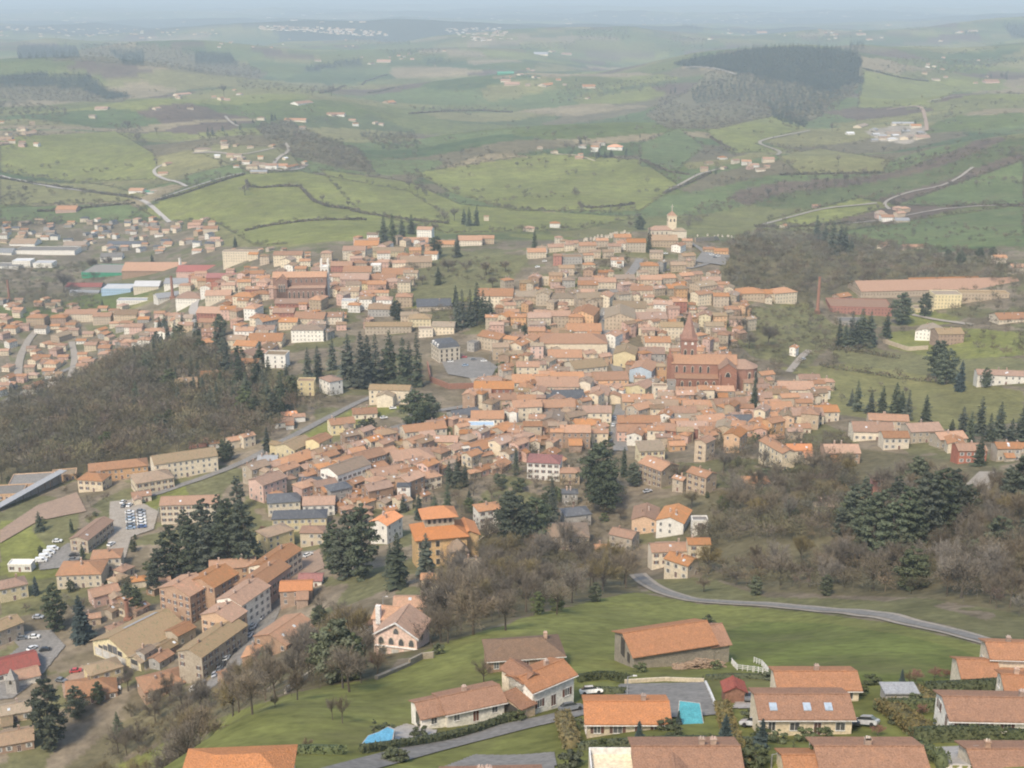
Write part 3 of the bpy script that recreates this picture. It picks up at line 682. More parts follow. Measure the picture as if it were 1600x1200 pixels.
# sheds, halls and works
W_S = """
76 398 94 0 2 F w g .35|38 418 28 0 3 F w w|71 418 30 0 2 F w w|15 420 40 0 1 F w g|176 407 36 8 1.5 G w g|174 431 74 -3 1.5 F e g .9|245 426 96 0 1 G b r .5|233 455 40 0 2 G c w|134 452 56 0 1 G g x .4
187 459 46 0 2 F q w|134 461 46 0 1 G g z .3|262 470 46 30 1 G w z|310 428 60 0 1 G p x .6|350 438 50 0 1 G k x .5|215 474 60 0 1 F w z .3|40 384 40 0 1 G w d|8 398 36 -5 1 G w z|120 387 34 0 1 G w d|280 447 40 0 1 G w z|200 385 60 0 1 G g l .3|340 452 36 0 1 F w e
1340 492 100 -6 2 F k b .6|1400 470 0 0 1 F t d|1475 482 42 0 4 F y m .7|1440 488 30 0 1 F y m|1535 470 75 -3 2 F t m .3|1460 462 270 6 1.4 G t b .22|1315 470 30 30 1 G b o|1330 508 40 0 1 F g g .6
290 750 106 25 3 G c m .42|187 752 95 18 2 H o r .4|102 752 42 15 1 F o m|52 765 70 10 1 F o g|12 782 60 8 1 F o g|240 772 72 28 2 H c d|147 862 46 78 2 G s b .38|300 817 90 5 3 G c b .42|35 893 36 0 1 F w w .5|222 786 34 20 1 G c r
462 719 58 60 2 G y m .8|500 717 40 60 3 G y o .8|284 1010 44 55 1.5 G s r .8|262 1028 34 60 1 G b m .9|20 1068 96 30 1 G w x .7|448 1015 92 62 1 G b o .8|465 945 52 5 2 G b n|487 918 36 0 1 G w x|165 1078 62 35 2 H y m .7
445 805 56 10 2 H c l|470 830 86 5 2 H y l .4|432 868 58 42 3 H y d .7|530 795 44 30 3 H g l|490 776 46 0 2 H g l|632 788 20 0 3 H w l|611 632 66 -5 3 G c m .4|480 618 26 0 3 F y d|518 618 38 -50 3 H w r|752 682 40 0 2 F w u .5|738 725 30 30 2 G g l|700 570 0 0 1 G c l
378 410 56 0 4 F c d .25|452 412 45 0 3 G c r .5|782 740 34 60 1 G b o
"""
for (v, ty, wl, rf, r) in rows(W_S):
    nm = 'apartment_building' if v[4] >= 3 else ('works_building' if v[2] > 44 else 'shed')
    house(v[0], v[1], v[2], v[3], v[4], ty, wl, rf, r, name=nm, cat={'apartment_building': 'large building', 'works_building': 'hall', 'shed': 'shed'}[nm], group={'apartment_building': 'large blocks of the town', 'works_building': 'factory and market halls', 'shed': 'low sheds'}[nm], chim=0)
# the steep street climbing beside the valley road: direction taken from its two ends
a0, a1 = at(335, 1068)[0], at(442, 900)[0]
STA = math.degrees(math.atan2(a1[1]-a0[1], a1[0]-a0[0]))
def street_house(name, px, py, a, L_, W_, n_, wall, roof, typ='G', lab=None):
    p, Z = at(px, py); ar = math.radians(a); c, s_ = math.cos(ar), math.sin(ar)
    x = p[0]+L_/2*c-W_/2*s_; y = p[1]+L_/2*s_+W_/2*c
    root = empty(name, (x, y, p[2]), ar); SITES.append((x, y, math.hypot(L_, W_)/2*.85, L_, W_, ar))
    h = n_*2.85+.35; body(root, L_, W_, h, typ, wmat(wall), rmat(roof), 6, .36)
    openings(root, L_, W_, int(n_), ['f', 'l'], random.Random(int(px)), shut=SHW if px % 2 else SHB, cap=60)
    for i in range(2): put('chimney', CHIM[i], root, (-.3+.5*i)*L_, 0, h+W_/2*.36, 0)
    ITEMS.append(dict(o=root, px=px, py=py-20, wall=wall, roof=roof, n=n_, name=name, L=L_, typ=typ, label=lab, cat=name, group='houses packed along the town streets', Z=Z, kind='b'))
street_house('townhouse', 318, 1064, 65, 25, 10, 3, 's', 'm', lab='long grey stone terrace with mossy roof at the foot of the car-lined street')
street_house('townhouse', 364, 1012, 65, 9, 13, 3.4, 'o', 'o', lab='tall apricot house between grey terrace and white facade')
street_house('townhouse', 381, 992, 65, 17, 11, 4, 'w', 'r', lab='tall white-fronted townhouse halfway up the car-lined street')
street_house('townhouse', 404, 962, 66, 22, 10, 3.6, 'p', 'o', lab='pink townhouse above the tall white-fronted one')
street_house('townhouse', 424, 925, 66, 22, 10, 3, 'c', 'r', lab='cream townhouse with terracotta roof at the top of the car-lined street')
street_house('townhouse', 300, 976, 62, 12, 15, 4, 'b', 'o', lab='big brown stone house with blank gable behind the gabled yellow hall')
street_house('townhouse', 338, 962, 62, 14, 13, 4, 'b', 'o', lab='brown stone house with orange roof set back from the car-lined street')
street_house('townhouse', 330, 922, 12, 18, 9, 3, 'o', 'o', lab='apricot house with orange roof above the brown stone gables')
for q in ("398 1046 30 1.5 G b o .8",):
    t = q.split(); house(float(t[0]), float(t[1]), float(t[2]), STA, float(t[3]), t[4], t[5], t[6], float(t[7]), name='house', cat='house', group='separate houses around the town edge')

# ---------------------------------------------------------------- roads, yards, paths
M_ASPH = material('asphalt', (.19, .18, .165), (.235, .22, .20), scale=5, bump=.1, vary=.05, rough=.9)
M_GRAV = material('pale_gravel', (.34, .30, .25), (.27, .235, .19), scale=2.5, bump=.2, vary=.05, rough=.95)
M_CONC = material('concrete_paving', (.40, .37, .33), (.33, .30, .27), scale=3, vary=.06, rough=.9)
M_REDG = material('reddish_gravel', (.34, .24, .17), (.28, .20, .15), scale=3, vary=.06, rough=.95)
M_LINE = material('road_paint', (.62, .60, .57), (.5, .48, .45), vary=.03)
ROADCELLS = set()
def lift(Z): return .07+.00055*Z
def dens(poly, step):
    out = []
    for a, b in zip(poly[:-1], poly[1:]):
        n_ = max(1, int(np.hypot(*(np.array(b[:2])-np.array(a[:2])))/step))
        for i in range(n_): out.append(np.array(a)+(np.array(b)-np.array(a))*i/n_)
    out.append(np.array(poly[-1])); return np.array(out)
def smooth(p, k=2):
    for _ in range(k):
        q = [p[0]]
        for a, b in zip(p[:-1], p[1:]): q += [a*.75+b*.25, a*.25+b*.75]
        q.append(p[-1]); p = np.array(q)
    return p
def world_line(s, step=4.0, sm=2):
    q = PL(s); pp, tt = hits([a[0] for a in q], [a[1] for a in q])
    P2 = smooth(pp[:, :2], sm); P2 = dens(P2, step); return P2, tt.mean()
def ribbon(name, s, w_, mat, label, extra=0.0, cell=True, step=None, line=False):
    P2, Z = world_line(s, step or max(3.0, .006*at(*PL(s)[0])[1]))
    d = np.gradient(P2, axis=0); d /= np.maximum(np.linalg.norm(d, axis=1), 1e-6)[:, None]
    nrm = np.stack([-d[:, 1], d[:, 0]], -1); K = 5
    off = np.linspace(-w_/2, w_/2, K)
    XY = P2[:, None]+nrm[:, None]*off[None, :, None]
    X, Y = XY[..., 0].ravel(), XY[..., 1].ravel()
    Zr = np.hypot(X, Y); Zs = H(X, Y)+lift(Zr)+extra
    n_ = len(P2); vi = np.arange(n_*K).reshape(n_, K)
    q = np.stack([vi[:-1, :-1], vi[1:, :-1], vi[1:, 1:], vi[:-1, 1:]], -1).reshape(-1, 4)[:, ::-1]
    o = meshobj(name, np.stack([X, Y, Zs], -1), q, mat, smooth=True)
    # make sure it faces up
    if o.data.polygons[0].normal.z < 0: o.data.flip_normals()
    tag(o, label, kind='structure')
    if cell:
        for x, y in zip(X, Y):
            for dx in (-1, 0, 1):
                for dy in (-1, 0, 1): ROADCELLS.add((int(x//3)+dx, int(y//3)+dy))
    return P2
def patch(name, s, mat, label, extra=0.0):
    poly = PL(s); pp, tt = hits([a[0] for a in poly], [a[1] for a in poly])
    x0, y0 = pp[:, :2].min(0); x1, y1 = pp[:, :2].max(0)
    st = max(.4, max(x1-x0, y1-y0)/170)
    gx_ = np.arange(x0, x1+st, st); gy_ = np.arange(y0, y1+st, st)
    XX, YY = np.meshgrid(gx_, gy_, indexing='ij')
    wp = [tuple(p[:2]) for p in pp]
    ins = inpoly((XX[:-1, :-1]+st/2), (YY[:-1, :-1]+st/2), wp)
    vi = np.arange(XX.size).reshape(XX.shape)
    q = np.stack([vi[:-1, :-1], vi[1:, :-1], vi[1:, 1:], vi[:-1, 1:]], -1)[ins]
    Zs = H(XX.ravel(), YY.ravel())+lift(np.hypot(XX.ravel(), YY.ravel()))*1.2+extra
    used = np.unique(q); rem = np.full(XX.size, -1); rem[used] = np.arange(len(used))
    o = meshobj(name, np.stack([XX.ravel(), YY.ravel(), Zs], -1)[used], rem[q], mat, smooth=True)
    tag(o, label, kind='structure')
    for x, y in zip(XX.ravel()[used], YY.ravel()[used]): ROADCELLS.add((int(x//3), int(y//3)))
ribbon('road', "460,1222 600,1186 700,1160 800,1136 880,1120 950,1100", 6.2, M_ASPH, 'grey asphalt road curving past the bungalows')
ribbon('lane_shoulder', "996,898 1015,915 1060,935 1120,941 1200,944 1300,953 1400,968 1480,985 1560,1007 1650,1036", 6.6, M_GRAV, 'pale gravel shoulder of the hillside lane')
ribbon('lane', "996,898 1015,915 1060,935 1120,941 1200,944 1300,953 1400,968 1480,985 1560,1007 1650,1036", 3.5, M_ASPH, 'narrow hillside lane above the barn meadow', extra=.12)
ribbon('main_street', "970,705 962,660 972,640 976,600 958,562 943,520 946,480 958,455 985,430 1000,405", 7.5, M_ASPH, 'main street running up through the old town')
ribbon('valley_street', "300,1085 345,1062 395,1008 436,925 455,885 480,862", 9, M_ASPH, 'street lined with parked cars between terraces')
ribbon('hamlet_lane', "300,240 340,238 365,243 395,240 430,232", 7, M_GRAV, 'pale lane through the knoll hamlet')
ribbon('hamlet_lane', "385,262 430,268 465,266 480,258", 9, M_GRAV, 'pale forecourt lane below the knoll hamlet')
ribbon('hamlet_lane', "425,262 432,248 455,236 445,224", 7, M_GRAV, 'pale lane looping up behind the knoll hamlet')
ribbon('school_road', "185,790 290,757 370,728 430,697 500,660 560,628 640,600", 5, M_ASPH, 'road rising past the school buildings')
ribbon('suburb_road', "0,632 60,600 110,575 150,560", 8, M_ASPH, 'road along the valley suburb')
ribbon('suburb_street', "28,590 30,560 45,530 60,515", 7, M_GRAV, 'suburb side street')
ribbon('suburb_street', "110,590 118,560 112,535", 6, M_GRAV, 'pale suburb cul de sac')
ribbon('market_street', "310,520 305,490 300,480 320,455", 9, M_CONC, 'pale street beside the church quarter')
for s_, w_, m_, l_ in (
  ("265,348 240,325 220,312 150,300 60,288 0,275", 7, M_CONC, 'country road dropping to the valley suburb'),
  ("292,292 262,282 238,270 245,262 262,255", 6, M_CONC, 'country road looping up the knoll'), ("240,314 290,297 380,271", 5, M_CONC, 'field road below the knoll'),
  ("1040,300 1085,275 1110,268 1135,262", 7, M_GRAV, 'road to the two white farms'), ("1215,243 1222,236 1185,226 1190,219 1265,205", 7, M_GRAV, 'winding farm road on the slope'),
  ("1600,322 1480,324 1380,345 1270,352", 6, M_GRAV, 'road along the stream wood'), ("1390,328 1378,316 1420,300 1480,290 1520,262", 5, M_GRAV, 'track over the green ridge'),
  ("1190,352 1230,340 1290,325 1370,318", 6, M_GRAV, 'track through the lower meadow'), ("1448,205 1445,172 1430,165 1385,172", 8, M_REDG, 'earth track above the gravel works'),
  ("1070,106 1110,106 1150,117", 10, M_GRAV, 'pale forest track'), ("1448,160 1500,150 1540,148", 8, M_GRAV, 'hill track'), ("352,182 360,192 372,198", 7, M_GRAV, 'short pale lane'),
  ("1425,492 1460,500 1520,508", 5, M_GRAV, 'drive to the yellow block'), ("1232,582 1250,560 1265,548", 5, M_GRAV, 'drive to the white cottage'),
  ("1070,376 1100,393 1115,412 1060,424 1005,420", 5, M_ASPH, 'lane round the chapel hill'), ("770,628 700,640 640,650", 6, M_ASPH, 'road to the old town from the cedar'), ("745,600 720,560 700,553", 5, M_GRAV, 'drive beside the slate mansion'),
  ("955,450 925,455 900,460", 6, M_ASPH, 'upper town lane')):
    ribbon('country_road', s_, w_, m_, l_)
patch('parking_court', "968,1070 1102,1067 1120,1118 1035,1124 960,1090", M_ASPH, 'asphalt court behind the bright orange roof')
patch('car_park', "172,785 210,782 248,800 240,828 205,840 196,872 165,885 170,830", M_GRAV, 'school car park')
patch('car_park', "60,880 105,850 130,850 128,884 62,892", M_ASPH, 'car park with white vans')
patch('yard', "10,990 80,985 102,1010 62,1060 20,1092 -10,1095 -10,1045 30,1012", M_ASPH, 'grey yard beside the dark red roof')
patch('forecourt', "96,1066 128,1040 205,1062 150,1085 100,1092", M_REDG, 'forecourt of the gabled yellow hall')
patch('square', "450,885 500,858 508,888 455,912", M_REDG, 'reddish gravel square')
patch('car_park', "690,566 700,558 755,560 778,574 768,590 735,592 700,586", M_ASPH, 'town car park beside the slate mansion')
patch('gravel_yard', "1500,768 1530,738 1558,738 1545,775 1525,792", M_GRAV, 'gravel yard on the wooded slope')
patch('parking_area', "1085,410 1105,385 1142,400 1132,416", M_ASPH, 'dark parking area by the chapel')
patch('driveway', "606,1142 634,1132 682,1142 672,1160 616,1160", M_CONC, 'concrete drive of the cream bungalow')
patch('driveway', "1440,1170 1532,1165 1540,1222 1475,1222", M_CONC, 'concrete drive between the hedges')
patch('driveway', "1150,1095 1195,1095 1192,1108 1145,1108", M_CONC, 'drive in front of the wooden shed')
patch('terrace', "690,1200 742,1180 868,1176 868,1222 690,1222", M_ASPH, 'grey terrace inside the lawn loop')
patch('rail_yard', "640,700 610,668 660,655 700,662", M_ASPH, 'grey yard')
patch('dirt_yard', "0,830 60,790 120,770 135,800 60,815 0,850", M_REDG, 'bare earth below the school roofs')
# ---------------------------------------------------------------- buildings with a shape of their own
def site(root, x, y, L_, W_, a): SITES.append((x, y, math.hypot(L_, W_)/2*.85, L_, W_, a))
def corner(name, px, py, a, L_, W_, zo=0.0):
    """root whose local (-L/2, -W/2) corner stands on the ground seen at this pixel"""
    p, Z = at(px, py); ar = math.radians(a); c, s_ = math.cos(ar), math.sin(ar)
    x = p[0]+L_/2*c-W_/2*s_; y = p[1]+L_/2*s_+W_/2*c
    root = empty(name, (x, y, p[2]+zo), ar); site(root, x, y, L_, W_, ar)
    return root, Z
def part(name, parent, x=0, y=0, z=0, rz=0):
    o = empty(name, (x, y, z), rz); o.parent = parent; return o
def reg_item(root, px, py, name, label, cat, Z, group=None):
    ITEMS.append(dict(o=root, px=px, py=py, name=name, label=label, cat=cat, group=group, Z=Z, kind='x'))
def lancet(parent, x, y, z, w_, h, rz, mat=None, arch=True, name='window', frame=True):
    """a pointed or round-headed window: pale surround and dark glass, facing -y before turning"""
    b = MB(); pts_ = [(-w_/2, 0), (w_/2, 0), (w_/2, h-w_*.7), (w_*.3, h-w_*.2), (0, h), (-w_*.3, h-w_*.2), (-w_/2, h-w_*.7)] if arch else [(-w_/2, 0), (w_/2, 0), (w_/2, h), (-w_/2, h)]
    def pl(s_, y0, y1, mi):
        n_ = len(pts_); b.add([(p[0]*s_, y0, p[1]*(1+(s_-1)*.35)) for p in pts_]+[(p[0]*s_, y1, p[1]*(1+(s_-1)*.35)) for p in pts_], [tuple(range(n_)), tuple(range(n_, 2*n_))[::-1]]+[(i, n_+i, n_+(i+1) % n_, (i+1) % n_) for i in range(n_)], mi)
    if frame: pl(1.3, -.08, .1, 0)
    pl(1.0, -.14, .1, 1)
    o = b.build(name, [M_STONEP, mat or M_DARK], parent); o.location = (x, y, z); o.rotation_euler = (0, 0, rz); return o
M_STONEP = material('pale_dressed_stone', (.52, .46, .37), (.44, .38, .30), vary=.05)
def gablebox(parent, nm, x, y, L_, W_, h, wm, rm, rz=0, pitch=.7, dep=4, ov=.35):
    q = part(nm, parent, x, y, 0, rz); body(q, L_, W_, h, 'G', wm, rm, dep, pitch, ov); return q
# --- big brick church with the pointed tower
p, Z = at(1112, 612)
ch = empty('brick_church', (p[0], p[1]+9, p[2]), math.radians(-4)); ch.scale = (1.07, 1.07, 1.07); site(ch, p[0], p[1]+9, 56, 24, 0)
RM = rmat('r')
nv = gablebox(ch, 'nave', -4, 2, 38, 12, 15.5, M_BRICK, RM)
ai = part('aisle', ch, -6, -7.4); body(ai, 30, 7, 8.5, 'S', M_BRICK, RM, 4, .22, .3)
ts = gablebox(ch, 'transept', 9, 0, 26, 10, 15, M_BRICK, RM, math.pi/2)
ap = part('apse', ch, 20, 1)
ring = [(7.5*math.cos(t), 7.5*math.sin(t)) for t in np.linspace(-math.pi/2, math.pi/2, 6)]
MB().prism([(-6, -7.5)]+ring+[(-6, 7.5)], -4, 13.5).build('wall', M_BRICK, ap)
r = MB(); rg_ = [(8*math.cos(t), 8*math.sin(t), 13.5) for t in np.linspace(-math.pi/2, math.pi/2, 6)]
r.add([(-7, -8, 13.5)]+rg_+[(-7, 8, 13.5), (-6.5, 0, 17.5), (0, 0, 17.5)], [(i, i+1, 9) for i in range(1, 6)]+[(0, 1, 9, 8), (6, 7, 8, 9), (0, 7, 6, 5, 4, 3, 2, 1), (7, 0, 8)]).build('roof', RM, ap)
for i in range(5):
    t = -math.pi/2+math.pi*(i+.5)/5
    lancet(ap, 7.2*math.cos(t), 7.2*math.sin(t), 3, 1.5, 8, t+math.pi/2)
for i in range(5): lancet(ch, -17+i*4.6, -10.9, 2.2, 1.3, 4.6, 0)
for i in range(5): lancet(ch, -20+i*4.6, -4.0, 10.2, 1.2, 3.8, 0)
lancet(ch, 9, -13, 10.5, 2.6, 2.8, 0, name='rose_window'); lancet(ch, 9, -13, 0, 2.8, 5, 0, name='door')
for x in (4.4, 13.6): MB().box(x-.5, x+.5, -14.2, -13, -4, 12.5).build('buttress', M_BRICK, ch)
for i in range(6): MB().box(-19.6+i*4.6, -18.9+i*4.6, -11.9, -10.9, -4, 7.2).build('buttress', M_BRICK, ch)
tw = part('tower', ch, -13, 6)
MB().box(-4.6, 4.6, -4.6, 4.6, -4, 29).box(-5, 5, -5, 5, 28, 29.3).build('wall', M_BRICK, tw)
M_SPIRE = material('brick_spire', (.33, .19, .14), (.28, .16, .12), vary=.03)
MB().cone(0, 0, 29.3, 44, 4.9, .25, 8, ph=math.pi/8).build('spire', M_SPIRE, tw)
for sx in (-1, 1): lancet(tw, sx*2, -4.6, 17, 1.4, 5.5, 0); lancet(tw, 4.6, sx*2, 17, 1.4, 5.5, math.pi/2); lancet(tw, sx*2, -4.6, 25.5, 1.2, 1.6, 0, M_WHITE, name='clock_face'); lancet(tw, -4.6, sx*2, 17, 1.4, 5.5, -math.pi/2)
MB().box(-1.6, 1.6, -1.6, 1.6, -4, 19).cone(0, 0, 19, 24, 1.9, .1, 4, ph=math.pi/4).build('stair_turret', M_BRICK, part('turret', ch, -24, -2))
SITES.append((p[0], p[1]-6, 24, 60, 14, 0)); reg_item(ch, 1110, 575, 'brick_church', 'large red brick church with pointed tower above the old town', 'church', Z)
# --- chapel on the hill
p, Z = at(1040, 369)
ch = empty('hilltop_chapel', (p[0], p[1]+5, p[2]), math.radians(4)); site(ch, p[0], p[1]+5, 34, 14, 0)
q = part('nave', ch, -5, 0); body(q, 22, 11, 6, 'H', wmat('c'), RM, 5, .6)
q = part('apse', ch, 13, -1); body(q, 14, 9, 5, 'H', wmat('c'), rmat('m'), 5, .5)
q = part('tower', ch, 6.5, 2); MB().box(-4, 4, -4, 4, -3, 19).box(-4.3, 4.3, -4.3, 4.3, 18.6, 19.2).build('wall', wmat('c'), q)
MB().cone(0, 0, 19.2, 23.5, 6, .2, 4, ph=math.pi/4).build('roof', RM, q)
for sx in (-1, 1): lancet(q, sx*1.8, -4, 13.5, 1.3, 2.8, 0); lancet(q, -4, sx*1.8, 13.5, 1.3, 2.8, -math.pi/2)
MB().box(-.25, .25, -.2, .2, 23, 30).box(-1.2, 1.2, -.2, .2, 27.3, 27.9).build('cross', M_STONEP, q)
for i in range(4): lancet(ch, -13+i*4.5, -5.5, 2, 1, 2.4, 0)
reg_item(ch, 1045, 350, 'hilltop_chapel', 'pale chapel with square orange-capped bell tower and cross on the hilltop', 'chapel', Z)
# --- church with the white tower
p, Z = at(468, 470)
ch = empty('white_towered_church', (p[0], p[1]+8, p[2]), math.radians(3)); site(ch, p[0], p[1]+8, 48, 20, 0)
M_BRD = material('brown_brick', (.27, .17, .13), (.22, .14, .11), vary=.03)
q = part('nave', ch, 0, 1); body(q, 44, 10, 19, 'G', M_BRD, rmat('r'), 6, .7)
q = part('aisle', ch, 0, -6.5); body(q, 42, 7, 11, 'S', M_BRD, rmat('r'), 6, .3)
q = part('transept', ch, -14, 0, 0, math.pi/2); body(q, 20, 9, 18, 'G', M_BRD, rmat('r'), 6, .7)
for i in range(8): lancet(ch, -8+i*3.8, -10, 3, 1.1, 5, 0)
for i in range(7): lancet(ch, -7+i*4.2, -4.1, 14.5, 1.0, 3, 0, M_PANE)
for i in range(3): lancet(ch, -16+i*2, -10.1, 8, 1.1, 6, 0, M_PANE)
q = part('tower', ch, 20, 6); MB().box(-3.3, 3.3, -3.3, 3.3, -6, 26).box(-3.7, 3.7, -3.7, 3.7, 25.5, 26.5).box(-3.3, -2.2, -3.3, -2.2, 26.5, 32).box(2.2, 3.3, -3.3, -2.2, 26.5, 32).box(-3.3, -2.2, 2.2, 3.3, 26.5, 32).box(2.2, 3.3, 2.2, 3.3, 26.5, 32).build('wall', wmat('w'), q)
for sx in (-1, 1): lancet(q, sx*1.5, -3.3, 17, 1.3, 6.5, 0)
SITES.append((p[0]+22, p[1]-4, 14, 16, 26, 0)); SITES.append((p[0], p[1]-8, 20, 44, 14, 0)); reg_item(ch, 470, 455, 'white_towered_church', 'brown brick church with a slim white bell tower in the lower quarter', 'church', Z)
# --- villa with belvedere
root, Z = corner('belvedere_villa', 652, 888, 12, 19, 14)
WO = material('ochre_render', (.60, .40, .20), (.50, .34, .17), vary=.03); RO = nmat('n'); 
q = part('main_block', root); body(q, 19, 14, 12, 'H', WO, RO, 4, .5, 1.1)
q2 = part('belvedere', root, 0, 1.5, 0); MB().box(-5.5, 5.5, -4, 4, 11, 18.0).build('wall', material('timber_frame', (.36, .27, .18), (.5, .43, .30), scale=.8), q2)
r = MB(); X, Y, z0 = 7, 5.4, 18.1
r.add([(-X, -Y, z0), (X, -Y, z0), (X, Y, z0), (-X, Y, z0), (-2, 0, z0+2.9), (2, 0, z0+2.9)], [(0, 1, 5, 4), (1, 2, 5), (2, 3, 4, 5), (3, 0, 4), (0, 3, 2, 1)]).build('roof', RO, q2)
for i in range(5): lancet(q2, -4+i*2, -4, 15.6, 1.1, 1.6, 0, arch=False)
q3 = part('entrance_tower', root, 5.5, -8.5, 0); body(q3, 6.5, 6.5, 8.2, 'H', WO, rmat('d'), 5, .9, .6)
q4 = part('wing', root, 11, 2, 0, math.pi/2); body(q4, 12, 7, 10.5, 'G', WO, RO, 4, .5, .8)
for fl in range(3):
    for i in range(3): lancet(root, -8+i*3.2, -7, 1+fl*3.6, 1.3, 2.1, 0, arch=False)
    lancet(q3, 0, -3.25, -1+fl*3.0, 1.1, 1.9, 0); lancet(q3, 3.25, 0, -1+fl*3.0, 1.1, 1.9, math.pi/2)
reg_item(root, 688, 850, 'belvedere_villa', 'ochre villa with bright orange roofs and a raised belvedere', 'villa', Z)
# --- slate mansion by the car park
root, Z = corner('slate_mansion', 686, 567, 22, 15, 16)
q = part('main_block', root); MB().box(-7.5, 7.5, -8, 8, -5, 9.5).box(-7.8, 7.8, -8.3, 8.3, 9.3, 9.8).build('wall', wmat('c'), q)
r = MB(); r.add([(-7.7, -8.2, 9.8), (7.7, -8.2, 9.8), (7.7, 8.2, 9.8), (-7.7, 8.2, 9.8), (-6.2, -6.7, 12.8), (6.2, -6.7, 12.8), (6.2, 6.7, 12.8), (-6.2, 6.7, 12.8), (-1, 0, 14.2), (1, 0, 14.2)],
   [(0, 1, 5, 4), (1, 2, 6, 5), (2, 3, 7, 6), (3, 0, 4, 7), (4, 5, 9, 8), (5, 6, 9), (6, 7, 8, 9), (7, 4, 8), (0, 3, 2, 1)]).build('roof', rmat('l'), q)
for fl in range(3):
    for i in range(4): lancet(root, -5.6+i*3.7, -8, .8+fl*3, 1.1, 1.9, 0, arch=False); lancet(root, -7.5, -6+i*3.9, .8+fl*3, 1.1, 1.9, -math.pi/2, arch=False)
for i in range(3): MB().box(-.7, .7, -.6, .9, 0, 1.7).add([(-.9, -.7, 1.7), (.9, -.7, 1.7), (.9, 1, 1.7), (-.9, 1, 1.7), (0, 0, 2.4)], [(0, 1, 4), (1, 2, 4), (2, 3, 4), (3, 0, 4)]).build('dormer', M_WHITE, part('dormer_window', root, -7.0, -5+i*4.8, 10.3, -math.pi/2))
reg_item(root, 692, 545, 'slate_mansion', 'cream mansion with steep blue-grey slate roof beside the town car park', 'mansion', Z)
# --- gabled yellow hall
p, Z = at(178, 1038)
root = empty('yellow_hall', (p[0]+6, p[1]+13, p[2]), math.radians(56)); site(root, p[0]+6, p[1]+13, 26, 20, math.radians(56))
WY = material('pale_yellow_timber', (.66, .58, .36), (.58, .50, .32), vary=.03)
q = part('main_hall', root); body(q, 26, 20, 5.4, 'G', WY, rmat('m'), 5, .42, 1.0)
MB().slab([(-5, 3.2, 8.65), (10, 3.2, 8.65), (10, .8, 9.62), (-5, .8, 9.62)][::-1], .08).build('roof_light', rmat('z'), q)
for i in range(4): lancet(q, -13, 7-i*4.2, .2, 3.4, 2.9, -math.pi/2, M_SHUTW, False, 'garage_door')
for i, hh in enumerate((1.0, 1.8, 2.9, 2.9, 1.8)): lancet(q, -13, 5.6-i*2.6, 3.6, 2.2, hh, -math.pi/2, M_PANE, False)
q = part('side_gable', root, -8, -13, 0); body(q, 11, 6.5, 5.0, 'G', WY, rmat('m'), 5, .42, .8)
lancet(q, -5.5, 0, 3.1, 3.4, 1.8, -math.pi/2, M_PANE, False); lancet(q, -5.5, 0, .2, 3.4, 2.5, -math.pi/2, M_SHUTW, False, 'garage_door')
reg_item(root, 190, 1015, 'yellow_hall', 'pale yellow timber-gabled hall with mossy roof and white garage doors', 'hall', Z)
# --- pink house
root, Z = corner('pink_house', 588, 1024, -14, 10.6, 10)
WP = material('pink_render', (.74, .55, .46), (.66, .49, .41), vary=.03); RX = rmat('r')
q = part('main_block', root, 0, 0, 0, math.pi/2); body(q, 10, 10.6, 6.2, 'G', WP, RX, 5, .62, .6)
b = MB()
for s_ in (-1, 1): b.add([(s_*6, -5.75, 5.75), (s_*6, -5.45, 5.75), (0, -5.45, 9.62), (0, -5.75, 9.62), (s_*6, -5.75, 6.1), (s_*6, -5.45, 6.1), (0, -5.45, 9.97), (0, -5.75, 9.97)], [(0, 1, 2, 3), (4, 7, 6, 5), (0, 3, 7, 4), (1, 5, 6, 2), (0, 4, 5, 1), (3, 2, 6, 7)])
b.build('barge_board', M_WHITE, root)
MB().box(-5.5, 5.5, -5.3, -5.0, 2.9, 3.15).box(-5.5, 5.5, -5.3, -5, -.3, 0).build('string_course', M_WHITE, root)
for i in range(4): lancet(root, -3.9+i*2.6, -5, 3.6, 1.2, 1.8, 0, M_PANE)
for i in range(3): lancet(root, -3.6+i*3.3, -5, .6, 1.6, 1.7, 0, M_SHUTW if i else M_PANE, False)
lancet(root, 0, -5, 6.6, 1.2, 1.5, 0, M_PANE); lancet(root, 5.3, -1, 3.6, 1.2, 1.7, math.pi/2, M_PANE)
q = part('wing', root, -5, 5.5, 0); body(q, 7, 7, 6.4, 'G', WP, rmat('o'), 5, .5, .5)
MB().box(-.6, .6, -.5, .5, 5, 10).build('chimney', M_WHITE, part('chimney_stack', root, -7, 2))
reg_item(root, 620, 995, 'pink_house', 'pink rendered house with white barge boards and arched windows', 'house', Z)
# --- stone barn
root, Z = corner('stone_barn', 990, 1044, 17, 18, 10.5)
q = part('main_block', root); body(q, 18, 10.5, 2.9, 'G', M_STONE, nmat('o'), 5, .42, .7)
M_GAP = M_DARK
lancet(root, -9, .6, -.2, 1.9, 3.9, -math.pi/2, M_DARK, False, 'barn_door', frame=False); lancet(root, -9, -2.6, 0, 1.2, 2.0, -math.pi/2, M_DARK, False, 'door', frame=False)
q = part('lean_to', root, 10.4, -.6); body(q, 4, 9, 2.1, 'G', M_STONE, nmat('b'), 5, .48, .5)
reg_item(root, 1035, 1012, 'stone_barn', 'large old stone barn with sagging orange tiled roof in the meadow', 'barn', Z)
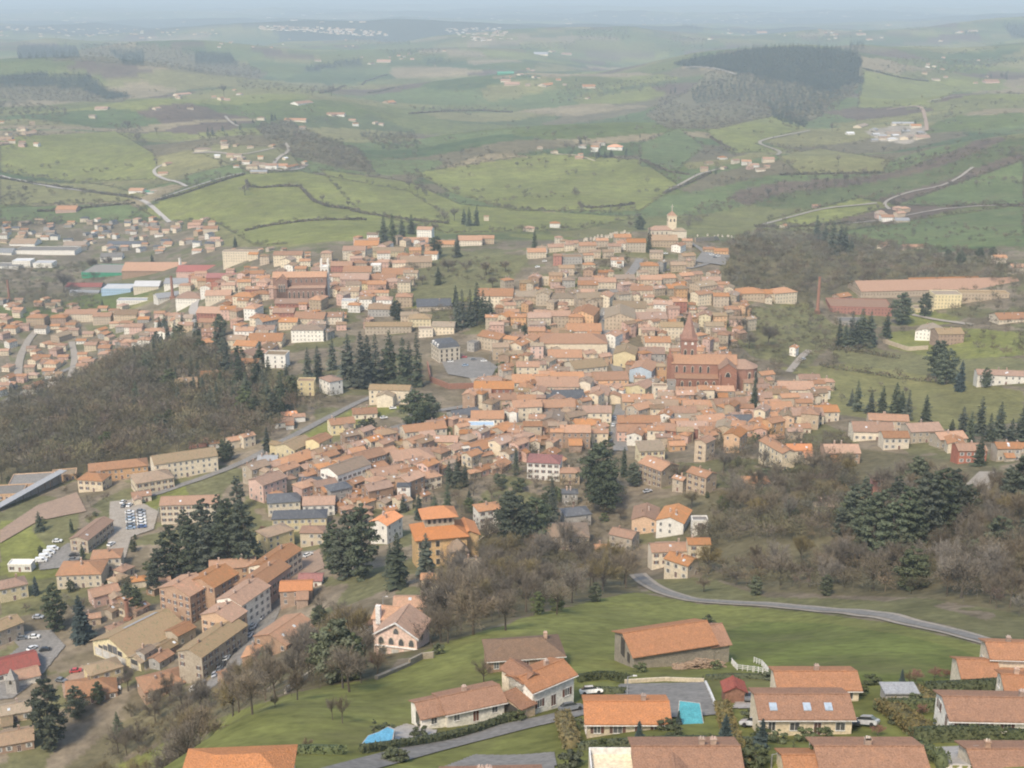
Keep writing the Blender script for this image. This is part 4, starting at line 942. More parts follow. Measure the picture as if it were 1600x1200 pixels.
# firewood heaped against it
def woodpile(px, py, L_, W_, h, n_, a):
    p, Z = at(px, py); b = MB(); rs = random.Random(4)
    for i in range(n_):
        x = rs.uniform(-L_/2, L_/2); y = rs.uniform(-W_/2, W_/2); z = (1-abs(x)/(L_/2)*.6)*h*rs.uniform(0, 1); d = rs.uniform(-.9, .9); l = rs.uniform(.35, .8)
        tube(b, (x-l*math.cos(d), y-l*math.sin(d), z), (x+l*math.cos(d), y+l*math.sin(d), z+rs.uniform(-.2, .2)), .13, .13, 5)
    MB_ = b.build('firewood_heap', material('split_logs', (.30, .22, .15), (.20, .14, .10), scale=.4)); MB_.location = p; MB_.rotation_euler = (0, 0, math.radians(a))
    tag(MB_, 'heap of split firewood along the barn front', kind='stuff')
def tube(b, p, q, r0, r1, k=5):
    p, q = np.array(p, float), np.array(q, float); d = q-p; d /= np.linalg.norm(d)+1e-9
    u = np.cross(d, [0, 0, 1.]); u = u if np.linalg.norm(u) > .05 else np.array([1., 0, 0]); u /= np.linalg.norm(u); v = np.cross(d, u)
    A = [p+(u*math.cos(2*math.pi*i/k)+v*math.sin(2*math.pi*i/k))*r0 for i in range(k)]
    B_ = [q+(u*math.cos(2*math.pi*i/k)+v*math.sin(2*math.pi*i/k))*r1 for i in range(k)]
    b.add(A+B_, [(i, (i+1) % k, k+(i+1) % k, k+i) for i in range(k)]+[tuple(range(k, 2*k))])
woodpile(1092, 1044, 10, 2.4, 1.7, 520, 8)
# --- the near bungalows
M_PLANT = material('terracotta_paving', (.36, .22, .16), (.30, .18, .13), scale=.6)
M_SKY = material('skylight_glass', (.36, .42, .48), (.30, .36, .42), rough=.1, spec=.8, vary=.05)
def near_house(name, px, py, a, L_, W_, n_, typ, wall, roof, label, sides='f', pitch=.42, shut=None, ch=1, extra=None, cat='house', full=1, doors=None, cx=None):
    W_ *= .84; pitch = pitch*.82
    root, Z = corner(name, px, py, a, L_, W_)
    h = n_*2.7+.1
    q = part('main_block', root); body(q, L_, W_, h, typ, wmat(wall), nmat(roof), 3.5, pitch, .55)
    rs = random.Random(int(px))
    for sd in sides:
        span = L_ if sd in 'fb' else W_; k = max(2, int(span/3.0)); st = span/k
        for fl in range(max(1, int(n_))):
            for i in range(k):
                u = -span/2+st*(i+.5); z = fl*2.7+.95; me, nm = (WIN2 if (i+fl) % 2 else WIN), 'window'
                if fl == 0 and i == k//2: me, nm, z = DOORM, 'door', .1
                if doors and fl == 0 and i == 0 and sd == doors: me, nm, z = GARM, 'garage_door', .05
                x, y, rz = {'f': (u, -W_/2, 0), 'b': (-u, W_/2, math.pi), 'l': (-L_/2, -u, -math.pi/2), 'r': (L_/2, u, math.pi/2)}[sd]
                o = put(nm, me, root, x, y, z, rz)
                if shut and nm == 'window':
                    for t in (-.95, .95) if me is WIN2 else (-.76, .76): put('shutter', shut, o, t, 0, -.02, 0)
    for i in range(ch):
        x = rs.uniform(-.3, .3)*L_; put('chimney', CHIM[0], root, x, .3, h+W_/2*pitch-.1, 0)
    MB().box(-L_/2-.5, L_/2+.5, -W_/2-.66, -W_/2-.56, h-.32, h-.2).build('gutter', M_WHITE, root)
    if extra: extra(root, L_, W_, h)
    reg_item(root, cx or px+L_/2*F/Z, py-20, name, label, cat, Z)
    return root
def F1x(r_, L_, W_, h):
    q = part('garage_wing', r_, -L_/2-2.1, .3); body(q, 4.3, W_-.6, h-.35, 'G', wmat('w'), nmat('b'), 3.5, .42, .45)
    lancet(q, -2.15, -1.0, .1, 1.8, 2.2, -math.pi/2, M_PANE, False, 'glass_door'); put('window', WIN, q, 0, -(W_-.6)/2, .9, 0)
near_house('bungalow', 699, 1137, 22, 10.2, 7.6, 1, 'G', 'w', 'b', 'long cream bungalow with terracotta roof beside the curving road', 'frl', extra=F1x, cat='bungalow')
def F2x(r_, L_, W_, h):
    q = part('side_gable', r_, -2.6, 2.2, 0, math.pi/2); body(q, 6, 4, h+.5, 'G', wmat('c'), nmat('r'), 0, .5, .4)
    q = part('porch', r_, -L_/2-1.5, -1.5); body(q, 3, 5, 2.5, 'S', wmat('t'), nmat('r'), 3, .2, .3); lancet(q, -1.5, 0, .2, 3, 2, -math.pi/2, M_DARK, False, 'porch_opening', frame=False)
near_house('house', 832, 1117, 38, 9.2, 7.8, 1.65, 'G', 'w', 'o', 'two-storey cream house with porch standing above the parked grey car', 'fl', shut=SHB, extra=F2x)
near_house('farmhouse', 764, 1052, 8, 15.5, 10, 1.1, 'H', 'b', 'd', 'old brown farmhouse with broad tiled roof half hidden by bare branches', 'fr', ch=1, pitch=.55, cat='farmhouse')
def F5x(r_, L_, W_, h):
    MB().box(-L_/2, L_/2-1.5, -W_/2-2.2, -W_/2, -1.5, .05).build('terrace', M_PLANT, r_)
    MB().box(-1.5, 1.2, -W_/2-2.5, -W_/2-2.2, -.6, .45).build('planter', M_WHITE, r_)
near_house('bungalow', 917, 1154, 0, 12.2, 8.6, 1, 'G', 'c', 'n', 'cream bungalow with vivid orange roof and brown shutters', 'flr', shut=SHB, extra=F5x, cat='bungalow', pitch=.40)
def F6x(r_, L_, W_, h):
    q = part('front_gable', r_, -2, -W_/2-1, 0, math.pi/2); body(q, 7, 6, h-.1, 'G', wmat('c'), nmat('b'), 3, .42, .5)
    MB().box(-L_/2-5.6, -L_/2-.2, -W_/2, 2, -3, h-1).build('garage_base', wmat('c'), r_)
    MB().box(-L_/2-5.6, -L_/2-.2, -W_/2, -W_/2+.12, h-1, h).box(-L_/2-5.6, -L_/2-.2, 1.9, 2, h-1, h).box(-L_/2-5.6, -L_/2-5.45, -W_/2+.12, 1.9, h-1, h).build('balcony_rail', M_WHITE, r_)
near_house('house', 994, 1240, 0, 13, 9.2, 1, 'G', 'c', 'b', 'salmon roofed house with white balcony terrace at the bottom edge', 'f', extra=F6x, ch=2)
def F7x(r_, L_, W_, h):
    for i, x in enumerate((-4.6, .3, 3.4)):
        y0 = -2.4; z = h+(W_/2+y0)*.42+.32
        MB().slab([(x-.55, y0-.6, z-.25), (x+.55, y0-.6, z-.25), (x+.55, y0+.6, z+.25), (x-.55, y0+.6, z+.25)], .14).build('skylight', M_SKY, r_)
near_house('house', 1187, 1150, 0, 13.2, 9.2, 1.1, 'G', 'c', 'b', 'cream house with three skylights in its salmon roof', 'fr', extra=F7x, ch=0)
def F8x(r_, L_, W_, h):
    q = part('front_wing', r_, -1.6, -W_/2-2.4, 0); body(q, 9.5, 6, h-.6, 'G', wmat('c'), nmat('r'), 3, .4, .4)
near_house('house', 1216, 1100, 0, 13, 8, 1, 'G', 'c', 'o', 'orange roofed house with a duller front wing behind the skylight house', 'fr', extra=F8x)
def F9x(r_, L_, W_, h):
    q = part('side_annex', r_, -L_/2-2.2, -1, 0); body(q, 4.4, 7, h-.7, 'G', wmat('c'), nmat('o'), 3, .4, .4)
near_house('house', 1284, 1240, 0, 13, 9.2, 1, 'G', 'c', 'b', 'wide salmon roofed house with white chimneys at the bottom edge', 'f', extra=F9x, ch=2)
near_house('bungalow', 1483, 1150, -2, 19, 8.6, 1, 'G', 'w', 'b', 'long white bungalow with dark red shutters behind the hedges', 'fl', shut=SHB, ch=1, cat='bungalow', cx=1545)
def F11x(r_, L_, W_, h):
    q = part('low_wing', r_, -L_/2-2.4, -3.0, 0); body(q, 6, 6.5, 2.6, 'G', wmat('c'), nmat('o'), 3, .42, .5)
    q = part('front_wing', r_, 0, -W_/2-3, 0); body(q, 8, 6.5, 2.6, 'H', wmat('c'), nmat('o'), 3, .5, .5)
near_house('house', 1545, 1066, -4, 11, 7.4, 1.7, 'G', 'c', 'o', 'cream two-storey house with coral roof and low wings at the lane', 'fl', extra=F11x)
near_house('house', 1570, 1106, -8, 8, 7.4, 1, 'G', 'c', 'o', 'low coral roofed house just above the dark hedge', 'fl')
near_house('house', 1524, 1240, 0, 10, 8.2, 1, 'G', 'c', 'b', 'salmon roofed house in the bottom corner beside the concrete drive', 'f')
near_house('house', 284, 1262, 4, 13, 9.5, 1, 'H', 'w', 'n', 'orange hip roofed house on the meadow at the bottom edge', 'f', pitch=.5, ch=0)
near_house('house', 690, 1284, 2, 12, 8, 1, 'G', 'w', 'b', 'house whose salmon roof just enters the bottom edge', 'f', ch=2)
root, Z = corner('garden_shed', 1132, 1099, 0, 3.4, 3)
q = part('shed_body', root, 0, 0, 0, math.pi/2); body(q, 3, 3.4, 2.2, 'G', wmat('v'), nmat('x'), .6, .5, .35)
reg_item(root, 1146, 1085, 'garden_shed', 'small reddish wooden garden shed beside a dark car', 'shed', Z)
root, Z = corner('grey_shelter', 1383, 1102, 0, 5, 3)
MB().box(-2.5, 2.5, -1.5, 1.5, 0, 2.1).build('wall', wmat('g'), root); MB().box(-2.8, 2.8, -1.8, 1.8, 2.1, 2.3).build('roof', nmat('z'), root)
reg_item(root, 1403, 1088, 'grey_shelter', 'low grey garden shelter with a white roof edge', 'shelter', Z)
# --- pools
def pool(name, quad, col, label, hgt):
    pp, tt = hits([q[0] for q in quad], [q[1] for q in quad])
    z0 = float(np.mean(pp[:, 2])); c = pp[:, :2].mean(0); root = empty(name, (c[0], c[1], z0))
    P_ = [(p[0]-c[0], p[1]-c[1]) for p in pp]; P2 = [(x*1.07, y*1.07) for x, y in P_]
    MB().prism(P2[::-1] if False else P2, -2, hgt).build('rim', M_CONC, root)
    MB().prism(P_, hgt-.05, hgt+.06).build('cover', material('sheet_'+name, col, tuple(c_*.75 for c_ in col), scale=1.5, bump=.6, vary=0, rough=.35), root)
    reg_item(root, np.mean([q[0] for q in quad]), np.mean([q[1] for q in quad]), name, label, 'pool', float(tt.mean()))
pool('covered_pool', [(560, 1169), (566, 1162), (576, 1158), (592, 1157), (606, 1155), (616, 1157), (613, 1162), (602, 1167), (588, 1168), (574, 1171)], (.13, .36, .52), 'kidney-shaped garden pool under a bright blue cover', .25)
pool('tarpaulin_pool', [(1059, 1134), (1061, 1119), (1092, 1119), (1101, 1134)], (.10, .38, .42), 'raised pool under a turquoise tarpaulin beside the vivid orange roof', .9)
# --- tall things
def stack(name, px, py, hpx, r_, mat, label, cat, taper=.7, n_=10):
    p, Z = at(px, py); h = hpx*Z/F/.95
    b = MB().cone(0, 0, -3, h, r_, r_*taper, n_); b.cone(0, 0, h-.8, h, r_*taper*1.2, r_*taper*1.2, n_)
    MB().box(-r_*1.4, r_*1.4, -r_*1.4, r_*1.4, -3, h*.10).build('base', mat, o := empty(name, p)); b.build('shaft', mat, o)
    reg_item(o, px, py-hpx/2, name, label, cat, Z)
stack('factory_chimney', 1277, 490, 56, 1.4, M_BRICK, 'tall brick chimney beside the red works', 'chimney')
stack('factory_chimney', 15, 470, 32, 1.5, M_BRICK, 'brick chimney among bare trees by the valley works', 'chimney')
stack('factory_chimney', 270, 466, 34, 1.8, M_BRICK, 'thin brick chimney above the striped sheds', 'chimney')
stack('white_column', 283, 432, 28, 1.8, wmat('w'), 'slim white column by the red-roofed sheds', 'tower', .9, 4)
stack('factory_chimney', 200, 968, 32, 1.0, M_BRICK, 'short brick chimney behind the gabled yellow hall', 'chimney', .85)
stack('factory_chimney', 212, 962, 14, .9, wmat('o'), 'stubby orange chimney next to the brick one', 'chimney', .95, 4)
p, Z = at(21, 1082)
o = empty('pointed_tower', p); MB().box(-1.8, 1.8, -1.4, 1.4, -2, 5.6).build('shaft', wmat('g'), o); MB().cone(0, 0, 5.6, 9.2, 2.4, .1, 4, ph=math.pi/4).build('cap', wmat('g'), o); lancet(o, 0, -1.4, 4, 1, 1.6, 0, arch=True)
reg_item(o, 21, 1055, 'pointed_tower', 'pale pointed tower in front of the dark red roof', 'tower', Z)
# platform canopy
pa, pb = at(-8, 800)[0], at(101, 753)[0]; d = pb-pa; L_ = float(np.hypot(d[0], d[1])); a = math.atan2(d[1], d[0])
o = empty('long_canopy', (pa+pb)/2, a); MB().box(-L_/2, L_/2, -2.2, 2.2, 4.0, 4.35).build('roof', rmat('z'), o)
for i in range(9): MB().box(-.15, .15, -.15, .15, -4, 4).build('post', M_STONE, part('support', o, -L_/2+4+i*(L_-8)/8, 0))
MB().box(-L_/2, L_/2, 1.6, 1.9, -4, 4).build('back_wall', wmat('g'), o)
reg_item(o, 50, 775, 'long_canopy', 'long narrow grey canopy running below the flat-roofed school wing', 'canopy', 650)
# --- walls and fences
def wall(name, s, h, t, mat, label, cat='wall', step=2.0):
    P2, Z = world_line(s, step, 0); d = np.gradient(P2, axis=0); d /= np.linalg.norm(d, axis=1)[:, None]; nrm = np.stack([-d[:, 1], d[:, 0]], -1)
    b = MB(); v = []
    g = H(P2[:, 0], P2[:, 1])
    for j in range(len(P2)):
        for o_, zz in ((-t/2, -2), (-t/2, h), (t/2, h), (t/2, -2)): v.append((P2[j, 0]+nrm[j, 0]*o_, P2[j, 1]+nrm[j, 1]*o_, g[j]+zz))
    f = [(j*4+k, j*4+4+k, j*4+4+(k+1) % 4, j*4+(k+1) % 4) for j in range(len(P2)-1) for k in range(4)]+[(0, 1, 2, 3), tuple(len(v)-1-k for k in range(4))]
    b.add(v, f); o = b.build(name, mat); q = PL(s); reg_item(o, q[0][0], q[0][1], name, label, cat, Z)
wall('retaining_wall', "668,572 673,597 702,608 757,607", 3.6, .8, M_BRICK, 'brown brick retaining wall below the slate mansion')
wall('cemetery_wall', "1086,378 1115,376 1147,376", 4, .6, wmat('t'), 'tan cemetery wall right of the hilltop chapel')
wall('stone_wall', "446,1084 480,1060 520,1038", 1.4, .5, wmat('c'), 'pale stone wall beside the path under the ivy trees')
wall('stone_wall', "640,1040 660,1030 678,1028", 1.6, .5, M_STONE, 'short rough stone wall in the meadow below the pink house')
wall('stone_wall', "588,1062 612,1052 640,1040", .9, .8, M_STONE, 'tumbled grey stone wall running down from the pink house')
wall('stone_wall', "976,1068 1040,1064 1100,1066", .8, .3, wmat('c'), 'low pale wall closing the back of the asphalt court')
wall('kerb_wall', "1102,1068 1110,1085 1120,1110", .6, .35, M_WHITE, 'white kerb wall down the side of the asphalt court')
wall('stone_wall', "1195,600 1230,612 1290,640", 1.2, .6, M_STONE, 'grey field wall behind the upper cottages')
wall('stone_wall', "1380,535 1420,548 1450,546", 3, .6, wmat('s'), 'grey terrace wall in front of the brown farm block')
wall('stone_wall', "860,240 905,243 930,252", 1.5, .8, wmat('c'), 'pale wall around the orange roofed manor')
wall('stone_wall', "735,858 755,842 775,832", 1.2, .5, wmat('t'), 'tan wall beside the garden steps')
def fence(s, label):
    P2, Z = world_line(s, 1.6, 0); o = empty('rail_fence', (P2[0, 0], P2[0, 1], float(H(P2[0, 0], P2[0, 1]))))
    for j in range(len(P2)):
        g = float(H(P2[j, 0], P2[j, 1])); x, y, z = P2[j, 0]-o.location.x, P2[j, 1]-o.location.y, g-o.location.z
        MB().box(x-.07, x+.07, y-.07, y+.07, z-.3, z+1.25).build('post', M_WHITE, o)
        if j:
            for hh in (.45, .8, 1.15):
                b = MB(); tube(b, (px_, py_, pz_+hh), (x, y, z+hh), .06, .06, 4); b.build('rail', M_WHITE, o)
        px_, py_, pz_ = x, y, z
    reg_item(o, PL(s)[0][0], PL(s)[0][1], 'rail_fence', label, 'fence', Z)
fence("1143,1037 1152,1047 1176,1050", 'white rail fence at the corner of the firewood heap'); fence("1178,1050 1198,1054", 'short white rail fence piece beside the meadow hedge'); fence("1178,1035 1190,1040 1200,1052", 'white rail fence slanting behind the other rails')
def lamp(px, py, hpx, label):
    p, Z = at(px, py); h = hpx*Z/F; o = empty('street_lamp', p)
    b = MB(); tube(b, (0, 0, -.5), (0, 0, h), .13, .08, 6); tube(b, (0, 0, h), (1.1, 0, h+.25), .06, .05, 4); b.build('pole', rmat('z'), o)
    MB().box(.9, 1.6, -.14, .14, h+.17, h+.32).build('lamp_head', M_WHITE, o); reg_item(o, px, py-hpx/2, 'street_lamp', label, 'street lamp', Z)
lamp(599, 962, 32, 'tall thin street lamp behind the pink house roof'); lamp(980, 1088, 34, 'street lamp at the edge of the asphalt court'); lamp(1205, 1200, 24, 'lamp post between the gardens below the skylight house')
lamp(766, 578, 30, 'street lamp on the town car park'); lamp(249, 810, 18, 'lamp post at the corner of the school car park'); lamp(1305, 1205, 26, 'lamp post beside the wide salmon roof'); lamp(1507, 1190, 24, 'lamp post on the concrete drive')
# --- graves round the chapel
rs = random.Random(3)
gm = MB().box(-.55, .55, -.2, .2, -.3, 1.6).box(-.6, .6, -1.8, -.2, -.3, .35); gme = bpy.data.meshes.new('gravestone'); gme.from_pydata(gm.v, [], gm.f); gme.materials.append(M_STONEP)
for i in range(36):
    px_, py_ = (rs.uniform(912, 985), 0) if i < 26 else (rs.uniform(1088, 1144), 0); py_ = (375-(px_-912)*.14+rs.uniform(-3, 3)) if i < 26 else rs.uniform(368, 374)
    p, Z = at(px_, py_); o = bpy.data.objects.new('gravestone', gme); COL.objects.link(o); o.location = p; o.scale = (1.6, 1.6, 1.6); o.rotation_euler = (0, 0, rs.uniform(-.3, .3))
    tag(o, 'small pale gravestone on the chapel hill cemetery', 'gravestone', 'gravestones on the chapel hill')
# ---------------------------------------------------------------- vehicles
PAINT = dict(white=(.75, .75, .73), silver=(.42, .43, .45), grey=(.16, .17, .18), black=(.03, .03, .035), red=(.42, .04, .04), blue=(.07, .12, .26), paleblue=(.28, .36, .46))
PM = {k: material('paint_'+k, v, v, rough=.3, spec=.5, vary=.05, coat=.5) for k, v in PAINT.items()}
M_TYRE = material('tyre_rubber', (.02, .02, .02), (.03, .03, .03)); M_GLASS = material('car_glass', (.03, .035, .04), (.04, .045, .05), rough=.1, spec=.7)
M_HEAD = material('headlight_glass', (.6, .6, .58), (.55, .55, .52), rough=.2)
def prof(b, pts_, y0, y1, mi=0, ins=0.0):
    n_ = len(pts_); A = [(x, y0+ins*(z > .9), z) for x, z in pts_]; B_ = [(x, y1-ins*(z > .9), z) for x, z in pts_]
    b.add(A+B_, [tuple(range(n_)), tuple(range(n_, 2*n_))[::-1]]+[(i, n_+i, n_+(i+1) % n_, (i+1) % n_) for i in range(n_)], mi)
CARM = {}
def car_mesh(kind, col):
    k = (kind, col)
    if k in CARM: return CARM[k]
    if kind == 'van':
        bp = [(-2.4, .35), (2.35, .35), (2.45, .9), (1.7, 1.15), (1.25, 2.0), (-2.35, 2.05), (-2.45, 1.0)]; gp = [(1.62, 1.2), (1.22, 1.88), (.4, 1.88), (.4, 1.2)]; w_ = .93; wx = 1.55
    else:
        bp = [(-2.0, .3), (2.0, .3), (2.1, .62), (1.95, .82), (1.0, .95), (-1.75, .98), (-2.08, .85), (-2.1, .5)]; gp = [(1.05, .94), (.45, 1.38), (-1.05, 1.42), (-1.75, .97)]; w_ = .86; wx = 1.28
    b = MB(); prof(b, bp, -w_, w_, 0)
    if kind != 'van': prof(b, [(.42, 1.37), (.40, 1.44), (-1.02, 1.48), (-1.08, 1.41)], -w_+.2, w_-.2, 0)
    g = MB(); prof(g, gp, -w_+(.1 if kind != 'van' else -.02), w_-(.1 if kind != 'van' else -.02), 0)
    w2 = MB()
    n_ = 10; v0 = [(.33*math.cos(2*math.pi*i/n_), -.1, .33*math.sin(2*math.pi*i/n_)) for i in range(n_)]; v1 = [(x, .1, z) for x, _, z in v0]
    w2.add(v0+v1, [tuple(range(n_)), tuple(range(n_, 2*n_))[::-1]]+[(i, n_+i, n_+(i+1) % n_, (i+1) % n_) for i in range(n_)])
    hd = MB().box(-.04, .04, -.16, .16, -.07, .07)
    out = []
    for nm, m_, mt in (('body', b, PM[col]), ('windows_glass', g, M_GLASS), ('wheel', w2, M_TYRE), ('headlight', hd, M_HEAD)):
        me = bpy.data.meshes.new(nm); me.from_pydata(m_.v, [], m_.f); me.materials.append(mt); me.update(); out.append(me)
    CARM[k] = (out, w_, wx); return CARM[k]
def car(px, py, a, col, kind='car', label=None, zo=.1):
    (bm_, gm_, wm_, hm_), w_, wx = car_mesh(kind, col); p, Z = at(px, py); r = math.hypot(p[0], p[1])
    e = .9; gxn = float(H(p[0]+e, p[1])-H(p[0]-e, p[1]))/(2*e); gyn = float(H(p[0], p[1]+e)-H(p[0], p[1]-e))/(2*e)
    o = empty('parked_van' if kind == 'van' else 'parked_car', (p[0], p[1], p[2]+lift(r)+zo*.3))
    ar = math.radians(a); sl_ = gxn*math.cos(ar)+gyn*math.sin(ar); cs = -gxn*math.sin(ar)+gyn*math.cos(ar)
    o.rotation_mode = 'XYZ'; o.rotation_euler = (math.atan(cs), -math.atan(sl_), ar)
    put('body', bm_, o, 0, 0, 0, 0); put('glazing', gm_, o, 0, 0, 0, 0)
    if Z < 700:
        for x in (-wx, wx):
            for y in (-w_+.08, w_-.08): put('wheel', wm_, o, x, y, .33, 0)
        for y in (-.6, .6): put('headlight', hm_, o, 2.05 if kind != 'van' else 2.42, y, .66, 0)
    ITEMS.append(dict(o=o, px=px, py=py, name=o.name, look=('white van' if kind == 'van' else {'paleblue': 'pale blue'}.get(col, col)+' car'), label=label, cat='van' if kind == 'van' else 'car', group='vehicles parked in and around the town', Z=Z, kind='v'))
car(924, 1086, 4, 'white', label='white hatchback parked on the court behind the vivid orange roof'); car(893, 1112, 18, 'grey', label='dark grey car on the road below the cream house')
car(1171, 1096, 82, 'grey', label='dark car beside the small red garden shed'); car(1325, 1136, 105, 'black', label='black car next to the silver one right of the skylight house')
car(1351, 1135, 150, 'silver', label='silver car on the drive right of the skylight house'); car(1138, 1202, 20, 'black', label='black car beside the salmon roof at the bottom edge')
car(1178, 1137, 160, 'silver', label='silver car against the hedge left of the skylight house')
for px_, py_, c_ in ((409, 968, 'white'), (397, 982, 'white'), (391, 996, 'white'), (380, 1002, 'black'), (375, 1011, 'grey'), (368, 1018, 'black'), (355, 1032, 'white'), (351, 1040, 'black'), (345, 1048, 'grey'), (338, 1056, 'silver'), (415, 955, 'grey'), (421, 940, 'silver'), (427, 925, 'black'), (386, 990, 'grey')): car(px_, py_, STA, c_)
for px_, py_, a_, c_ in ((54, 998, 5, 'white'), (35, 1000, 20, 'grey'), (51, 1016, 60, 'white'), (71, 1018, 10, 'black'), (60, 967, 0, 'silver'), (119, 1051, 10, 'red'), (150, 1043, 10, 'blue'), (142, 1045, 0, 'white'), (96, 1066, -20, 'grey'), (180, 1080, 20, 'white'), (314, 1071, 10, 'grey'), (306, 1078, 15, 'white'),
   (116, 870, 5, 'black'), (115, 877, 5, 'grey'), (90, 848, 5, 'white'), (174, 853, 70, 'white'), (193, 787, 80, 'white'), (194, 793, 80, 'grey'), (203, 792, 80, 'white'), (958, 667, 80, 'white'), (954, 680, 80, 'grey'), (961, 656, 80, 'silver'), (955, 692, 80, 'black'), (944, 492, 80, 'white'), (943, 503, 80, 'grey'), (945, 480, 80, 'silver'),
   (704, 567, 5, 'white'), (756, 566, 5, 'white'), (725, 560, 0, 'red'), (786, 594, 20, 'white'), (727, 573, 5, 'paleblue'), (740, 564, 5, 'grey'), (792, 588, 20, 'grey'), (1112, 400, 10, 'white'), (1106, 398, 10, 'silver'), (1117, 404, 10, 'grey'), (1122, 402, 20, 'white'), (1058, 497, 0, 'white'), (1066, 497, 0, 'paleblue'), (840, 419, 0, 'white'), (851, 410, 0, 'white'),
   (956, 590, 80, 'black'), (540, 658, 25, 'white'), (600, 655, 25, 'white'), (614, 640, 10, 'white'), (430, 712, 30, 'grey'), (280, 518, 0, 'white'), (270, 524, 60, 'silver'), (297, 515, 0, 'white'), (290, 528, 30, 'grey'), (482, 870, 40, 'white'), (979, 448, 10, 'white'), (1012, 770, 20, 'silver'), (1255, 563, 30, 'silver'), (1040, 398, 10, 'white'),
   (1268, 720, 80, 'white'), (1268, 714, 80, 'black'), (1268, 708, 80, 'silver')): car(px_, py_, a_, c_)
cc = ['white', 'silver', 'paleblue', 'white', 'grey', 'paleblue', 'white', 'silver', 'white', 'blue']
for i in range(6): car(203+.4*i, 803+i*4.9, 8, cc[i % 10]); car(220+.5*i, 801+i*4.9, 6, cc[(i*3+4) % 10])
for px_, py_ in ((83, 861), (77, 867), (71, 873), (65, 879)): car(px_, py_, 8, 'white', 'van')
# filler: smaller houses between the ones placed by eye
def clash(x, y, rad):
    for s in SITES:
        dx, dy = x-s[0], y-s[1]
        if abs(dx)+abs(dy) > 160: continue
        c_, n_ = math.cos(s[5]), math.sin(s[5])
        if abs(dx*c_+dy*n_) < s[3]*.46+rad and abs(-dx*n_+dy*c_) < s[4]*.46+rad: return True
    return False
def fill(poly, gap, count, nm, walls, roofs, sizes, grp, seed, storeys=(1, 2), angs=(0, 5, -5, 60, 75), lo=.80):
    poly = PL(poly); rs = random.Random(seed)
    xs = [p[0] for p in poly]; ys = [p[1] for p in poly]; n_ = 0
    cand = [(rs.uniform(min(xs), max(xs)), rs.uniform(min(ys), max(ys))) for _ in range(count*45)]
    cand = [c for c in cand if bool(inpoly(np.array(c[0]), np.array(c[1]), poly))]
    if not cand: return
    pp, tt = hits([c[0] for c in cand], [c[1] for c in cand])
    for (cx, cy_), p, Z in zip(cand, pp, tt):
        if n_ >= count: break
        w_ = rs.uniform(*sizes)
        if (int(p[0]//3), int(p[1]//3)) in ROADCELLS or clash(p[0], p[1]+w_*.3, w_*.5*lo+gap): continue
        st_ = rs.choice(storeys); nm2 = 'townhouse' if (nm == 'terraced_house' and st_ >= 3) else nm
        house(cx, cy_, w_*F/Z, rs.choice(angs), st_, rs.choice('GGGH'), rs.choice(walls), rs.choice(roofs), rs.uniform(.65, .9), name=nm2, cat=nm2.replace('_', ' '), group=grp)
        n_ += 1

VG = 'houses of the valley suburb'
fill("0,470 160,478 330,505 300,520 200,548 150,590 0,628", 1.2, 120, 'suburban_house', 'wccctpg', 'rrodrro', (9, 13), VG, 1, (1, 1.5, 2))
fill("0,352 90,347 210,345 330,348 345,385 330,396 130,396 0,380", 1.5, 95, 'suburban_house', 'wwcctgg', 'drrllod', (9, 14), VG, 2, (1, 1.5, 2))
fill("350,395 420,420 430,470 540,500 640,500 640,450 700,380 560,380 500,415", .1, 60, 'terraced_house', 'cctpwo', 'rrodr', (10, 14), 'houses packed along the town streets', 3, (2, 2, 3))
fill("285,440 430,430 430,560 380,600 340,560 300,500", .2, 40, 'terraced_house', 'cctpwk', 'rrodr', (10, 15), 'houses packed along the town streets', 4, (2, 3))
fill("780,455 1000,430 1130,440 1180,500 1110,640 1290,640 1290,670 1180,700 1000,700 780,700 700,700 720,640 780,600 760,540", -.3, 150, 'terraced_house', 'cctsopb', 'rrodrm', (8, 12), 'houses packed along the town streets', 5, (2, 3, 2), (0, 5, -5, 30, 60, 75), .55)
fill("560,690 700,700 820,700 820,730 700,740 660,780 560,800 500,800 400,760 460,730", -.2, 45, 'terraced_house', 'cctspb', 'rrodr', (9, 14), 'houses packed along the town streets', 6, (2, 3), (30, 45, 50), .65)
fill("1150,610 1290,600 1290,640 1160,650", .3, 10, 'terraced_house', 'cctw', 'rrod', (8, 12), 'houses packed along the town streets', 8, (2,), (0, 10), .7)
fill("820,380 1000,380 1080,400 1060,440 940,440 860,420", .6, 12, 'terraced_house', 'cctw', 'rrod', (8, 11), 'houses packed along the town streets', 9, (2,), (0, 10), .7)
fill("130,1010 300,920 300,1000 240,1060 150,1060", .8, 6, 'shed', 'btg', 'brm', (7, 12), 'low sheds', 10, (1,), (45, 60), .8)
fill("1300,210 1440,195 1450,215 1370,226", 2, 8, 'shed', 'wg', 'zwg', (12, 20), 'low sheds', 11, (1,), (0, 10))
fill("300,228 470,228 480,262 390,272", 3, 14, 'farmhouse', 'wct', 'dwro', (10, 16), 'farm buildings scattered over the hills', 12, (1, 1.5))
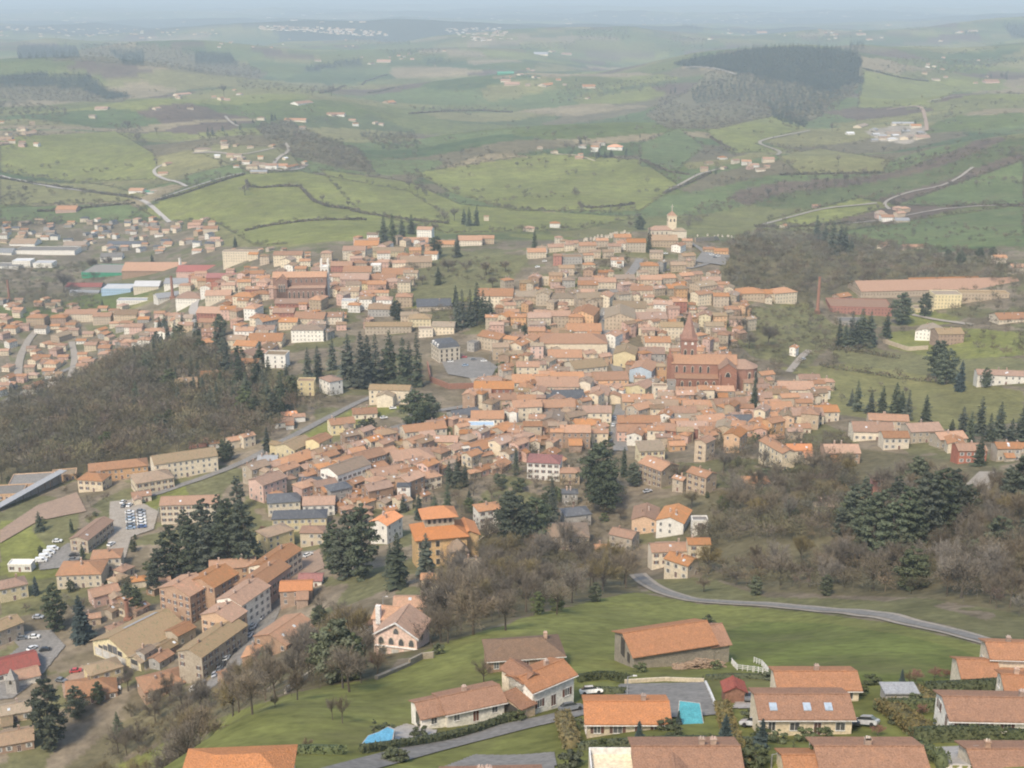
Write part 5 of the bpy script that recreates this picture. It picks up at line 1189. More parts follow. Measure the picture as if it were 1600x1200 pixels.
# the far village strung along its ridge: too small and close to count
def speck_village(s, n_, name, label, seed, w_=(10, 16)):
    rs = random.Random(seed); b = MB(); poly = PL(s)
    xs = [p[0] for p in poly]; ys = [p[1] for p in poly]; k = 0; xy = []
    while len(xy) < n_:
        c = (rs.uniform(min(xs), max(xs)), rs.uniform(min(ys), max(ys)))
        if bool(inpoly(np.array(c[0]), np.array(c[1]), poly)): xy.append(c)
    pp, tt = hits([c[0] for c in xy], [c[1] for c in xy])
    for p in pp:
        w2 = rs.uniform(*w_)/2; d2 = w2*.7; h = rs.choice([3, 5, 6]); a = rs.uniform(-.5, .5); c_, s_ = math.cos(a), math.sin(a)
        wi = rs.choice([0, 1, 1, 2]); ri = rs.choice([3, 3, 4, 5])
        def R(x, y, z): return (p[0]+x*c_-y*s_, p[1]+x*s_+y*c_, p[2]+z)
        b.add([R(-w2, -d2, -6), R(w2, -d2, -6), R(w2, d2, -6), R(-w2, d2, -6), R(-w2, -d2, h), R(w2, -d2, h), R(w2, d2, h), R(-w2, d2, h)], [(0, 1, 5, 4), (1, 2, 6, 5), (2, 3, 7, 6), (3, 0, 4, 7)], wi)
        b.add([R(-w2-.5, -d2-.5, h-.1), R(w2+.5, -d2-.5, h-.1), R(w2+.5, d2+.5, h-.1), R(-w2-.5, d2+.5, h-.1), R(-w2-.5, 0, h+2), R(w2+.5, 0, h+2)], [(0, 1, 5, 4), (2, 3, 4, 5), (0, 4, 3), (1, 2, 5)], ri)
    tag(b.build(name, [wmat('w'), wmat('c'), wmat('t'), rmat('r'), rmat('d'), rmat('o')]), label, kind='stuff')
speck_village("405,40 480,42 560,46 600,50 612,56 560,56 480,50 400,46", 150, 'ridge_village', 'pale village strung along the far ridge', 31, (14, 26))
speck_village("690,45 790,43 800,62 740,64", 60, 'distant_village', 'faint hamlet on the far plain', 32, (16, 30))
speck_village("0,42 120,44 340,46 340,54 100,58 0,56", 70, 'distant_village', 'faint scattered roofs along the plain edge', 33, (16, 30))
speck_village("1000,20 1300,15 1600,4 1600,20 1200,36 1000,40", 110, 'distant_village', 'faint towns far out on the plain', 34, (25, 60))
speck_village("0,8 800,6 1000,20 1000,44 800,36 0,36", 110, 'distant_village', 'faint pale specks of remote towns', 35, (25, 60))

fill("780,455 1000,430 1130,440 1180,500 1110,640 1290,640 1290,680 1180,705 1000,705 780,705 640,720 720,640 760,540", -.6, 150, 'outbuilding', 'ctsopb', 'rrodro', (5, 9), 'little courtyard outbuildings', 21, (1, 1, 1.5), (0, 5, 30, 60, 85), .45)
fill("560,690 700,660 820,700 820,740 700,760 660,790 560,830 500,800 400,780 460,730", -.4, 50, 'outbuilding', 'ctspb', 'rrodr', (5, 9), 'little courtyard outbuildings', 22, (1, 1.5), (30, 45, 60), .5)
fill("350,395 560,385 640,440 640,500 540,520 430,500 300,480", -.2, 45, 'outbuilding', 'ctspb', 'rrodr', (6, 10), 'little courtyard outbuildings', 23, (1, 1.5), (0, 10, 45), .55)
fill("120,880 300,900 420,900 400,960 300,1000 140,1010", .2, 14, 'outbuilding', 'ctsb', 'rrod', (5, 8), 'little courtyard outbuildings', 24, (1,), (20, 60), .6)
for i_, (q_, n_, sd_) in enumerate((("440,190 640,180 640,205 440,205", 5, 1), ("250,150 380,140 380,160 250,165", 7, 2), ("780,110 880,105 900,140 790,140", 8, 3), ("1120,45 1380,48 1380,66 1120,62", 14, 4), ("1440,90 1560,85 1560,135 1440,130", 9, 5), ("0,190 60,195 60,232 0,232", 8, 6), ("560,90 700,80 700,100 560,104", 8, 7), ("1370,325 1430,330 1425,350 1370,350", 4, 8), ("1100,250 1215,245 1215,270 1100,275", 6, 9), ("830,225 990,225 990,250 830,250", 5, 10), ("300,60 560,52 560,75 300,80", 12, 11))):
    fill(q_, 3, n_, 'farmhouse', 'cctwp', 'rorod', (11, 20), 'farm buildings scattered over the hills', 40+sd_, (1, 1.5, 2), (0, 20, 60, -15))
# ---------------------------------------------------------------- vegetation
M_BARK = material('bark', (.12, .095, .07), (.085, .07, .052), scale=.6, vary=.25)
M_TWIG = material('bare_twigs', (.19, .16, .11), (.14, .12, .085), scale=3, vary=.32, col3=(.17, .135, .095))
M_TWIGO = material('budding_twigs', (.20, .155, .065), (.155, .125, .06), scale=3, vary=.2)
M_NEED = material('dark_needles', (.066, .082, .050), (.098, .114, .068), scale=2, vary=.32)
M_NEEDB = material('blue_needles', (.062, .085, .080), (.048, .068, .062), scale=2, vary=.12)
M_IVY = material('evergreen_leaves', (.080, .098, .044), (.115, .128, .06), scale=1.5, vary=.28)
M_OCHRE = material('ochre_hedge_leaves', (.17, .13, .055), (.12, .11, .045), scale=1.2, vary=.12)
M_HEDGE = material('dark_hedge_leaves', (.062, .075, .032), (.09, .10, .045), scale=1.2, vary=.2)
M_REDB = material('reddish_twigs', (.24, .11, .075), (.18, .10, .07), scale=2, vary=.15)
def tube(b, p, q, r0, r1, k=5):
    p, q = np.array(p, float), np.array(q, float); d = q-p; d /= np.linalg.norm(d)+1e-9
    u = np.cross(d, [0, 0, 1.]); u = u if np.linalg.norm(u) > .05 else np.array([1., 0, 0]); u /= np.linalg.norm(u); v = np.cross(d, u)
    A = [p+(u*math.cos(2*math.pi*i/k)+v*math.sin(2*math.pi*i/k))*r0 for i in range(k)]
    B_ = [q+(u*math.cos(2*math.pi*i/k)+v*math.sin(2*math.pi*i/k))*r1 for i in range(k)]
    b.add(A+B_, [(i, (i+1) % k, k+(i+1) % k, k+i) for i in range(k)]+[tuple(range(k, 2*k))])
def tomesh(name, v, f, mat):
    me = bpy.data.meshes.new(name)
    v = np.asarray(v, np.float32); f = np.asarray(f, np.int32); k = f.shape[1]
    me.vertices.add(len(v)); me.vertices.foreach_set('co', v.ravel()); me.loops.add(f.size); me.loops.foreach_set('vertex_index', f.ravel())
    me.polygons.add(len(f)); me.polygons.foreach_set('loop_start', np.arange(0, f.size, k, dtype=np.int32)); me.update(calc_edges=True)
    me.materials.append(mat); return me
def slivers(P0, D_, Ln, Wd, rg):
    """thin triangles from P0 along D_"""
    n_ = len(P0); side = np.cross(D_, rg.normal(size=(n_, 3))); side /= np.linalg.norm(side, axis=1)[:, None]+1e-9
    a = P0-side*Wd[:, None]/2; b = P0+side*Wd[:, None]/2; c = P0+D_*Ln[:, None]
    v = np.stack([a, b, c], 1).reshape(-1, 3); return v, np.arange(3*n_).reshape(n_, 3)
def bare_tree(seed, h=12., spread=.38, ntw=1300, w_=.085):
    rg = np.random.default_rng(seed); rs = random.Random(seed)
    tr = MB(); top = h*.45; lean = rg.normal(size=2)*.25
    base = np.array([0, 0, -.6]); mid = np.array([lean[0]*.4, lean[1]*.4, h*.22]); fork = np.array([lean[0], lean[1], top])
    tube(tr, base, mid, h*.024, h*.018, 7); tube(tr, mid, fork, h*.018, h*.013, 6)
    ends = []
    for i in range(9):
        t = rs.uniform(.25, 1); st = mid*(1-t)+fork*t
        a = i*2.4+rs.uniform(-.4, .4); el = rs.uniform(.5, 1.25); ln = h*rs.uniform(.28, .42)*(1.15-t*.25)
        d = np.array([math.cos(a)*math.cos(el), math.sin(a)*math.cos(el), math.sin(el)]); e = st+d*ln
        tube(tr, st, e, h*.010, h*.005, 4)
        for j in range(4):
            t2 = rs.uniform(.35, 1); s2 = st*(1-t2)+e*t2; d2 = d+rg.normal(size=3)*.55+np.array([0, 0, .25]); d2 /= np.linalg.norm(d2)
            e2 = s2+d2*h*rs.uniform(.14, .26); tube(tr, s2, e2, h*.0045, h*.002, 3); ends.append((s2, e2))
    tube(tr, fork, fork+np.array([lean[0], lean[1], h*.42]), h*.012, h*.003, 5); ends.append((fork, fork+np.array([0, 0, h*.45])))
    idx = rg.integers(0, len(ends), ntw); S = np.array([e[0] for e in ends])[idx]; E = np.array([e[1] for e in ends])[idx]
    t = rg.uniform(.1, 1.05, ntw)[:, None]; P0 = S*(1-t)+E*t
    P0 += rg.normal(size=P0.shape)*h*.03
    out = P0-np.array([0, 0, top*.8]); out /= np.linalg.norm(out, axis=1)[:, None]
    D_ = out*.9+rg.normal(size=P0.shape)*.6+np.array([0, 0, .35]); D_ /= np.linalg.norm(D_, axis=1)[:, None]
    v, f = slivers(P0, D_, rg.uniform(.05, .12, ntw)*h, rg.uniform(.5, 1.3, ntw)*w_, rg)
    tm = bpy.data.meshes.new('trunk'); tm.from_pydata(tr.v, [], tr.f); tm.materials.append(M_BARK); tm.update()
    return tm, v, f
def conifer(seed, h=20., r=3.6, lv=30, per=12, narrow=1.0, skirt=.06):
    rg = np.random.default_rng(seed); P0 = []; D_ = []; Ln = []; Wd = []
    tr = MB(); tube(tr, (0, 0, -1), (0, 0, h*.97), h*.017, h*.002, 6)
    wob_ = rg.uniform(.72, 1.25, lv+3); wob_ = (wob_[:-2]+wob_[1:-1]+wob_[2:])/3; lop = rg.uniform(0, 6.28)
    for i in range(lv):
        t = i/(lv-1); z = h*(skirt+(1-skirt)*t**.93); R_ = r*narrow*((1-t)**.78)*wob_[i]*(1+.12*rg.normal())+.30
        n_ = max(5, int(per*(1-t*.55)))
        for j in range(n_):
            a = 2*math.pi*(j+rg.uniform(-.3, .3))/n_+i*1.3; L_ = R_*rg.uniform(.55, 1.15)*(1+.16*math.cos(a-lop)); dr = -.30+.55*t
            d = np.array([math.cos(a), math.sin(a), dr*.8]); d /= np.linalg.norm(d)
            o = np.array([0, 0, z+rg.normal()*.15])
            P0.append(o); D_.append(d); Ln.append(L_); Wd.append(L_*.62+.25)
            for q in range(5):
                tt = rg.uniform(.35, 1.); s_ = o+d*L_*tt
                d2 = d*.6+rg.normal(size=3)*.55+np.array([0, 0, -.25]); d2 /= np.linalg.norm(d2)
                P0.append(s_); D_.append(d2); Ln.append(rg.uniform(.5, 1.1)*(.35+.22*R_)); Wd.append(rg.uniform(.3, .6))
    P0 = np.array(P0); D_ = np.array(D_); Ln = np.array(Ln); Wd = np.array(Wd)
    side = np.stack([-D_[:, 1], D_[:, 0], np.zeros(len(D_))], -1)+rg.normal(size=D_.shape)*.35; side /= np.linalg.norm(side, axis=1)[:, None]
    m = P0+D_*Ln[:, None]*.55
    v = np.stack([P0, m-side*Wd[:, None]/2+[0, 0, -.12], P0+D_*Ln[:, None], m+side*Wd[:, None]/2+[0, 0, -.12]], 1).reshape(-1, 3)
    f = np.arange(len(v)).reshape(-1, 4)
    tm = bpy.data.meshes.new('trunk'); tm.from_pydata(tr.v, [], tr.f); tm.materials.append(M_BARK); tm.update()
    return tm, v, f
def leafy(seed, h=12., rx=5., nl=2600, flat=1.0, cl=26, leaf=.42, low=.12):
    """a crown of leaf clumps spread through an uneven volume (cedars, ivy-clad trees, bushes)"""
    rg = np.random.default_rng(seed); tr = MB(); tube(tr, (0, 0, -.8), (0, 0, h*.55), h*.03, h*.015, 7)
    C_ = []
    for i in range(cl):
        z = h*(low+(1-low)*(i+.5)/cl); prof = math.sin(math.pi*min(1, max(.08, ((i+.5)/cl)*.80+.16)))**.7
        a = i*2.4+rg.uniform(-.5, .5); q = rx*prof*rg.uniform(.35, .80)
        c = np.array([math.cos(a)*q, math.sin(a)*q, z]); C_.append((c, rx*prof*rg.uniform(.30, .48)))
        if i % 3 == 0: tube(tr, (0, 0, max(.3, z-h*.15)), c, h*.011, h*.004, 4)
    v = []
    per = nl//cl
    for c, rad in C_:
        d = rg.normal(size=(per, 3)); d /= np.linalg.norm(d, axis=1)[:, None]
        p = c+d*rad*rg.uniform(.35, 1.08, per)[:, None]*np.array([1, 1, .55/flat])
        a = rg.normal(size=(per, 3)); a[:, 2] *= .5; a /= np.linalg.norm(a, axis=1)[:, None]; b = np.cross(a, d+.01); b /= np.linalg.norm(b, axis=1)[:, None]+1e-9
        s_ = leaf*rg.uniform(.6, 1.4, per)[:, None]
        v.append(np.stack([p-a*s_, p-b*s_*.6, p+a*s_, p+b*s_*.6], 1))
    v = np.concatenate(v).reshape(-1, 3); f = np.arange(len(v)).reshape(-1, 4)
    tm = bpy.data.meshes.new('trunk'); tm.from_pydata(tr.v, [], tr.f); tm.materials.append(M_BARK); tm.update()
    return tm, v, f
KIND = {}
def tinted(o, per, seed):
    n_ = len(o.data.vertices); rg = np.random.default_rng(seed); k = np.concatenate([np.full(p, i) for i, p in enumerate(per)])[:n_]
    m = max(1, len(per)); c = np.ones((m, 4)); c[:, :3] = rg.uniform(.55, 1.25, (m, 1)); c[:, 0] *= rg.uniform(.92, 1.1, m); c[:, 1] *= rg.uniform(.94, 1.08, m); c[:, 2] *= rg.uniform(.8, 1.15, m)
    a = np.ones((n_, 4)); a[:len(k)] = c[k]
    ca_ = o.data.color_attributes.new('tint', 'FLOAT_COLOR', 'POINT'); ca_.data.foreach_set('color', a.astype(np.float32).ravel())
def reg(key, hh, gens, mat):
    KIND[key] = (hh, [(tm, tomesh('crown', v, f, mat)) for tm, v, f in gens])
reg('bare', 12., [bare_tree(s) for s in range(7)], M_TWIG)
reg('dense', 12., [bare_tree(20+s, ntw=2600, w_=.10) for s in range(5)], M_TWIG)
reg('gold', 12., [bare_tree(40+s, ntw=2600, w_=.10) for s in range(2)], M_TWIGO)
reg('spruce', 20., [conifer(s, r=4.6, lv=24, per=10) for s in range(6)]+[conifer(30+s, r=3.9, lv=22, per=9) for s in range(3)], M_NEED)
reg('narrow', 20., [conifer(10+s, r=2.6) for s in range(3)], M_NEED)
reg('blue', 20., [conifer(60+s, r=4.6) for s in range(2)], M_NEEDB)
reg('cedar', 18., [leafy(s, 18, 8.0, 5200, 1.9, 40, .46, .10) for s in range(3)], M_NEED)
reg('fir', 20., [leafy(70+s, 20, 4.5, 4600, 1.3, 44, .40, .03) for s in range(4)], M_NEED)
reg('ivy', 12., [leafy(80+s, 12, 4.6, 3600, 1.0, 28, .34, .05) for s in range(3)], M_IVY)
reg('bush', 4., [leafy(90+s, 4, 2.6, 1200, 1.0, 12, .26, .0) for s in range(3)], M_IVY)
reg('brush', 4., [bare_tree(95+s, h=4., ntw=900, w_=.05) for s in range(3)], M_TWIG)
reg('redbush', 4., [bare_tree(98+s, h=4., ntw=1200, w_=.06) for s in range(2)], M_REDB)
reg('column', 6., [leafy(120, 6, 1.1, 900, 1.0, 14, .2, .0)], M_IVY)
TREEINFO = dict(
 bare=('bare_tree', 'bare tree', 'bare grey-brown tree', 'leafless trees on the slopes and in gardens'), dense=('bare_tree', 'bare tree', 'dense twiggy leafless tree', 'leafless trees on the slopes and in gardens'),
 gold=('bare_tree', 'bare tree', 'golden-twigged leafless tree', 'leafless trees on the slopes and in gardens'),
 spruce=('spruce_tree', 'conifer', 'dark pointed spruce', 'dark conifers about the town'), narrow=('narrow_conifer', 'conifer', 'slender dark conifer', 'dark conifers about the town'),
 blue=('blue_spruce', 'conifer', 'bluish spruce', 'dark conifers about the town'), cedar=('cedar_tree', 'cedar', 'broad flat-layered dark cedar', 'cedars in the parks'),
 fir=('fir_tree', 'conifer', 'tall bulky dark fir', 'dark conifers about the town'), ivy=('evergreen_tree', 'evergreen tree', 'rounded evergreen tree', 'rounded evergreens'),
 bush=('bush', 'bush', 'green garden bush', 'bushes'), brush=('shrub', 'shrub', 'leafless brown shrub', 'leafless shrubs'), redbush=('shrub', 'shrub', 'reddish leafless shrub', 'leafless shrubs'),
 column=('columnar_cypress', 'cypress', 'small columnar cypress', 'cypresses'))
def plant(key, x, y, h, wide=1.0, rs=random, px=None, py=None, Z=None, label=None):
    hh, vs = KIND[key]; tm, cm = rs.choice(vs); s_ = h/hh
    info = TREEINFO[key]
    r = empty(info[0], (x, y, float(H(x, y))-.1), rs.uniform(0, 6.28)); r.scale = (s_*wide, s_*wide, s_)
    for nm, me in (('trunk', tm), ('crown', cm)):
        o = bpy.data.objects.new(nm, me); COL.objects.link(o); o.parent = r
    if px is None:
        a, b, c = proj(np.array(x), np.array(y), H(x, y)); px, py, Z = float(a), float(b), float(c)
    ITEMS.append(dict(o=r, px=px, py=py-h*F/Z*.5, name=info[0], cat=info[1], look=info[2], group=info[3], h=h, Z=Z, label=label, kind='t'))
    return r
TREES = """
spruce:545,602,85,1 565,606,92,1 588,602,84,1 610,600,88,1 630,602,78,1 652,604,88,.8 520,577,55,1 482,600,60,.9 497,592,55,1 575,590,70,1 640,590,60,1
spruce:600,382,46,1.1 613,383,50,1.1 628,374,36,1.1 643,366,32,1.2 733,353,30,1 745,353,32,1 725,351,26,1 715,402,36,1 835,387,30,.9 1014,394,42,.7 610,425,22,1 685,445,30,1.2
cedar:682,402,34,.8 620,500,32,.9 1000,359,22,1 345,525,36,.8
spruce:340,550,50,1.1 352,575,62,1 356,598,72,1 318,622,35,1 262,530,30,1 250,520,26,1.2 238,410,14,1.3 368,386,18,1.2 215,642,50,1.1 365,600,42,1 387,640,62,1.1 402,610,60,1.2 376,622,70,1.1 420,600,45,1.2 440,640,60,1.1 420,650,58,1.2 300,590,36,1 280,640,40,1 160,480,14,1
spruce:715,515,58,.9 735,510,60,1 755,506,55,1 722,500,50,1 765,500,40,1 745,500,62,1 712,480,36,.9 820,525,22,1.6
narrow:418,706,42,1.2 806,742,46,1 862,832,92,.9 975,745,50,1.1 1178,642,52,1.1 1180,612,32,1.2
spruce:715,762,52,1 702,762,46,1 727,760,40,1 680,822,52,1.1 655,812,46,1.1 700,800,46,1.1 630,800,30,1.2
fir:372,800,62,.9 345,850,84,.85 300,905,105,1 270,905,95,1.1 385,900,125,1 248,915,65,1.1 320,880,110,1 360,900,130,1.1 330,905,95,1.2 290,850,60,1
fir:547,900,112,1.1 522,895,90,1 566,905,128,1 535,905,80,1.2
spruce:622,918,95,1 666,898,72,1 610,900,55,1.1
cedar:800,852,92,.95 838,850,80,.9 935,775,88,.9 945,800,84,.9 650,668,62,.95 672,662,50,.9 990,760,40,.8
fir:88,985,82,1.1 240,928,50,1.1 215,960,50,1.1 200,945,40,1.2 80,1168,125,1.05 1440,790,50,1
blue:128,1003,82,1 57,930,34,.8 998,1162,42,1.05 1500,612,52,.8
cedar:120,1122,56,.8 155,1100,40,.7 350,722,38,.7 358,718,32,.7 568,692,40,.8 580,680,30,.8 245,540,24,.8
spruce:413,1055,52,1 185,1152,46,1.1 62,830,34,1.2 112,832,24,1 130,880,34,1
spruce:1275,377,42,1.1 1300,398,54,1.1 1318,402,50,1.2 1288,388,42,1 1312,395,44,1.3 1328,405,36,1.2
spruce:1338,643,52,1 1360,646,40,1.2 1378,646,46,1 1398,650,56,1.1 1418,656,50,1.1 1445,661,48,1 1408,648,40,1.1 1330,635,30,1.1
spruce:1502,684,52,1.1 1530,680,64,1.1 1560,684,60,1.1 1595,690,62,1.1 1485,694,42,1.2 1578,700,50,1.1 1545,690,48,1.1 1515,690,50,1.1 1530,728,52,1.1
spruce:1310,540,45,1 1330,536,52,1 1345,540,60,1.1 1358,540,56,1.1 1385,528,42,1 1320,542,40,1.2 1336,543,45,1.2
cedar:1408,507,52,.9 1445,495,40,.7 1465,590,62,.8 1478,600,58,.8 1540,606,34,.6 1500,415,24,.9 1530,410,24,.9 1480,408,20,.9 1550,405,20,.9
fir:1330,842,92,1.1 1362,872,112,1.1 1390,882,110,1.1 1412,872,122,1.1 1440,858,132,1.1 1466,845,124,1.1 1485,822,98,1.1 1345,852,78,1.1 1312,850,60,1.1 1400,800,62,1.1 1350,800,60,1 1425,870,90,1.2 1375,850,95,1.2 1455,830,100,1.2
fir:1592,792,88,1.2 1575,785,62,1.2 1610,800,90,1.2 1600,860,60,1.1
ivy:1105,997,42,.9 530,1065,112,.9 510,1060,90,.9 550,1062,86,.9 500,990,50,1 610,1185,20,1.2 1240,820,30,1 930,940,34,1 870,955,36,1 840,960,40,.9 1232,812,34,1 1180,930,34,1 1290,930,36,1 1130,800,30,1
blue:1132,1178,72,.95 1190,1172,58,1 1060,1132,26,1 1408,1075,34,.9 1142,1090,18,1
column:585,1152,34,1 1240,1170,18,1
bush:655,1150,14,1.3 760,1098,16,1.3 810,1126,12,1.3 905,1140,14,1.2 1055,1150,16,1.3 1170,1125,18,1.2 1205,1062,16,1.4 1230,1060,14,1.4 1360,1070,18,1.4 1375,1110,20,1.3 1400,1130,16,1.3 1470,1135,18,1.2 1520,1152,14,1.3 1345,1085,16,1.3 1430,1100,16,1.3 1500,1095,14,1.3 940,1175,14,1.3 1000,1050,14,1.3 1120,1045,16,1.2 600,1150,22,1.3 612,1188,14,1.4 625,1190,12,1.4 1110,1170,26,1.2 1180,1195,36,1.3 1280,1200,40,1.2 1100,1200,30,1.2 890,1200,30,1.3 1345,1195,40,1.2 1040,1140,14,1.3 685,1022,18,1.2 1215,1160,14,1.3 1260,1158,12,1.4 1290,1155,14,1.3 1190,1155,16,1.3 780,755,16,1.3
gold:430,1105,22,1.1 205,1120,28,1.1 1080,795,36,1.1 1120,830,34,1.1 925,475,14,1.2 480,1170,22,1.1 1325,1180,36,1 1420,1070,26,1.1
redbush:820,690,12,2 1000,720,16,1.6 590,1040,24,1.4 585,1045,26,1.2 1460,1060,22,1.6 1480,1060,18,1.6 1430,1065,24,1.4 410,830,10,1.6 1440,1118,22,1.3 790,605,14,2 340,880,12,1.5 1370,1150,18,1.4
bare:756,1068,46,1.1 1190,735,40,1 870,960,60,1 835,945,62,1 790,985,78,1 720,985,70,1 535,1130,52,.8 520,1125,48,.7 715,960,60,1 1060,760,50,1.1 1130,740,44,1.1 1150,780,46,1.1 1232,826,66,.7 1020,650,12,1.2 665,985,52,1 900,930,46,1 1270,745,50,1.2 1300,760,52,1.1 1210,770,42,1.1 700,1005,64,.9
dense:200,1080,40,1.1 170,420,22,1.3 145,425,24,1.3 100,455,30,1.3 1100,925,28,1.2 1150,915,30,1.2 985,355,12,1.2 790,425,20,1.3 700,425,24,1.4 760,430,24,1.4 1170,545,30,1.3 1200,540,34,1.3 1160,520,26,1.3 1250,600,14,1.3 1415,615,12,1.2 660,445,16,1.4 730,425,22,1.4 770,450,20,1.4
bare:15,300,12,1 40,303,16,1 52,280,10,1 102,280,12,1 95,320,9,1 120,318,9,1 200,205,20,1.2 215,225,20,1.1 245,210,14,1 345,262,14,1 383,305,20,1.2 388,298,16,1 505,318,16,1 640,295,16,1.1 652,302,14,1 545,325,14,1 560,322,12,1 710,345,24,1.1 695,350,24,1 350,150,20,1 518,150,20,1.1 488,150,14,1 1030,215,6,1 1045,213,5,1 1225,265,12,1 1300,205,14,1 1380,240,14,1 830,262,8,1 680,365,22,1.1
bare:300,170,8,1 430,255,8,1 1415,255,12,1 1440,250,14,1 1480,240,14,1 1350,275,16,1 1320,285,16,1 1290,290,16,1 1260,300,18,1.2 1200,310,20,1.2 1170,305,16,1 1225,292,14,1 1310,255,14,1 905,225,14,1.2 895,238,14,1.1 915,225,16,1
spruce:907,230,16,1.3 935,245,12,2.4 945,246,10,2.4 955,245,12,2 978,245,16,1 1110,272,8,1.2 1118,272,8,1.2 325,212,14,1.2 332,210,12,1.2 348,205,10,1.2 425,188,12,1.2 430,187,10,1.2 375,203,8,1.5 368,195,8,1.5 395,192,8,1.4 1430,195,9,1.3 900,127,6,1.2 1300,200,9,1.2 1000,215,6,1.2 1055,145,10,1.2 1048,146,8,1.2
"""
PLACED = []
rt = random.Random(5)
for ln in TREES.strip().splitlines():
    k, s = ln.split(':', 1)
    q = [tuple(map(float, t.split(','))) for t in s.split()]
    pp, tt = hits([a[0] for a in q], [a[1] for a in q])
    for (a, p, Z) in zip(q, pp, tt):
        h = a[2]*Z/F*.98
        PLACED.append((p[0], p[1])); plant(k, p[0], p[1], max(2.0, h), a[3], rt, a[0], a[1], Z)
# ---- scattered stands: the ones that show largest stand as trees of their own, the rest is woodland
GRID = {}
for x, y in PLACED: GRID.setdefault((int(x//6), int(y//6)), []).append((x, y))
def free(x, y, gap, houses=True):
    c = (int(x//6), int(y//6)); k = int(gap//6)+1
    for i in range(-k, k+1):
        for j in range(-k, k+1):
            for q in GRID.get((c[0]+i, c[1]+j), ()):
                if (q[0]-x)**2+(q[1]-y)**2 < gap*gap: return False
    if (int(x//3), int(y//3)) in ROADCELLS: return False
    if houses:
        for s in SITES:
            if abs(s[0]-x) < 30 and abs(s[1]-y) < 30:
                dx, dy = x-s[0], y-s[1]; c_, n_ = math.cos(s[5]), math.sin(s[5])
                if abs(dx*c_+dy*n_) < s[3]/2+1.8 and abs(-dx*n_+dy*c_) < s[4]/2+1.8: return False
    return True
def scatter(poly, gap, n_, seed, houses=True, Zr=None):
    poly = PL(poly); rs = random.Random(seed); xs = [p[0] for p in poly]; ys = [p[1] for p in poly]
    c = np.array([(rs.uniform(min(xs), max(xs)), rs.uniform(min(ys), max(ys))) for _ in range(n_*6)])
    c = c[inpoly(c[:, 0], c[:, 1], poly)]
    pp, tt = hits(c[:, 0], c[:, 1]); out = []
    for p, Z, q in zip(pp, tt, c):
        if len(out) >= n_: break
        if Zr and not (Zr[0] < Z < Zr[1]): continue
        if free(p[0], p[1], gap, houses):
            out.append((p[0], p[1], Z, q[0], q[1])); GRID.setdefault((int(p[0]//6), int(p[1]//6)), []).append((p[0], p[1]))
    return out
def grove(poly, gap, n_, seed, keys, hr, Zr=None):
    rs = random.Random(seed+1)
    for x, y, Z, px, py in scatter(poly, gap, n_, seed, Zr=Zr):
        plant(rs.choice(keys), x, y, rs.uniform(*hr), rs.uniform(.85, 1.2), rs, px, py, Z)
grove("640,1030 665,950 705,890 760,850 880,858 985,872 1000,915 880,948 800,975 715,1005", 5.5, 48, 1, ['bare', 'dense', 'dense', 'bare', 'gold', 'dense'], (10, 16))
grove("1095,895 1290,880 1340,800 1420,745 1500,750 1600,775 1600,960 1450,925 1200,918", 6, 88, 2, ['dense', 'dense', 'dense', 'bare', 'gold', 'ivy', 'dense', 'bare'], (9, 14))
grove("150,1200 260,1090 430,1085 500,1030 540,1080 450,1100 330,1140 200,1215", 4.5, 26, 3, ['dense', 'dense', 'bare'], (7, 11))
grove("300,1090 470,1000 520,940 540,1000 600,1060 480,1085", 5, 18, 4, ['dense', 'bare'], (6, 10))
# trees standing out of sight of their feet, below the meadow's edge
for i in range(44):
    px = rt.uniform(120, 560); Z = rt.uniform(255, 385) if px > 250 else rt.uniform(270, 400)
    p = atZ(px, Z)
    if free(p[0], p[1], 5): 
        GRID.setdefault((int(p[0]//6), int(p[1]//6)), []).append((p[0], p[1])); plant(rt.choice(['dense', 'dense', 'bare', 'gold']), p[0], p[1], rt.uniform(10, 15), rt.uniform(.9, 1.2), rt)
def lite(kind, seed):
    if kind == 'conifer':
        _, v, f = conifer(seed, 16., 3.4, 9, 7, 1.0, .12); v = v.reshape(-1, 4, 3); f = None
        return np.concatenate([v[:, :3].reshape(-1, 3), v[:, [0, 2, 3]].reshape(-1, 3)])/16.
    _, v, f = bare_tree(seed, h=11., ntw=420, w_=.20)
    v = v.reshape(-1, 3, 3)
    tr = []
    for a in (0, 2.1, 4.2):
        tr.append([(math.cos(a)*.16, math.sin(a)*.16, -1), (math.cos(a+2.1)*.16, math.sin(a+2.1)*.16, -1), (0, 0, 7)])
    return np.concatenate([v, np.array(tr)]).reshape(-1, 3)/11.
LITE = {k: [lite(k, 200+i) for i in range(4)] for k in ('bare', 'conifer')}
def woodland(name, label, stands, mat):
    """one mass of trees nobody could count; STANDS: (polygon, spacing, count, kind, heights, seed)"""
    V_ = []
    for (poly, gap, n_, kind, hr, seed) in stands:
        rs = random.Random(seed)
        for x, y, Z, px, py in scatter(poly, gap, n_, seed, houses=Z_HOUSES):
            h = rs.uniform(*hr); a = rs.uniform(0, 6.28); c, s_ = math.cos(a), math.sin(a); t = rs.choice(LITE[kind])
            w2 = h*rs.uniform(.9, 1.25)*(1.25 if kind == 'bare' else 1.5)
            V_.append(np.stack([(t[:, 0]*c-t[:, 1]*s_)*w2+x, (t[:, 0]*s_+t[:, 1]*c)*w2+y, t[:, 2]*h+float(H(x, y))-.3], -1))
    per = [len(q) for q in V_]; v = np.concatenate(V_); o = meshobj(name, v, np.arange(len(v)).reshape(-1, 3), mat); tinted(o, per, len(v))
    tag(o, label, kind='stuff'); return o
Z_HOUSES = True
grove("0,650 100,605 190,575 330,600 460,640 380,690 240,715 160,735 0,750", 10, 18, 51, ['ivy', 'dense', 'gold', 'dense'], (11, 17))
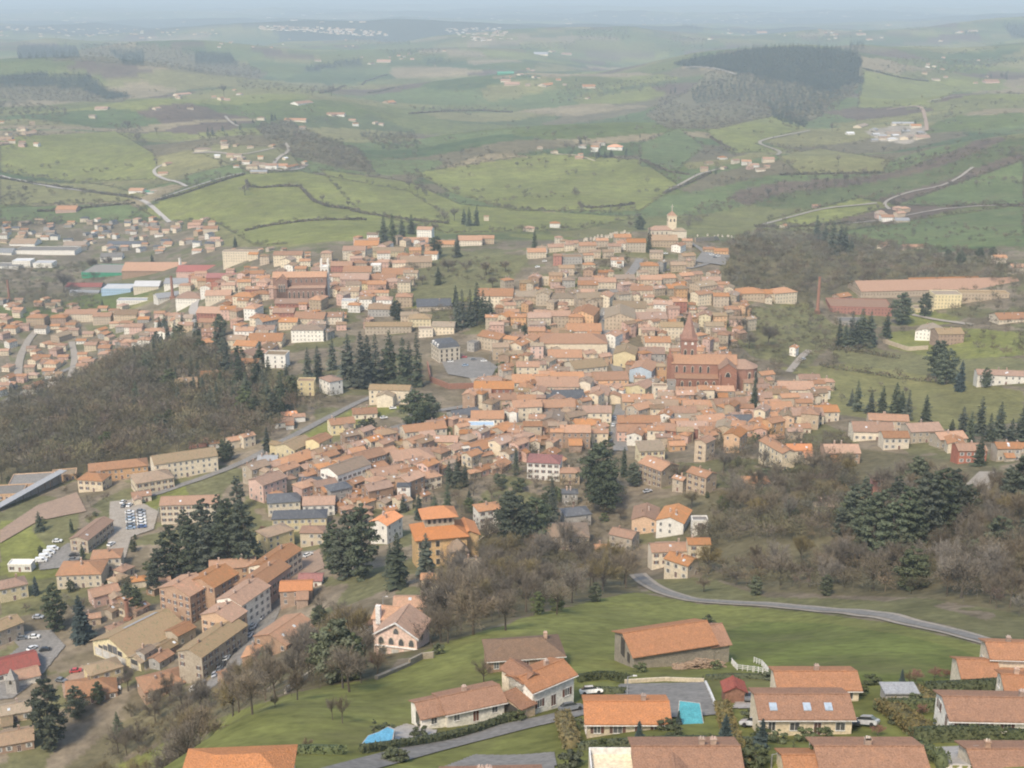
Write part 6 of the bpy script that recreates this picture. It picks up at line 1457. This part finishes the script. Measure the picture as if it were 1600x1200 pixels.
grove("700,760 830,760 1000,790 990,860 880,850 760,840", 6, 22, 73, ['ivy', 'brush', 'dense', 'bush', 'spruce'], (3.5, 9))
grove("1100,730 1330,735 1330,800 1240,800 1100,780", 6, 22, 74, ['ivy', 'brush', 'bush', 'gold', 'brush'], (3, 7))
grove("20,640 200,770 260,1000 200,960 0,960 0,840", 8, 16, 75, ['bush', 'brush', 'ivy'], (2.5, 6))
grove("1090,850 1130,785 1230,740 1330,730 1330,780 1230,798 1130,832", 6, 30, 72, ['dense', 'bare', 'dense', 'gold'], (8, 12))
grove("190,560 250,500 330,530 440,590 470,640 420,680 330,640 230,600", 7, 48, 52, ['spruce', 'ivy', 'fir', 'spruce', 'narrow'], (12, 19))
grove("780,460 1100,420 1120,640 1290,650 1180,740 820,720 700,760 560,720 760,600", 5, 26, 53, ['ivy', 'bush', 'dense', 'bush'], (4, 8))
M_WOODB = material('woodland_twigs', (.17, .142, .105), (.125, .105, .08), scale=16, vary=.0, col3=(.15, .13, .085), tint=True)
M_WOODC = material('forest_needles', (.048, .062, .042), (.068, .085, .054), scale=14, vary=.0, tint=True)
woodland('bare_woodland', 'grey-brown leafless wood filling the slope below the town', [
  ("0,640 100,600 190,565 300,545 420,600 470,640 420,690 300,712 240,722 160,740 0,760", 6.2, 900, 'bare', (10, 19), 1)], M_WOODB)
woodland('hillside_scrub', 'tangled leafless scrub under the big firs on the slope', [
  ("1085,855 1130,785 1230,740 1330,725 1340,800 1270,850 1130,850 1100,875", 3.8, 300, 'bare', (6, 11), 61), ("1100,885 1290,878 1340,800 1420,745 1600,775 1600,965 1450,930 1200,922 1095,905", 4, 340, 'bare', (5, 9), 71), ("650,1020 665,950 705,890 760,850 880,858 985,872 1000,912 880,944 800,970 715,1000", 4, 130, 'bare', (5, 9), 62),
  ("150,1200 250,1090 420,1090 500,1010 560,960 600,1040 450,1098 330,1138 210,1200", 4, 120, 'bare', (4, 7), 63), ("780,690 960,720 1000,870 880,860 740,840 700,780", 5, 110, 'bare', (4, 8), 64), ("1100,690 1330,690 1330,735 1150,800", 4.5, 120, 'bare', (5, 9), 65)], M_WOODB)
woodland('hilltop_wood', 'leafless wood on the hill behind the chapel', [
  ("1130,388 1180,360 1262,364 1340,380 1450,395 1550,402 1600,430 1600,446 1440,440 1330,456 1272,476 1180,466 1132,440", 7, 520, 'bare', (9, 15), 2)], M_WOODB)
woodland('town_scrub', 'brown leafless scrub between the town gardens', [
  ("1130,485 1265,478 1320,520 1300,560 1220,590 1130,560", 6, 110, 'bare', (5, 9), 3), ("900,420 985,398 990,420 940,440 905,445", 5, 50, 'bare', (5, 8), 4), ("560,425 700,395 800,420 790,450 700,440 600,470", 7, 60, 'bare', (5, 9), 5),
  ("0,425 130,415 170,440 130,460 180,490 60,490 0,480", 8, 150, 'bare', (7, 11), 6), ("640,500 730,470 780,500 740,530", 7, 20, 'bare', (6, 9), 7), ("1290,560 1420,600 1480,650 1300,640", 12, 10, 'bare', (4, 7), 8),
  ("700,700 780,760 800,800 720,820 640,790", 6, 30, 'bare', (6, 9), 9), ("1180,600 1290,560 1290,620", 9, 8, 'bare', (5, 7), 10), ("1420,440 1600,440 1600,560 1500,560 1500,500", 11, 60, 'bare', (6, 10), 11), ("1290,480 1420,520 1300,580 1260,540", 8, 40, 'bare', (5, 8), 12),
  ("0,350 100,345 100,352 0,358", 9, 30, 'bare', (8, 12), 13), ("130,780 200,770 170,860 110,850", 8, 8, 'bare', (5, 8), 14), ("440,585 520,600 540,640 470,650", 8, 14, 'bare', (6, 9), 15), ("60,960 110,940 200,920 250,960 160,1000", 8, 14, 'bare', (6, 9), 16), ("1480,500 1600,490 1600,540 1500,545", 10, 14, 'bare', (5, 8), 17)], M_WOODB)
Z_HOUSES = False
woodland('conifer_forest', 'dark conifer forest covering the far rounded hill', [
  ("1052,100 1085,90 1130,84 1180,76 1240,73 1300,76 1336,82 1348,96 1340,112 1350,128 1318,134 1300,150 1272,140 1240,128 1200,132 1175,118 1140,112 1105,106 1080,107", 9.5, 1300, 'conifer', (13, 20), 21), ("1078,146 1100,128 1140,124 1155,112 1200,122 1240,130 1300,138 1338,130 1326,150 1300,158 1285,178 1262,180 1256,192 1228,178 1200,170 1180,158 1150,160 1120,154 1090,166", 14, 560, 'conifer', (12, 19), 24),
  ("1200,165 1240,178 1265,196 1250,200 1210,185", 12, 60, 'conifer', (14, 20), 22)], M_WOODC)
woodland('far_plantation', 'dark plantations on the remote hills', [
  ("0,120 60,115 140,118 165,140 205,150 170,156 120,138 0,134", 15, 260, 'conifer', (14, 20), 23), ("28,72 118,72 125,90 28,92", 22, 200, 'conifer', (16, 24), 24), ("170,78 225,82 225,102 190,98", 20, 90, 'conifer', (16, 22), 25), ("305,82 360,84 370,98 305,100", 20, 90, 'conifer', (16, 22), 26),
  ("475,106 560,92 570,98 480,112", 20, 110, 'conifer', (14, 20), 27), ("665,94 705,96 700,101 668,101", 22, 40, 'conifer', (14, 20), 28), ("1562,34 1600,40 1600,60 1580,56", 22, 90, 'conifer', (16, 24), 29), ("1066,38 1088,36 1088,46 1066,46", 24, 40, 'conifer', (16, 24), 30),
  ("1326,66 1350,66 1350,78 1328,78", 20, 40, 'conifer', (14, 20), 31), ("1508,50 1528,50 1526,57 1508,57", 24, 16, 'conifer', (14, 20), 32), ("560,210 600,205 650,205 655,232 600,236", 13, 50, 'conifer', (9, 13), 33), ("1530,118 1550,116 1550,130 1530,128", 18, 16, 'conifer', (9, 14), 34), ("1560,116 1575,114 1575,128", 18, 12, 'conifer', (9, 14), 35)], M_WOODC)
woodland('far_woods', 'grey-brown leafless woods and thickets across the hills', [
  ("400,198 450,190 500,215 560,236 585,270 540,265 480,250 440,238", 9, 420, 'bare', (9, 14), 41), ("560,212 640,210 662,232 600,238", 11, 120, 'bare', (9, 13), 42), ("0,136 120,140 170,158 195,160 100,158 0,156", 14, 180, 'bare', (10, 15), 43),
  ("125,70 230,70 330,86 412,112 400,126 260,108 130,96", 20, 520, 'bare', (12, 18), 44), ("1080,172 1150,156 1210,168 1215,186 1120,202 1045,200 1015,188 1035,150", 12, 260, 'bare', (9, 14), 45), ("1110,112 1230,120 1345,112 1336,142 1300,180 1220,190 1190,172 1100,160", 11, 420, 'bare', (10, 16), 46),
  ("1055,348 1100,320 1200,305 1290,292 1340,272 1400,252 1500,238 1600,232 1600,246 1500,256 1400,270 1345,292 1290,305 1200,322 1120,335 1075,360", 10, 620, 'bare', (8, 13), 47), ("170,197 215,195 230,232 200,215", 13, 60, 'bare', (9, 13), 48), ("900,48 980,44 985,62 905,66", 24, 110, 'bare', (12, 18), 49),
  ("810,72 900,66 890,78 815,80", 24, 60, 'bare', (12, 18), 50), ("0,160 60,165 110,175 100,186 0,184", 14, 120, 'bare', (9, 13), 51), ("370,128 560,140 480,148 380,140", 16, 90, 'bare', (9, 13), 52), ("640,168 800,168 790,176 700,178 650,176", 14, 80, 'bare', (8, 12), 53), ("880,138 1050,120 1060,136 900,160 860,165", 16, 160, 'bare', (8, 13), 54),
  ("620,270 660,280 668,312 650,300", 12, 50, 'bare', (8, 12), 55), ("20,300 60,300 40,322 10,322", 13, 26, 'bare', (7, 11), 56), ("1040,55 1100,62 1098,80 1060,74", 22, 60, 'bare', (11, 16), 57), ("1240,52 1330,56 1330,70 1240,66", 24, 90, 'bare', (11, 16), 58), ("1400,35 1450,30 1450,48 1420,48", 24, 60, 'bare', (11, 16), 59),
  ("1380,92 1500,96 1560,105 1500,118 1390,112", 16, 140, 'bare', (9, 14), 60), ("0,345 95,342 90,352 0,360", 10, 60, 'bare', (8, 12), 61), ("300,212 400,205 400,222 320,224", 13, 40, 'bare', (7, 11), 62), ("1500,98 1600,90 1600,100 1510,110", 18, 80, 'bare', (9, 14), 63), ("550,60 640,66 640,72 560,70", 24, 60, 'bare', (11, 16), 64), ("600,80 690,78 680,90 610,88", 22, 70, 'bare', (11, 16), 65), ("60,50 340,52 330,58 60,62", 34, 70, 'bare', (11, 16), 66),
  ("1300,425 1600,410 1600,428 1300,440", 12, 40, 'bare', (8, 12), 67), ("1180,350 1350,345 1500,352 1600,368 1600,384 1380,376 1200,362", 10, 110, 'bare', (5, 10), 68), ("0,185 100,188 60,225 20,240 0,240", 16, 50, 'bare', (8, 12), 69)], M_WOODB)
# hedge banks that part the fields of the patchwork
hv = []; rs = random.Random(77)
sel = np.where((rflat > 1550) & (rflat < 10500) & (gy > 0) & ((f2-f1) < .085) & (ppx > -60) & (ppx < 1660) & (kk < 2))[0]
cov = [PL(l.split(':', 1)[1]) for l in COVER.strip().splitlines()]
keep = np.ones(len(sel), bool)
for c in cov: keep &= ~inpoly(ppx[sel], ppy[sel], c)
sel = sel[keep]; rs.shuffle(L_ := list(sel)); used_ = {}
for i in L_:
    x, y = gx[i], gy[i]; r = rflat[i]; g = 9 if r < 4000 else 22
    if (int(x//g), int(y//g)) in used_: continue
    used_[(int(x//g), int(y//g))] = 1
    big = rs.random() < .30; h = rs.uniform(7, 13) if big else rs.uniform(2.2, 4.5)
    t = rs.choice(LITE['bare'])[:300]; w2 = h*1.1 if big else rs.uniform(6, 9)*(1 if r < 4000 else 1.8); a = rs.uniform(0, 6.28); c, s_ = math.cos(a), math.sin(a)
    hv.append(np.stack([(t[:, 0]*c-t[:, 1]*s_)*w2+x+rs.uniform(-3, 3), (t[:, 0]*s_+t[:, 1]*c)*w2+y, (t[:, 2]-.15)*h*1.1+float(H(x, y))-.2], -1))
    if len(hv) > 7500: break
bp = []
for l in COVER.strip().splitlines():
    k_, q_ = l.split(':', 1); poly = PL(q_)
    if k_ in 'KTS' or max(p[1] for p in poly) > 390 or min(p[1] for p in poly) < 60: continue
    for a, b in zip(poly, poly[1:]+poly[:1]):
        n_ = int(math.hypot(b[0]-a[0], (b[1]-a[1])*2)/2.6)
        bp += [(a[0]+(b[0]-a[0])*i/max(n_, 1)+rs.uniform(-.8, .8), a[1]+(b[1]-a[1])*i/max(n_, 1)+rs.uniform(-.4, .4)) for i in range(n_)]
pp, tt = hits([q[0] for q in bp], [q[1] for q in bp])
for p, Z in zip(pp, tt):
    if Z < 1450 or rs.random() < .12 or (int(p[0]//3), int(p[1]//3)) in ROADCELLS: continue
    big = rs.random() < .22; h = rs.uniform(6, 12) if big else rs.uniform(2.2, 4.5)
    t = rs.choice(LITE['bare']); w2 = h*1.2 if big else rs.uniform(6, 10)*(1 if Z < 3000 else 1.5); a = rs.uniform(0, 6.28); c, s_ = math.cos(a), math.sin(a)
    hv.append(np.stack([(t[:, 0]*c-t[:, 1]*s_)*w2+p[0], (t[:, 0]*s_+t[:, 1]*c)*w2+p[1], (t[:, 2]-.15)*h*1.1+p[2]-.2], -1))
per = [len(q) for q in hv]; hv = np.concatenate(hv)
tinted(fh := meshobj('field_hedgerows', hv, np.arange(len(hv)).reshape(-1, 3), M_WOODB), per, 5)
tag(fh, 'thin leafless hedgerows parting the far fields', kind='stuff')
# single trees dotted over the pastures
st_ = []; rs = random.Random(88)
c = [(rs.uniform(0, 1600), rs.uniform(48, 345)) for _ in range(900)]
pp, tt = hits([q[0] for q in c], [q[1] for q in c])
for p, Z in zip(pp, tt):
    if Z < 1500 or vnoise(np.array([p[0]/300.]), np.array([p[1]/300.]), 61)[0] < -.15: continue
    for k in range(rs.choice([1, 1, 2, 4])):
        x, y = p[0]+rs.uniform(-22, 22)*(k > 0), p[1]+rs.uniform(-30, 30)*(k > 0); h = rs.uniform(6, 14)
        t = rs.choice(LITE['bare']); a = rs.uniform(0, 6.28); c_, s_ = math.cos(a), math.sin(a); w2 = h*rs.uniform(1.0, 1.4)
        st_.append(np.stack([(t[:, 0]*c_-t[:, 1]*s_)*w2+x, (t[:, 0]*s_+t[:, 1]*c_)*w2+y, t[:, 2]*h+float(H(x, y))-.3], -1))
per = [len(q) for q in st_]; st_ = np.concatenate(st_)
tinted(pt := meshobj('pasture_trees', st_, np.arange(len(st_)).reshape(-1, 3), M_WOODB), per, 6)
tag(pt, 'leafless trees dotted thinly over the far pastures', kind='stuff')
# hedges as things of their own
def hedge(s, h, w_, mat, label, name='hedge', group=None, leaf=.22, dens_=9.0, cut=True):
    P2, Z = world_line(s, .8 if Z_of(s) < 600 else 3.0, 1)
    rg = np.random.default_rng(int(abs(P2[0, 0])*10) % 9999+3); v = []
    d = np.gradient(P2, axis=0); d /= np.maximum(np.linalg.norm(d, axis=1), 1e-6)[:, None]; nrm = np.stack([-d[:, 1], d[:, 0]], -1)
    if Z > 600: leaf = Z*.0006; dens_ = 1.7
    segl = np.linalg.norm(P2[1]-P2[0])
    n_ = int(len(P2)*dens_*segl*(h+w_))
    i = rg.integers(0, len(P2), n_); u = rg.uniform(-.5, .5, n_); q = rg.uniform(0, 1, n_)**.7
    f_ = rg.integers(0, 3, n_)                    # two flanks and the top
    u = np.where(f_ == 0, -.5, np.where(f_ == 1, .5, u)); q = np.where(f_ == 2, 1.0, q)
    u = u+rg.normal(size=n_)*.05; q = q+rg.normal(size=n_)*.05*(1 if cut else 4)
    xy = P2[i]+nrm[i]*(u*w_)[:, None]+d[i]*(rg.uniform(-.6, .6, n_)*segl)[:, None]
    z = H(xy[:, 0], xy[:, 1])+q*h*(1 if cut else .8+.5*vnoise(xy[:, 0]/7, xy[:, 1]/7, 4))
    p = np.stack([xy[:, 0], xy[:, 1], z], -1)
    a = rg.normal(size=(n_, 3)); a /= np.linalg.norm(a, axis=1)[:, None]; b = np.cross(a, rg.normal(size=(n_, 3))); b /= np.linalg.norm(b, axis=1)[:, None]
    s_ = leaf*rg.uniform(.6, 1.5, n_)[:, None]
    v = np.stack([p-a*s_, p-b*s_*.7, p+a*s_, p+b*s_*.7], 1).reshape(-1, 3)
    f = np.arange(len(v)).reshape(-1, 4)
    if cut:                                        # twiggy heart of a clipped hedge
        W2 = w_*.42; K = 4
        prof = [(-W2, -.3), (-W2, h*.93), (W2, h*.93), (W2, -.3)]
        vv = []
        for j in range(len(P2)):
            g = float(H(P2[j, 0], P2[j, 1]))
            for (o_, zz) in prof: vv.append((P2[j, 0]+nrm[j, 0]*o_, P2[j, 1]+nrm[j, 1]*o_, g+zz))
        base_ = len(v); vi = np.arange(len(P2)*4).reshape(-1, 4)+base_
        ff = [np.stack([vi[:-1, k], vi[1:, k], vi[1:, k+1], vi[:-1, k+1]], -1) for k in range(3)]
        ff += [np.array([[vi[0, 0], vi[0, 1], vi[0, 2], vi[0, 3]], [vi[-1, 3], vi[-1, 2], vi[-1, 1], vi[-1, 0]]])]
        v = np.concatenate([v, np.array(vv)]); f = np.concatenate([f]+ff)
    if not cut:                                    # young trees grown up in the bank
        add = []; rs2 = random.Random(len(v))
        for j in range(len(P2)):
            if rs2.random() < .16:
                x, y = P2[j]; hh = rs2.uniform(4, 9); t = rs2.choice(LITE['bare']).reshape(-1, 3, 3); a_r = rs2.uniform(0, 6.28); c_, s2_ = math.cos(a_r), math.sin(a_r)
                q4 = np.concatenate([t, t[:, 2:3]], 1).reshape(-1, 3)
                add.append(np.stack([(q4[:, 0]*c_-q4[:, 1]*s2_)*hh*1.3+x, (q4[:, 0]*s2_+q4[:, 1]*c_)*hh*1.3+y, q4[:, 2]*hh+float(H(x, y))-.3], -1))
        if add:
            add = np.concatenate(add); f = np.concatenate([f, np.arange(len(add)).reshape(-1, 4)+len(v)]); v = np.concatenate([v, add])
    o = meshobj(name, v, f, mat); tag(o, label, 'hedge', group)
    if not cut: tinted(o, [400]*(len(v)//400+1), len(v))
    return o
def Z_of(s): q = PL(s)[0]; return at(*q)[1]
HG = 'clipped garden hedges'
for s_, h, w_, m_, l_ in (
  ("566,1176 640,1166 720,1151 800,1124", 1.3, 1.4, M_HEDGE, 'low brownish clipped hedge between the curving road and the cream bungalow'),
  ("905,1066 945,1060 978,1066", 1.6, 1.6, M_HEDGE, 'dark clipped hedge behind the white parked car'),
  ("915,1082 945,1084 975,1085", 1.3, 1.2, M_HEDGE, 'dark hedge between white car and asphalt court'),
  ("879,1126 893,1170", 2.0, 2.2, M_OCHRE, 'ochre hedge beside the bright orange roofed house'),
  ("905,1172 1000,1166 1100,1163 1180,1166", 1.2, 1.4, M_HEDGE, 'long dark hedge below the bright orange roofed house'),
  ("1445,1088 1560,1082", 2.4, 2.2, M_HEDGE, 'tall dark hedge below the apricot roofed house'),
  ("1382,1108 1405,1125 1440,1152", 2.0, 3.0, M_OCHRE, 'wide rusty ochre hedge running down to the long bungalow'),
  ("1425,1082 1455,1102", 1.6, 1.8, M_OCHRE, 'short ochre hedge beside the grey shed'),
  ("1385,1112 1475,1112", 2.2, 1.6, M_HEDGE, 'dark hedge above the long bungalow lawn'),
  ("1428,1160 1500,1158 1562,1160", 2.2, 2.0, M_HEDGE, 'dark hedge in front of the long bungalow'),
  ("1572,1162 1640,1166", 2.2, 2.0, M_HEDGE, 'dark hedge right of the long bungalow drive'),
  ("1432,1172 1472,1206", 1.6, 1.6, M_IVY, 'yellow-green hedge beside the concrete drive'),
  ("1102,1062 1160,1060 1220,1062", 1.0, 1.0, M_HEDGE, 'low hedge between meadow and wooden shed'),
  ("1128,1105 1140,1150 1158,1200", 1.3, 2.2, M_OCHRE, 'ochre hedge left of the skylight house'),
  ("440,1178 535,1178", 1.2, 1.6, M_IVY, 'light green hedge above the bottom orange roof'),
  ("1185,1112 1190,1150", 1.4, 1.2, M_HEDGE, 'dark hedge along the skylight house wall')):
    hedge(s_, h, w_, m_, l_, group=HG)
HR = 'leafless hedgerows between the middle fields'
for s_, l_ in (
  ("0,278 60,288 100,293 160,303 220,313", 'hedgerow following the country road at the valley farm'), ("60,331 150,323 210,318", 'hedgerow above the pink roofed barn'), ("245,314 300,300 380,274", 'hedgerow below the knoll hamlet'),
  ("385,283 388,296 470,292", 'dark hedgerow crossing the meadow below the knoll'), ("470,293 500,322 560,329", 'hedgerow bending down the green slope'), ("385,361 420,353 470,347 570,344", 'hedgerow above the white apartment block'),
  ("905,319 912,326 960,323 990,319", 'short looped hedgerow in the wide meadow'), ("1000,250 1040,268 1075,273", 'hedgerow running down from the orange roofed manor'), ("1040,302 1075,287 1110,271", 'hedgerow beside the road to the white farms'),
  ("1110,215 1140,232", 'hedgerow on the bright upper slope'), ("1220,274 1300,272 1380,271", 'hedgerow below the pale rounded field'), ("1480,323 1540,321 1600,323", 'hedgerow between the two right-hand meadows'),
  ("1290,574 1350,582 1430,594 1480,600", 'dark hedgerow above the olive field'), ("1290,545 1330,548 1400,560", 'scrubby hedgerow below the red works'), ("1350,108 1400,121 1450,127", 'hedgerow climbing beside the dark forest'),
  ("550,330 640,344 700,350", 'hedgerow towards the clump of bare trees'), ("575,146 615,138", 'short dark hedgerow below the tan field'), ("640,178 740,172 800,176", 'hedgerow along the far brown field'), ("1180,355 1270,354 1350,346", 'hedgerow behind the hilltop spruces'),
  ("500,146 560,131 605,117", 'hedgerow climbing to the tan field')):
    hedge(s_, 2.6, 3.0, M_WOODB, 'leafless '+l_, name='hedgerow', group=HR, cut=False)
# ---------------------------------------------------------------- a label for each thing, told apart by look and neighbours
LM = {'the brick church': (1110, 590), 'the hilltop chapel': (1045, 358), 'the white-towered church': (470, 455), 'the belvedere villa': (688, 860), 'the slate mansion': (692, 548), 'the pale blue house': (1005, 590),
 'the cream school block': (300, 800), 'the gabled yellow hall': (190, 1020), 'the pink house': (620, 1000), 'the stone barn': (1035, 1015), 'the vivid orange roof': (980, 1125), 'the long cream bungalow': (720, 1115), 'the red works': (1340, 482),
 'the green-trimmed hall': (174, 425), 'the white warehouse': (76, 390), 'the knoll hamlet': (400, 255), 'the gravel works': (1400, 210), 'the dark forest hill': (1230, 120), 'the orange manor': (961, 230), 'the white hill farms': (1180, 257),
 'the stream farm': (1390, 342), 'the red-roofed white house': (851, 742), 'the mossy school roof': (290, 742), 'the gravel yard': (1530, 765), 'the white cottage': (1240, 552), 'the tall yellow block': (1475, 470),
 'the skylight house': (1245, 1120), 'the red-shuttered bungalow': (1545, 1125), 'the ridge village': (520, 48), 'the pale apartment block': (378, 403), 'the broad twin cedars': (938, 780), 'the hillside lane bend': (1060, 935),
 'the street of terraces': (365, 1010), 'the brown wood': (150, 660), 'the tan hill field': (690, 110), 'the white ridge house': (665, 368), 'the school car park': (205, 815), 'the long pinkish roof': (895, 550), 'the yellow gable pair': (480, 705),
 'the dark red roof': (20, 1060), 'the big dark firs': (1400, 840), 'the valley barn': (107, 328), 'the blue metal hall': (187, 455), 'the green-roofed farm': (790, 115), 'the far plantation': (80, 82), 'the suburb road': (60, 605)}
ORD = 'first second third fourth fifth sixth seventh eighth ninth tenth eleventh twelfth thirteenth fourteenth fifteenth sixteenth seventeenth eighteenth nineteenth twentieth'.split()
ORD += ['twenty-'+o for o in ORD[:9]]+['thirtieth']+['thirty-'+o for o in ORD[:9]]+['fortieth']+['forty-'+o for o in ORD[:9]]+['fiftieth']
OVR = {(1005, 600): 'pale blue gabled house beside the brick church', (851, 751): 'tall white house with dark red hip roof beside a slender conifer', (895, 556): 'long cream hall under a wide pinkish hip roof in the old town', (300, 817): 'three-storey cream school block with long salmon roof behind the firs',
 (290, 750): 'long cream school building with mossy olive roof at the wood edge', (187, 752): 'orange walled school wing with low hip roof', (147, 862): 'long hall with twin salmon roof between the two car parks', (1340, 492): 'red walled works with saw-edged salmon roof beside the tall chimney',
 (1460, 462): 'very long low works with salmon roof behind the tall yellow block', (1475, 482): 'tall yellow flat-roofed block in front of the long works', (76, 398): 'long white flat-roofed warehouse in the valley', (174, 431): 'flat hall with bright green metal walls in the valley',
 (187, 459): 'light blue metal hall beside the dark red-roofed shed', (378, 410): 'long pale four-storey apartment block below the meadow', (961, 235): 'white manor with bright orange hip roof in the middle hills', (665, 371): 'white three-storey house alone on the meadow ridge',
 (1212, 735): 'long cream building whose salmon roof slants down towards the orange one', (605, 850): 'white house with bright orange hip roof between the tall firs', (873, 858): 'large grey house with wide brown hip roof below the cedars', (20, 1068): 'hall with wide dark red roof at the edge of the yard',
 (107, 332): 'pink walled valley barn with orange roof', (790, 116): 'green-roofed farm hall beyond the tan hill field', (1061, 489): 'narrow brick red townhouse beside a white one', (1043, 690): 'brick red house with orange roof in the old town', (611, 632): 'long cream three-storey building beside the great cedar',
 (1240, 557): 'small white cottage alone beside a drive', (1568, 602): 'long low white building in the field beyond the spruces', (448, 1015): 'large brown hall with wide salmon roof facing the parked cars', (462, 719): 'pale yellow hall with mossy gable roof beside the station green', (500, 717): 'taller yellow gabled hall with orange roof beside the mossy one'}
def rel(px, py, lm):
    dx, dy = px-lm[0], py-lm[1]
    a = math.degrees(math.atan2(-dy, dx)) % 360
    return ['to the right of', 'behind and right of', 'behind', 'behind and left of', 'to the left of', 'in front and left of', 'in front of', 'in front and right of'][int((a+22.5)//45) % 8]
groups = {}
for it in ITEMS:
    k = (int(round(it['px'])), int(round(it['py']+4)))
    if it['kind'] == 'b' and k in OVR: it['label'] = OVR[k]
    if it.get('label'): continue
    if it['kind'] == 'b':
        st, wl, rf = describe(it['wall'], it['roof'], it['n'], 0, it['name'], it['L'])
        nm = {'terraced_house': 'terraced house', 'apartment_building': 'block', 'works_building': 'hall', 'suburban_house': 'house', 'outbuilding': 'annexe'}.get(it['name'], it['name'].replace('_', ' '))
        look = f"{wl} {st} {nm}, {rf} roof"
    elif it['kind'] == 't':
        look = ('small ' if it['h'] < 8.5 else 'tall ' if it['h'] > 14 else '')+it['look']
    else: look = it['look']
    best = sorted(LM.items(), key=lambda q: math.hypot(it['px']-q[1][0], (it['py']-q[1][1])*1.4))[0]
    it['lm'] = best; groups.setdefault((look, rel(it['px'], it['py'], best[1]), best[0]), []).append(it)
for (look, rl, lm), its in groups.items():
    if len((look+' '+rl+' '+lm).split())+(len(its) > 1) > 16: look2 = look.replace(' tiled roof', ' roof').replace(' sheet metal', ' metal')
    else: look2 = look
    if len((look2+' '+rl+' '+lm).split())+(len(its) > 1) > 16: look2 = look2.replace('terraced house', 'terrace').replace('to the ', '')
    rl0 = rl; look = look2
    if len((look+' '+rl+' '+lm).split())+(len(its) > 1) > 16: rl = rl.replace('to the ', '')
    if len((look+' '+rl+' '+lm).split())+(len(its) > 1) > 16: rl = rl.replace('in front and', 'front'); look = look.replace(' one-', ' ').replace('pale ', '')
    if len((look+' '+rl+' '+lm).split())+(len(its) > 1) > 16: look = look.replace('plaster ', '').replace('rendered ', '').replace('metal ', '')
    its.sort(key=lambda i: math.hypot(i['px']-i['lm'][1][0], (i['py']-i['lm'][1][1])*1.4))
    for j, i in enumerate(its):
        i['label'] = f"{look}, {rl} {lm}" if len(its) == 1 else f"{look}, {ORD[min(j, 49)]} {rl} {lm}"
MX = 0
for it in ITEMS:
    w_ = it['label'].split()
    MX = max(MX, len(w_))
    tag(it['o'], it['label'], it['cat'], it.get('group'))
print('items', len(ITEMS), 'longest label', MX, 'windows', sum(1 for o in bpy.data.objects if o.name.startswith('window')))

from collections import Counter
print(Counter(i['name'] if i['kind'] != 'v' else 'car' for i in ITEMS).most_common(14))
# ---------------------------------------------------------------- camera, light, air
cam = bpy.data.cameras.new('camera'); cam.sensor_width = 36; cam.lens = 36*F/1600
cam.clip_start = 1; cam.clip_end = 200000
co = bpy.data.objects.new('camera', cam); COL.objects.link(co)
co.location = (0, 0, 0); co.rotation_euler = (math.pi/2-PITCH, 0, 0)
SC.camera = co
SUN_EL, SUN_AZ = math.radians(50), math.radians(208)      # azimuth clockwise from +Y: behind the viewer, a little to the left
w = bpy.data.worlds.new('World'); SC.world = w; w.use_nodes = True
nt = w.node_tree; bg = nt.nodes['Background']
sky = nt.nodes.new('ShaderNodeTexSky'); sky.sky_type = 'NISHITA'; sky.sun_disc = False
sky.sun_elevation = SUN_EL; sky.sun_rotation = SUN_AZ; sky.air_density = 1.2; sky.dust_density = 2.0
nt.links.new(sky.outputs[0], bg.inputs[0]); bg.inputs[1].default_value = .128
sl = bpy.data.lights.new('sun', 'SUN'); sl.energy = 2.35; sl.angle = math.radians(11); sl.color = (1, .88, .70)
so = bpy.data.objects.new('sun', sl); COL.objects.link(so)
so.rotation_euler = (math.pi/2-SUN_EL, 0, math.pi-SUN_AZ)
hx0, hx1, hy0, hy1, hz0, hz1 = -80000, 80000, -80000, 80000, -520, 30
hv = [(x, y, z) for z in (hz0, hz1) for y in (hy0, hy1) for x in (hx0, hx1)]
hm = bpy.data.materials.new('hazy_air'); hn, N, L = nodes(hm)
out = N.new('ShaderNodeOutputMaterial'); pv = N.new('ShaderNodeVolumePrincipled')
pv.inputs['Color'].default_value = (.76, .90, .98, 1); pv.inputs['Density'].default_value = HAZE; pv.inputs['Anisotropy'].default_value = 0.0
L.new(pv.outputs[0], out.inputs['Volume'])
hz = meshobj('haze', hv, [(0, 2, 3, 1), (4, 5, 7, 6), (0, 1, 5, 4), (2, 6, 7, 3), (1, 3, 7, 5), (0, 4, 6, 2)], hm)
tag(hz, 'pale blue haze lying over the far plain', kind='stuff')
SC.render.engine = 'CYCLES'
cy = SC.cycles
cy.max_bounces = 4; cy.diffuse_bounces = 2; cy.glossy_bounces = 2; cy.transparent_max_bounces = 8; cy.volume_bounces = 0
cy.use_denoising = True; cy.caustics_reflective = False; cy.caustics_refractive = False
cy.filter_width = 2.0
SC.view_settings.view_transform = 'Standard'; SC.view_settings.look = 'None'
SC.view_settings.exposure = EXPO; SC.view_settings.gamma = 1
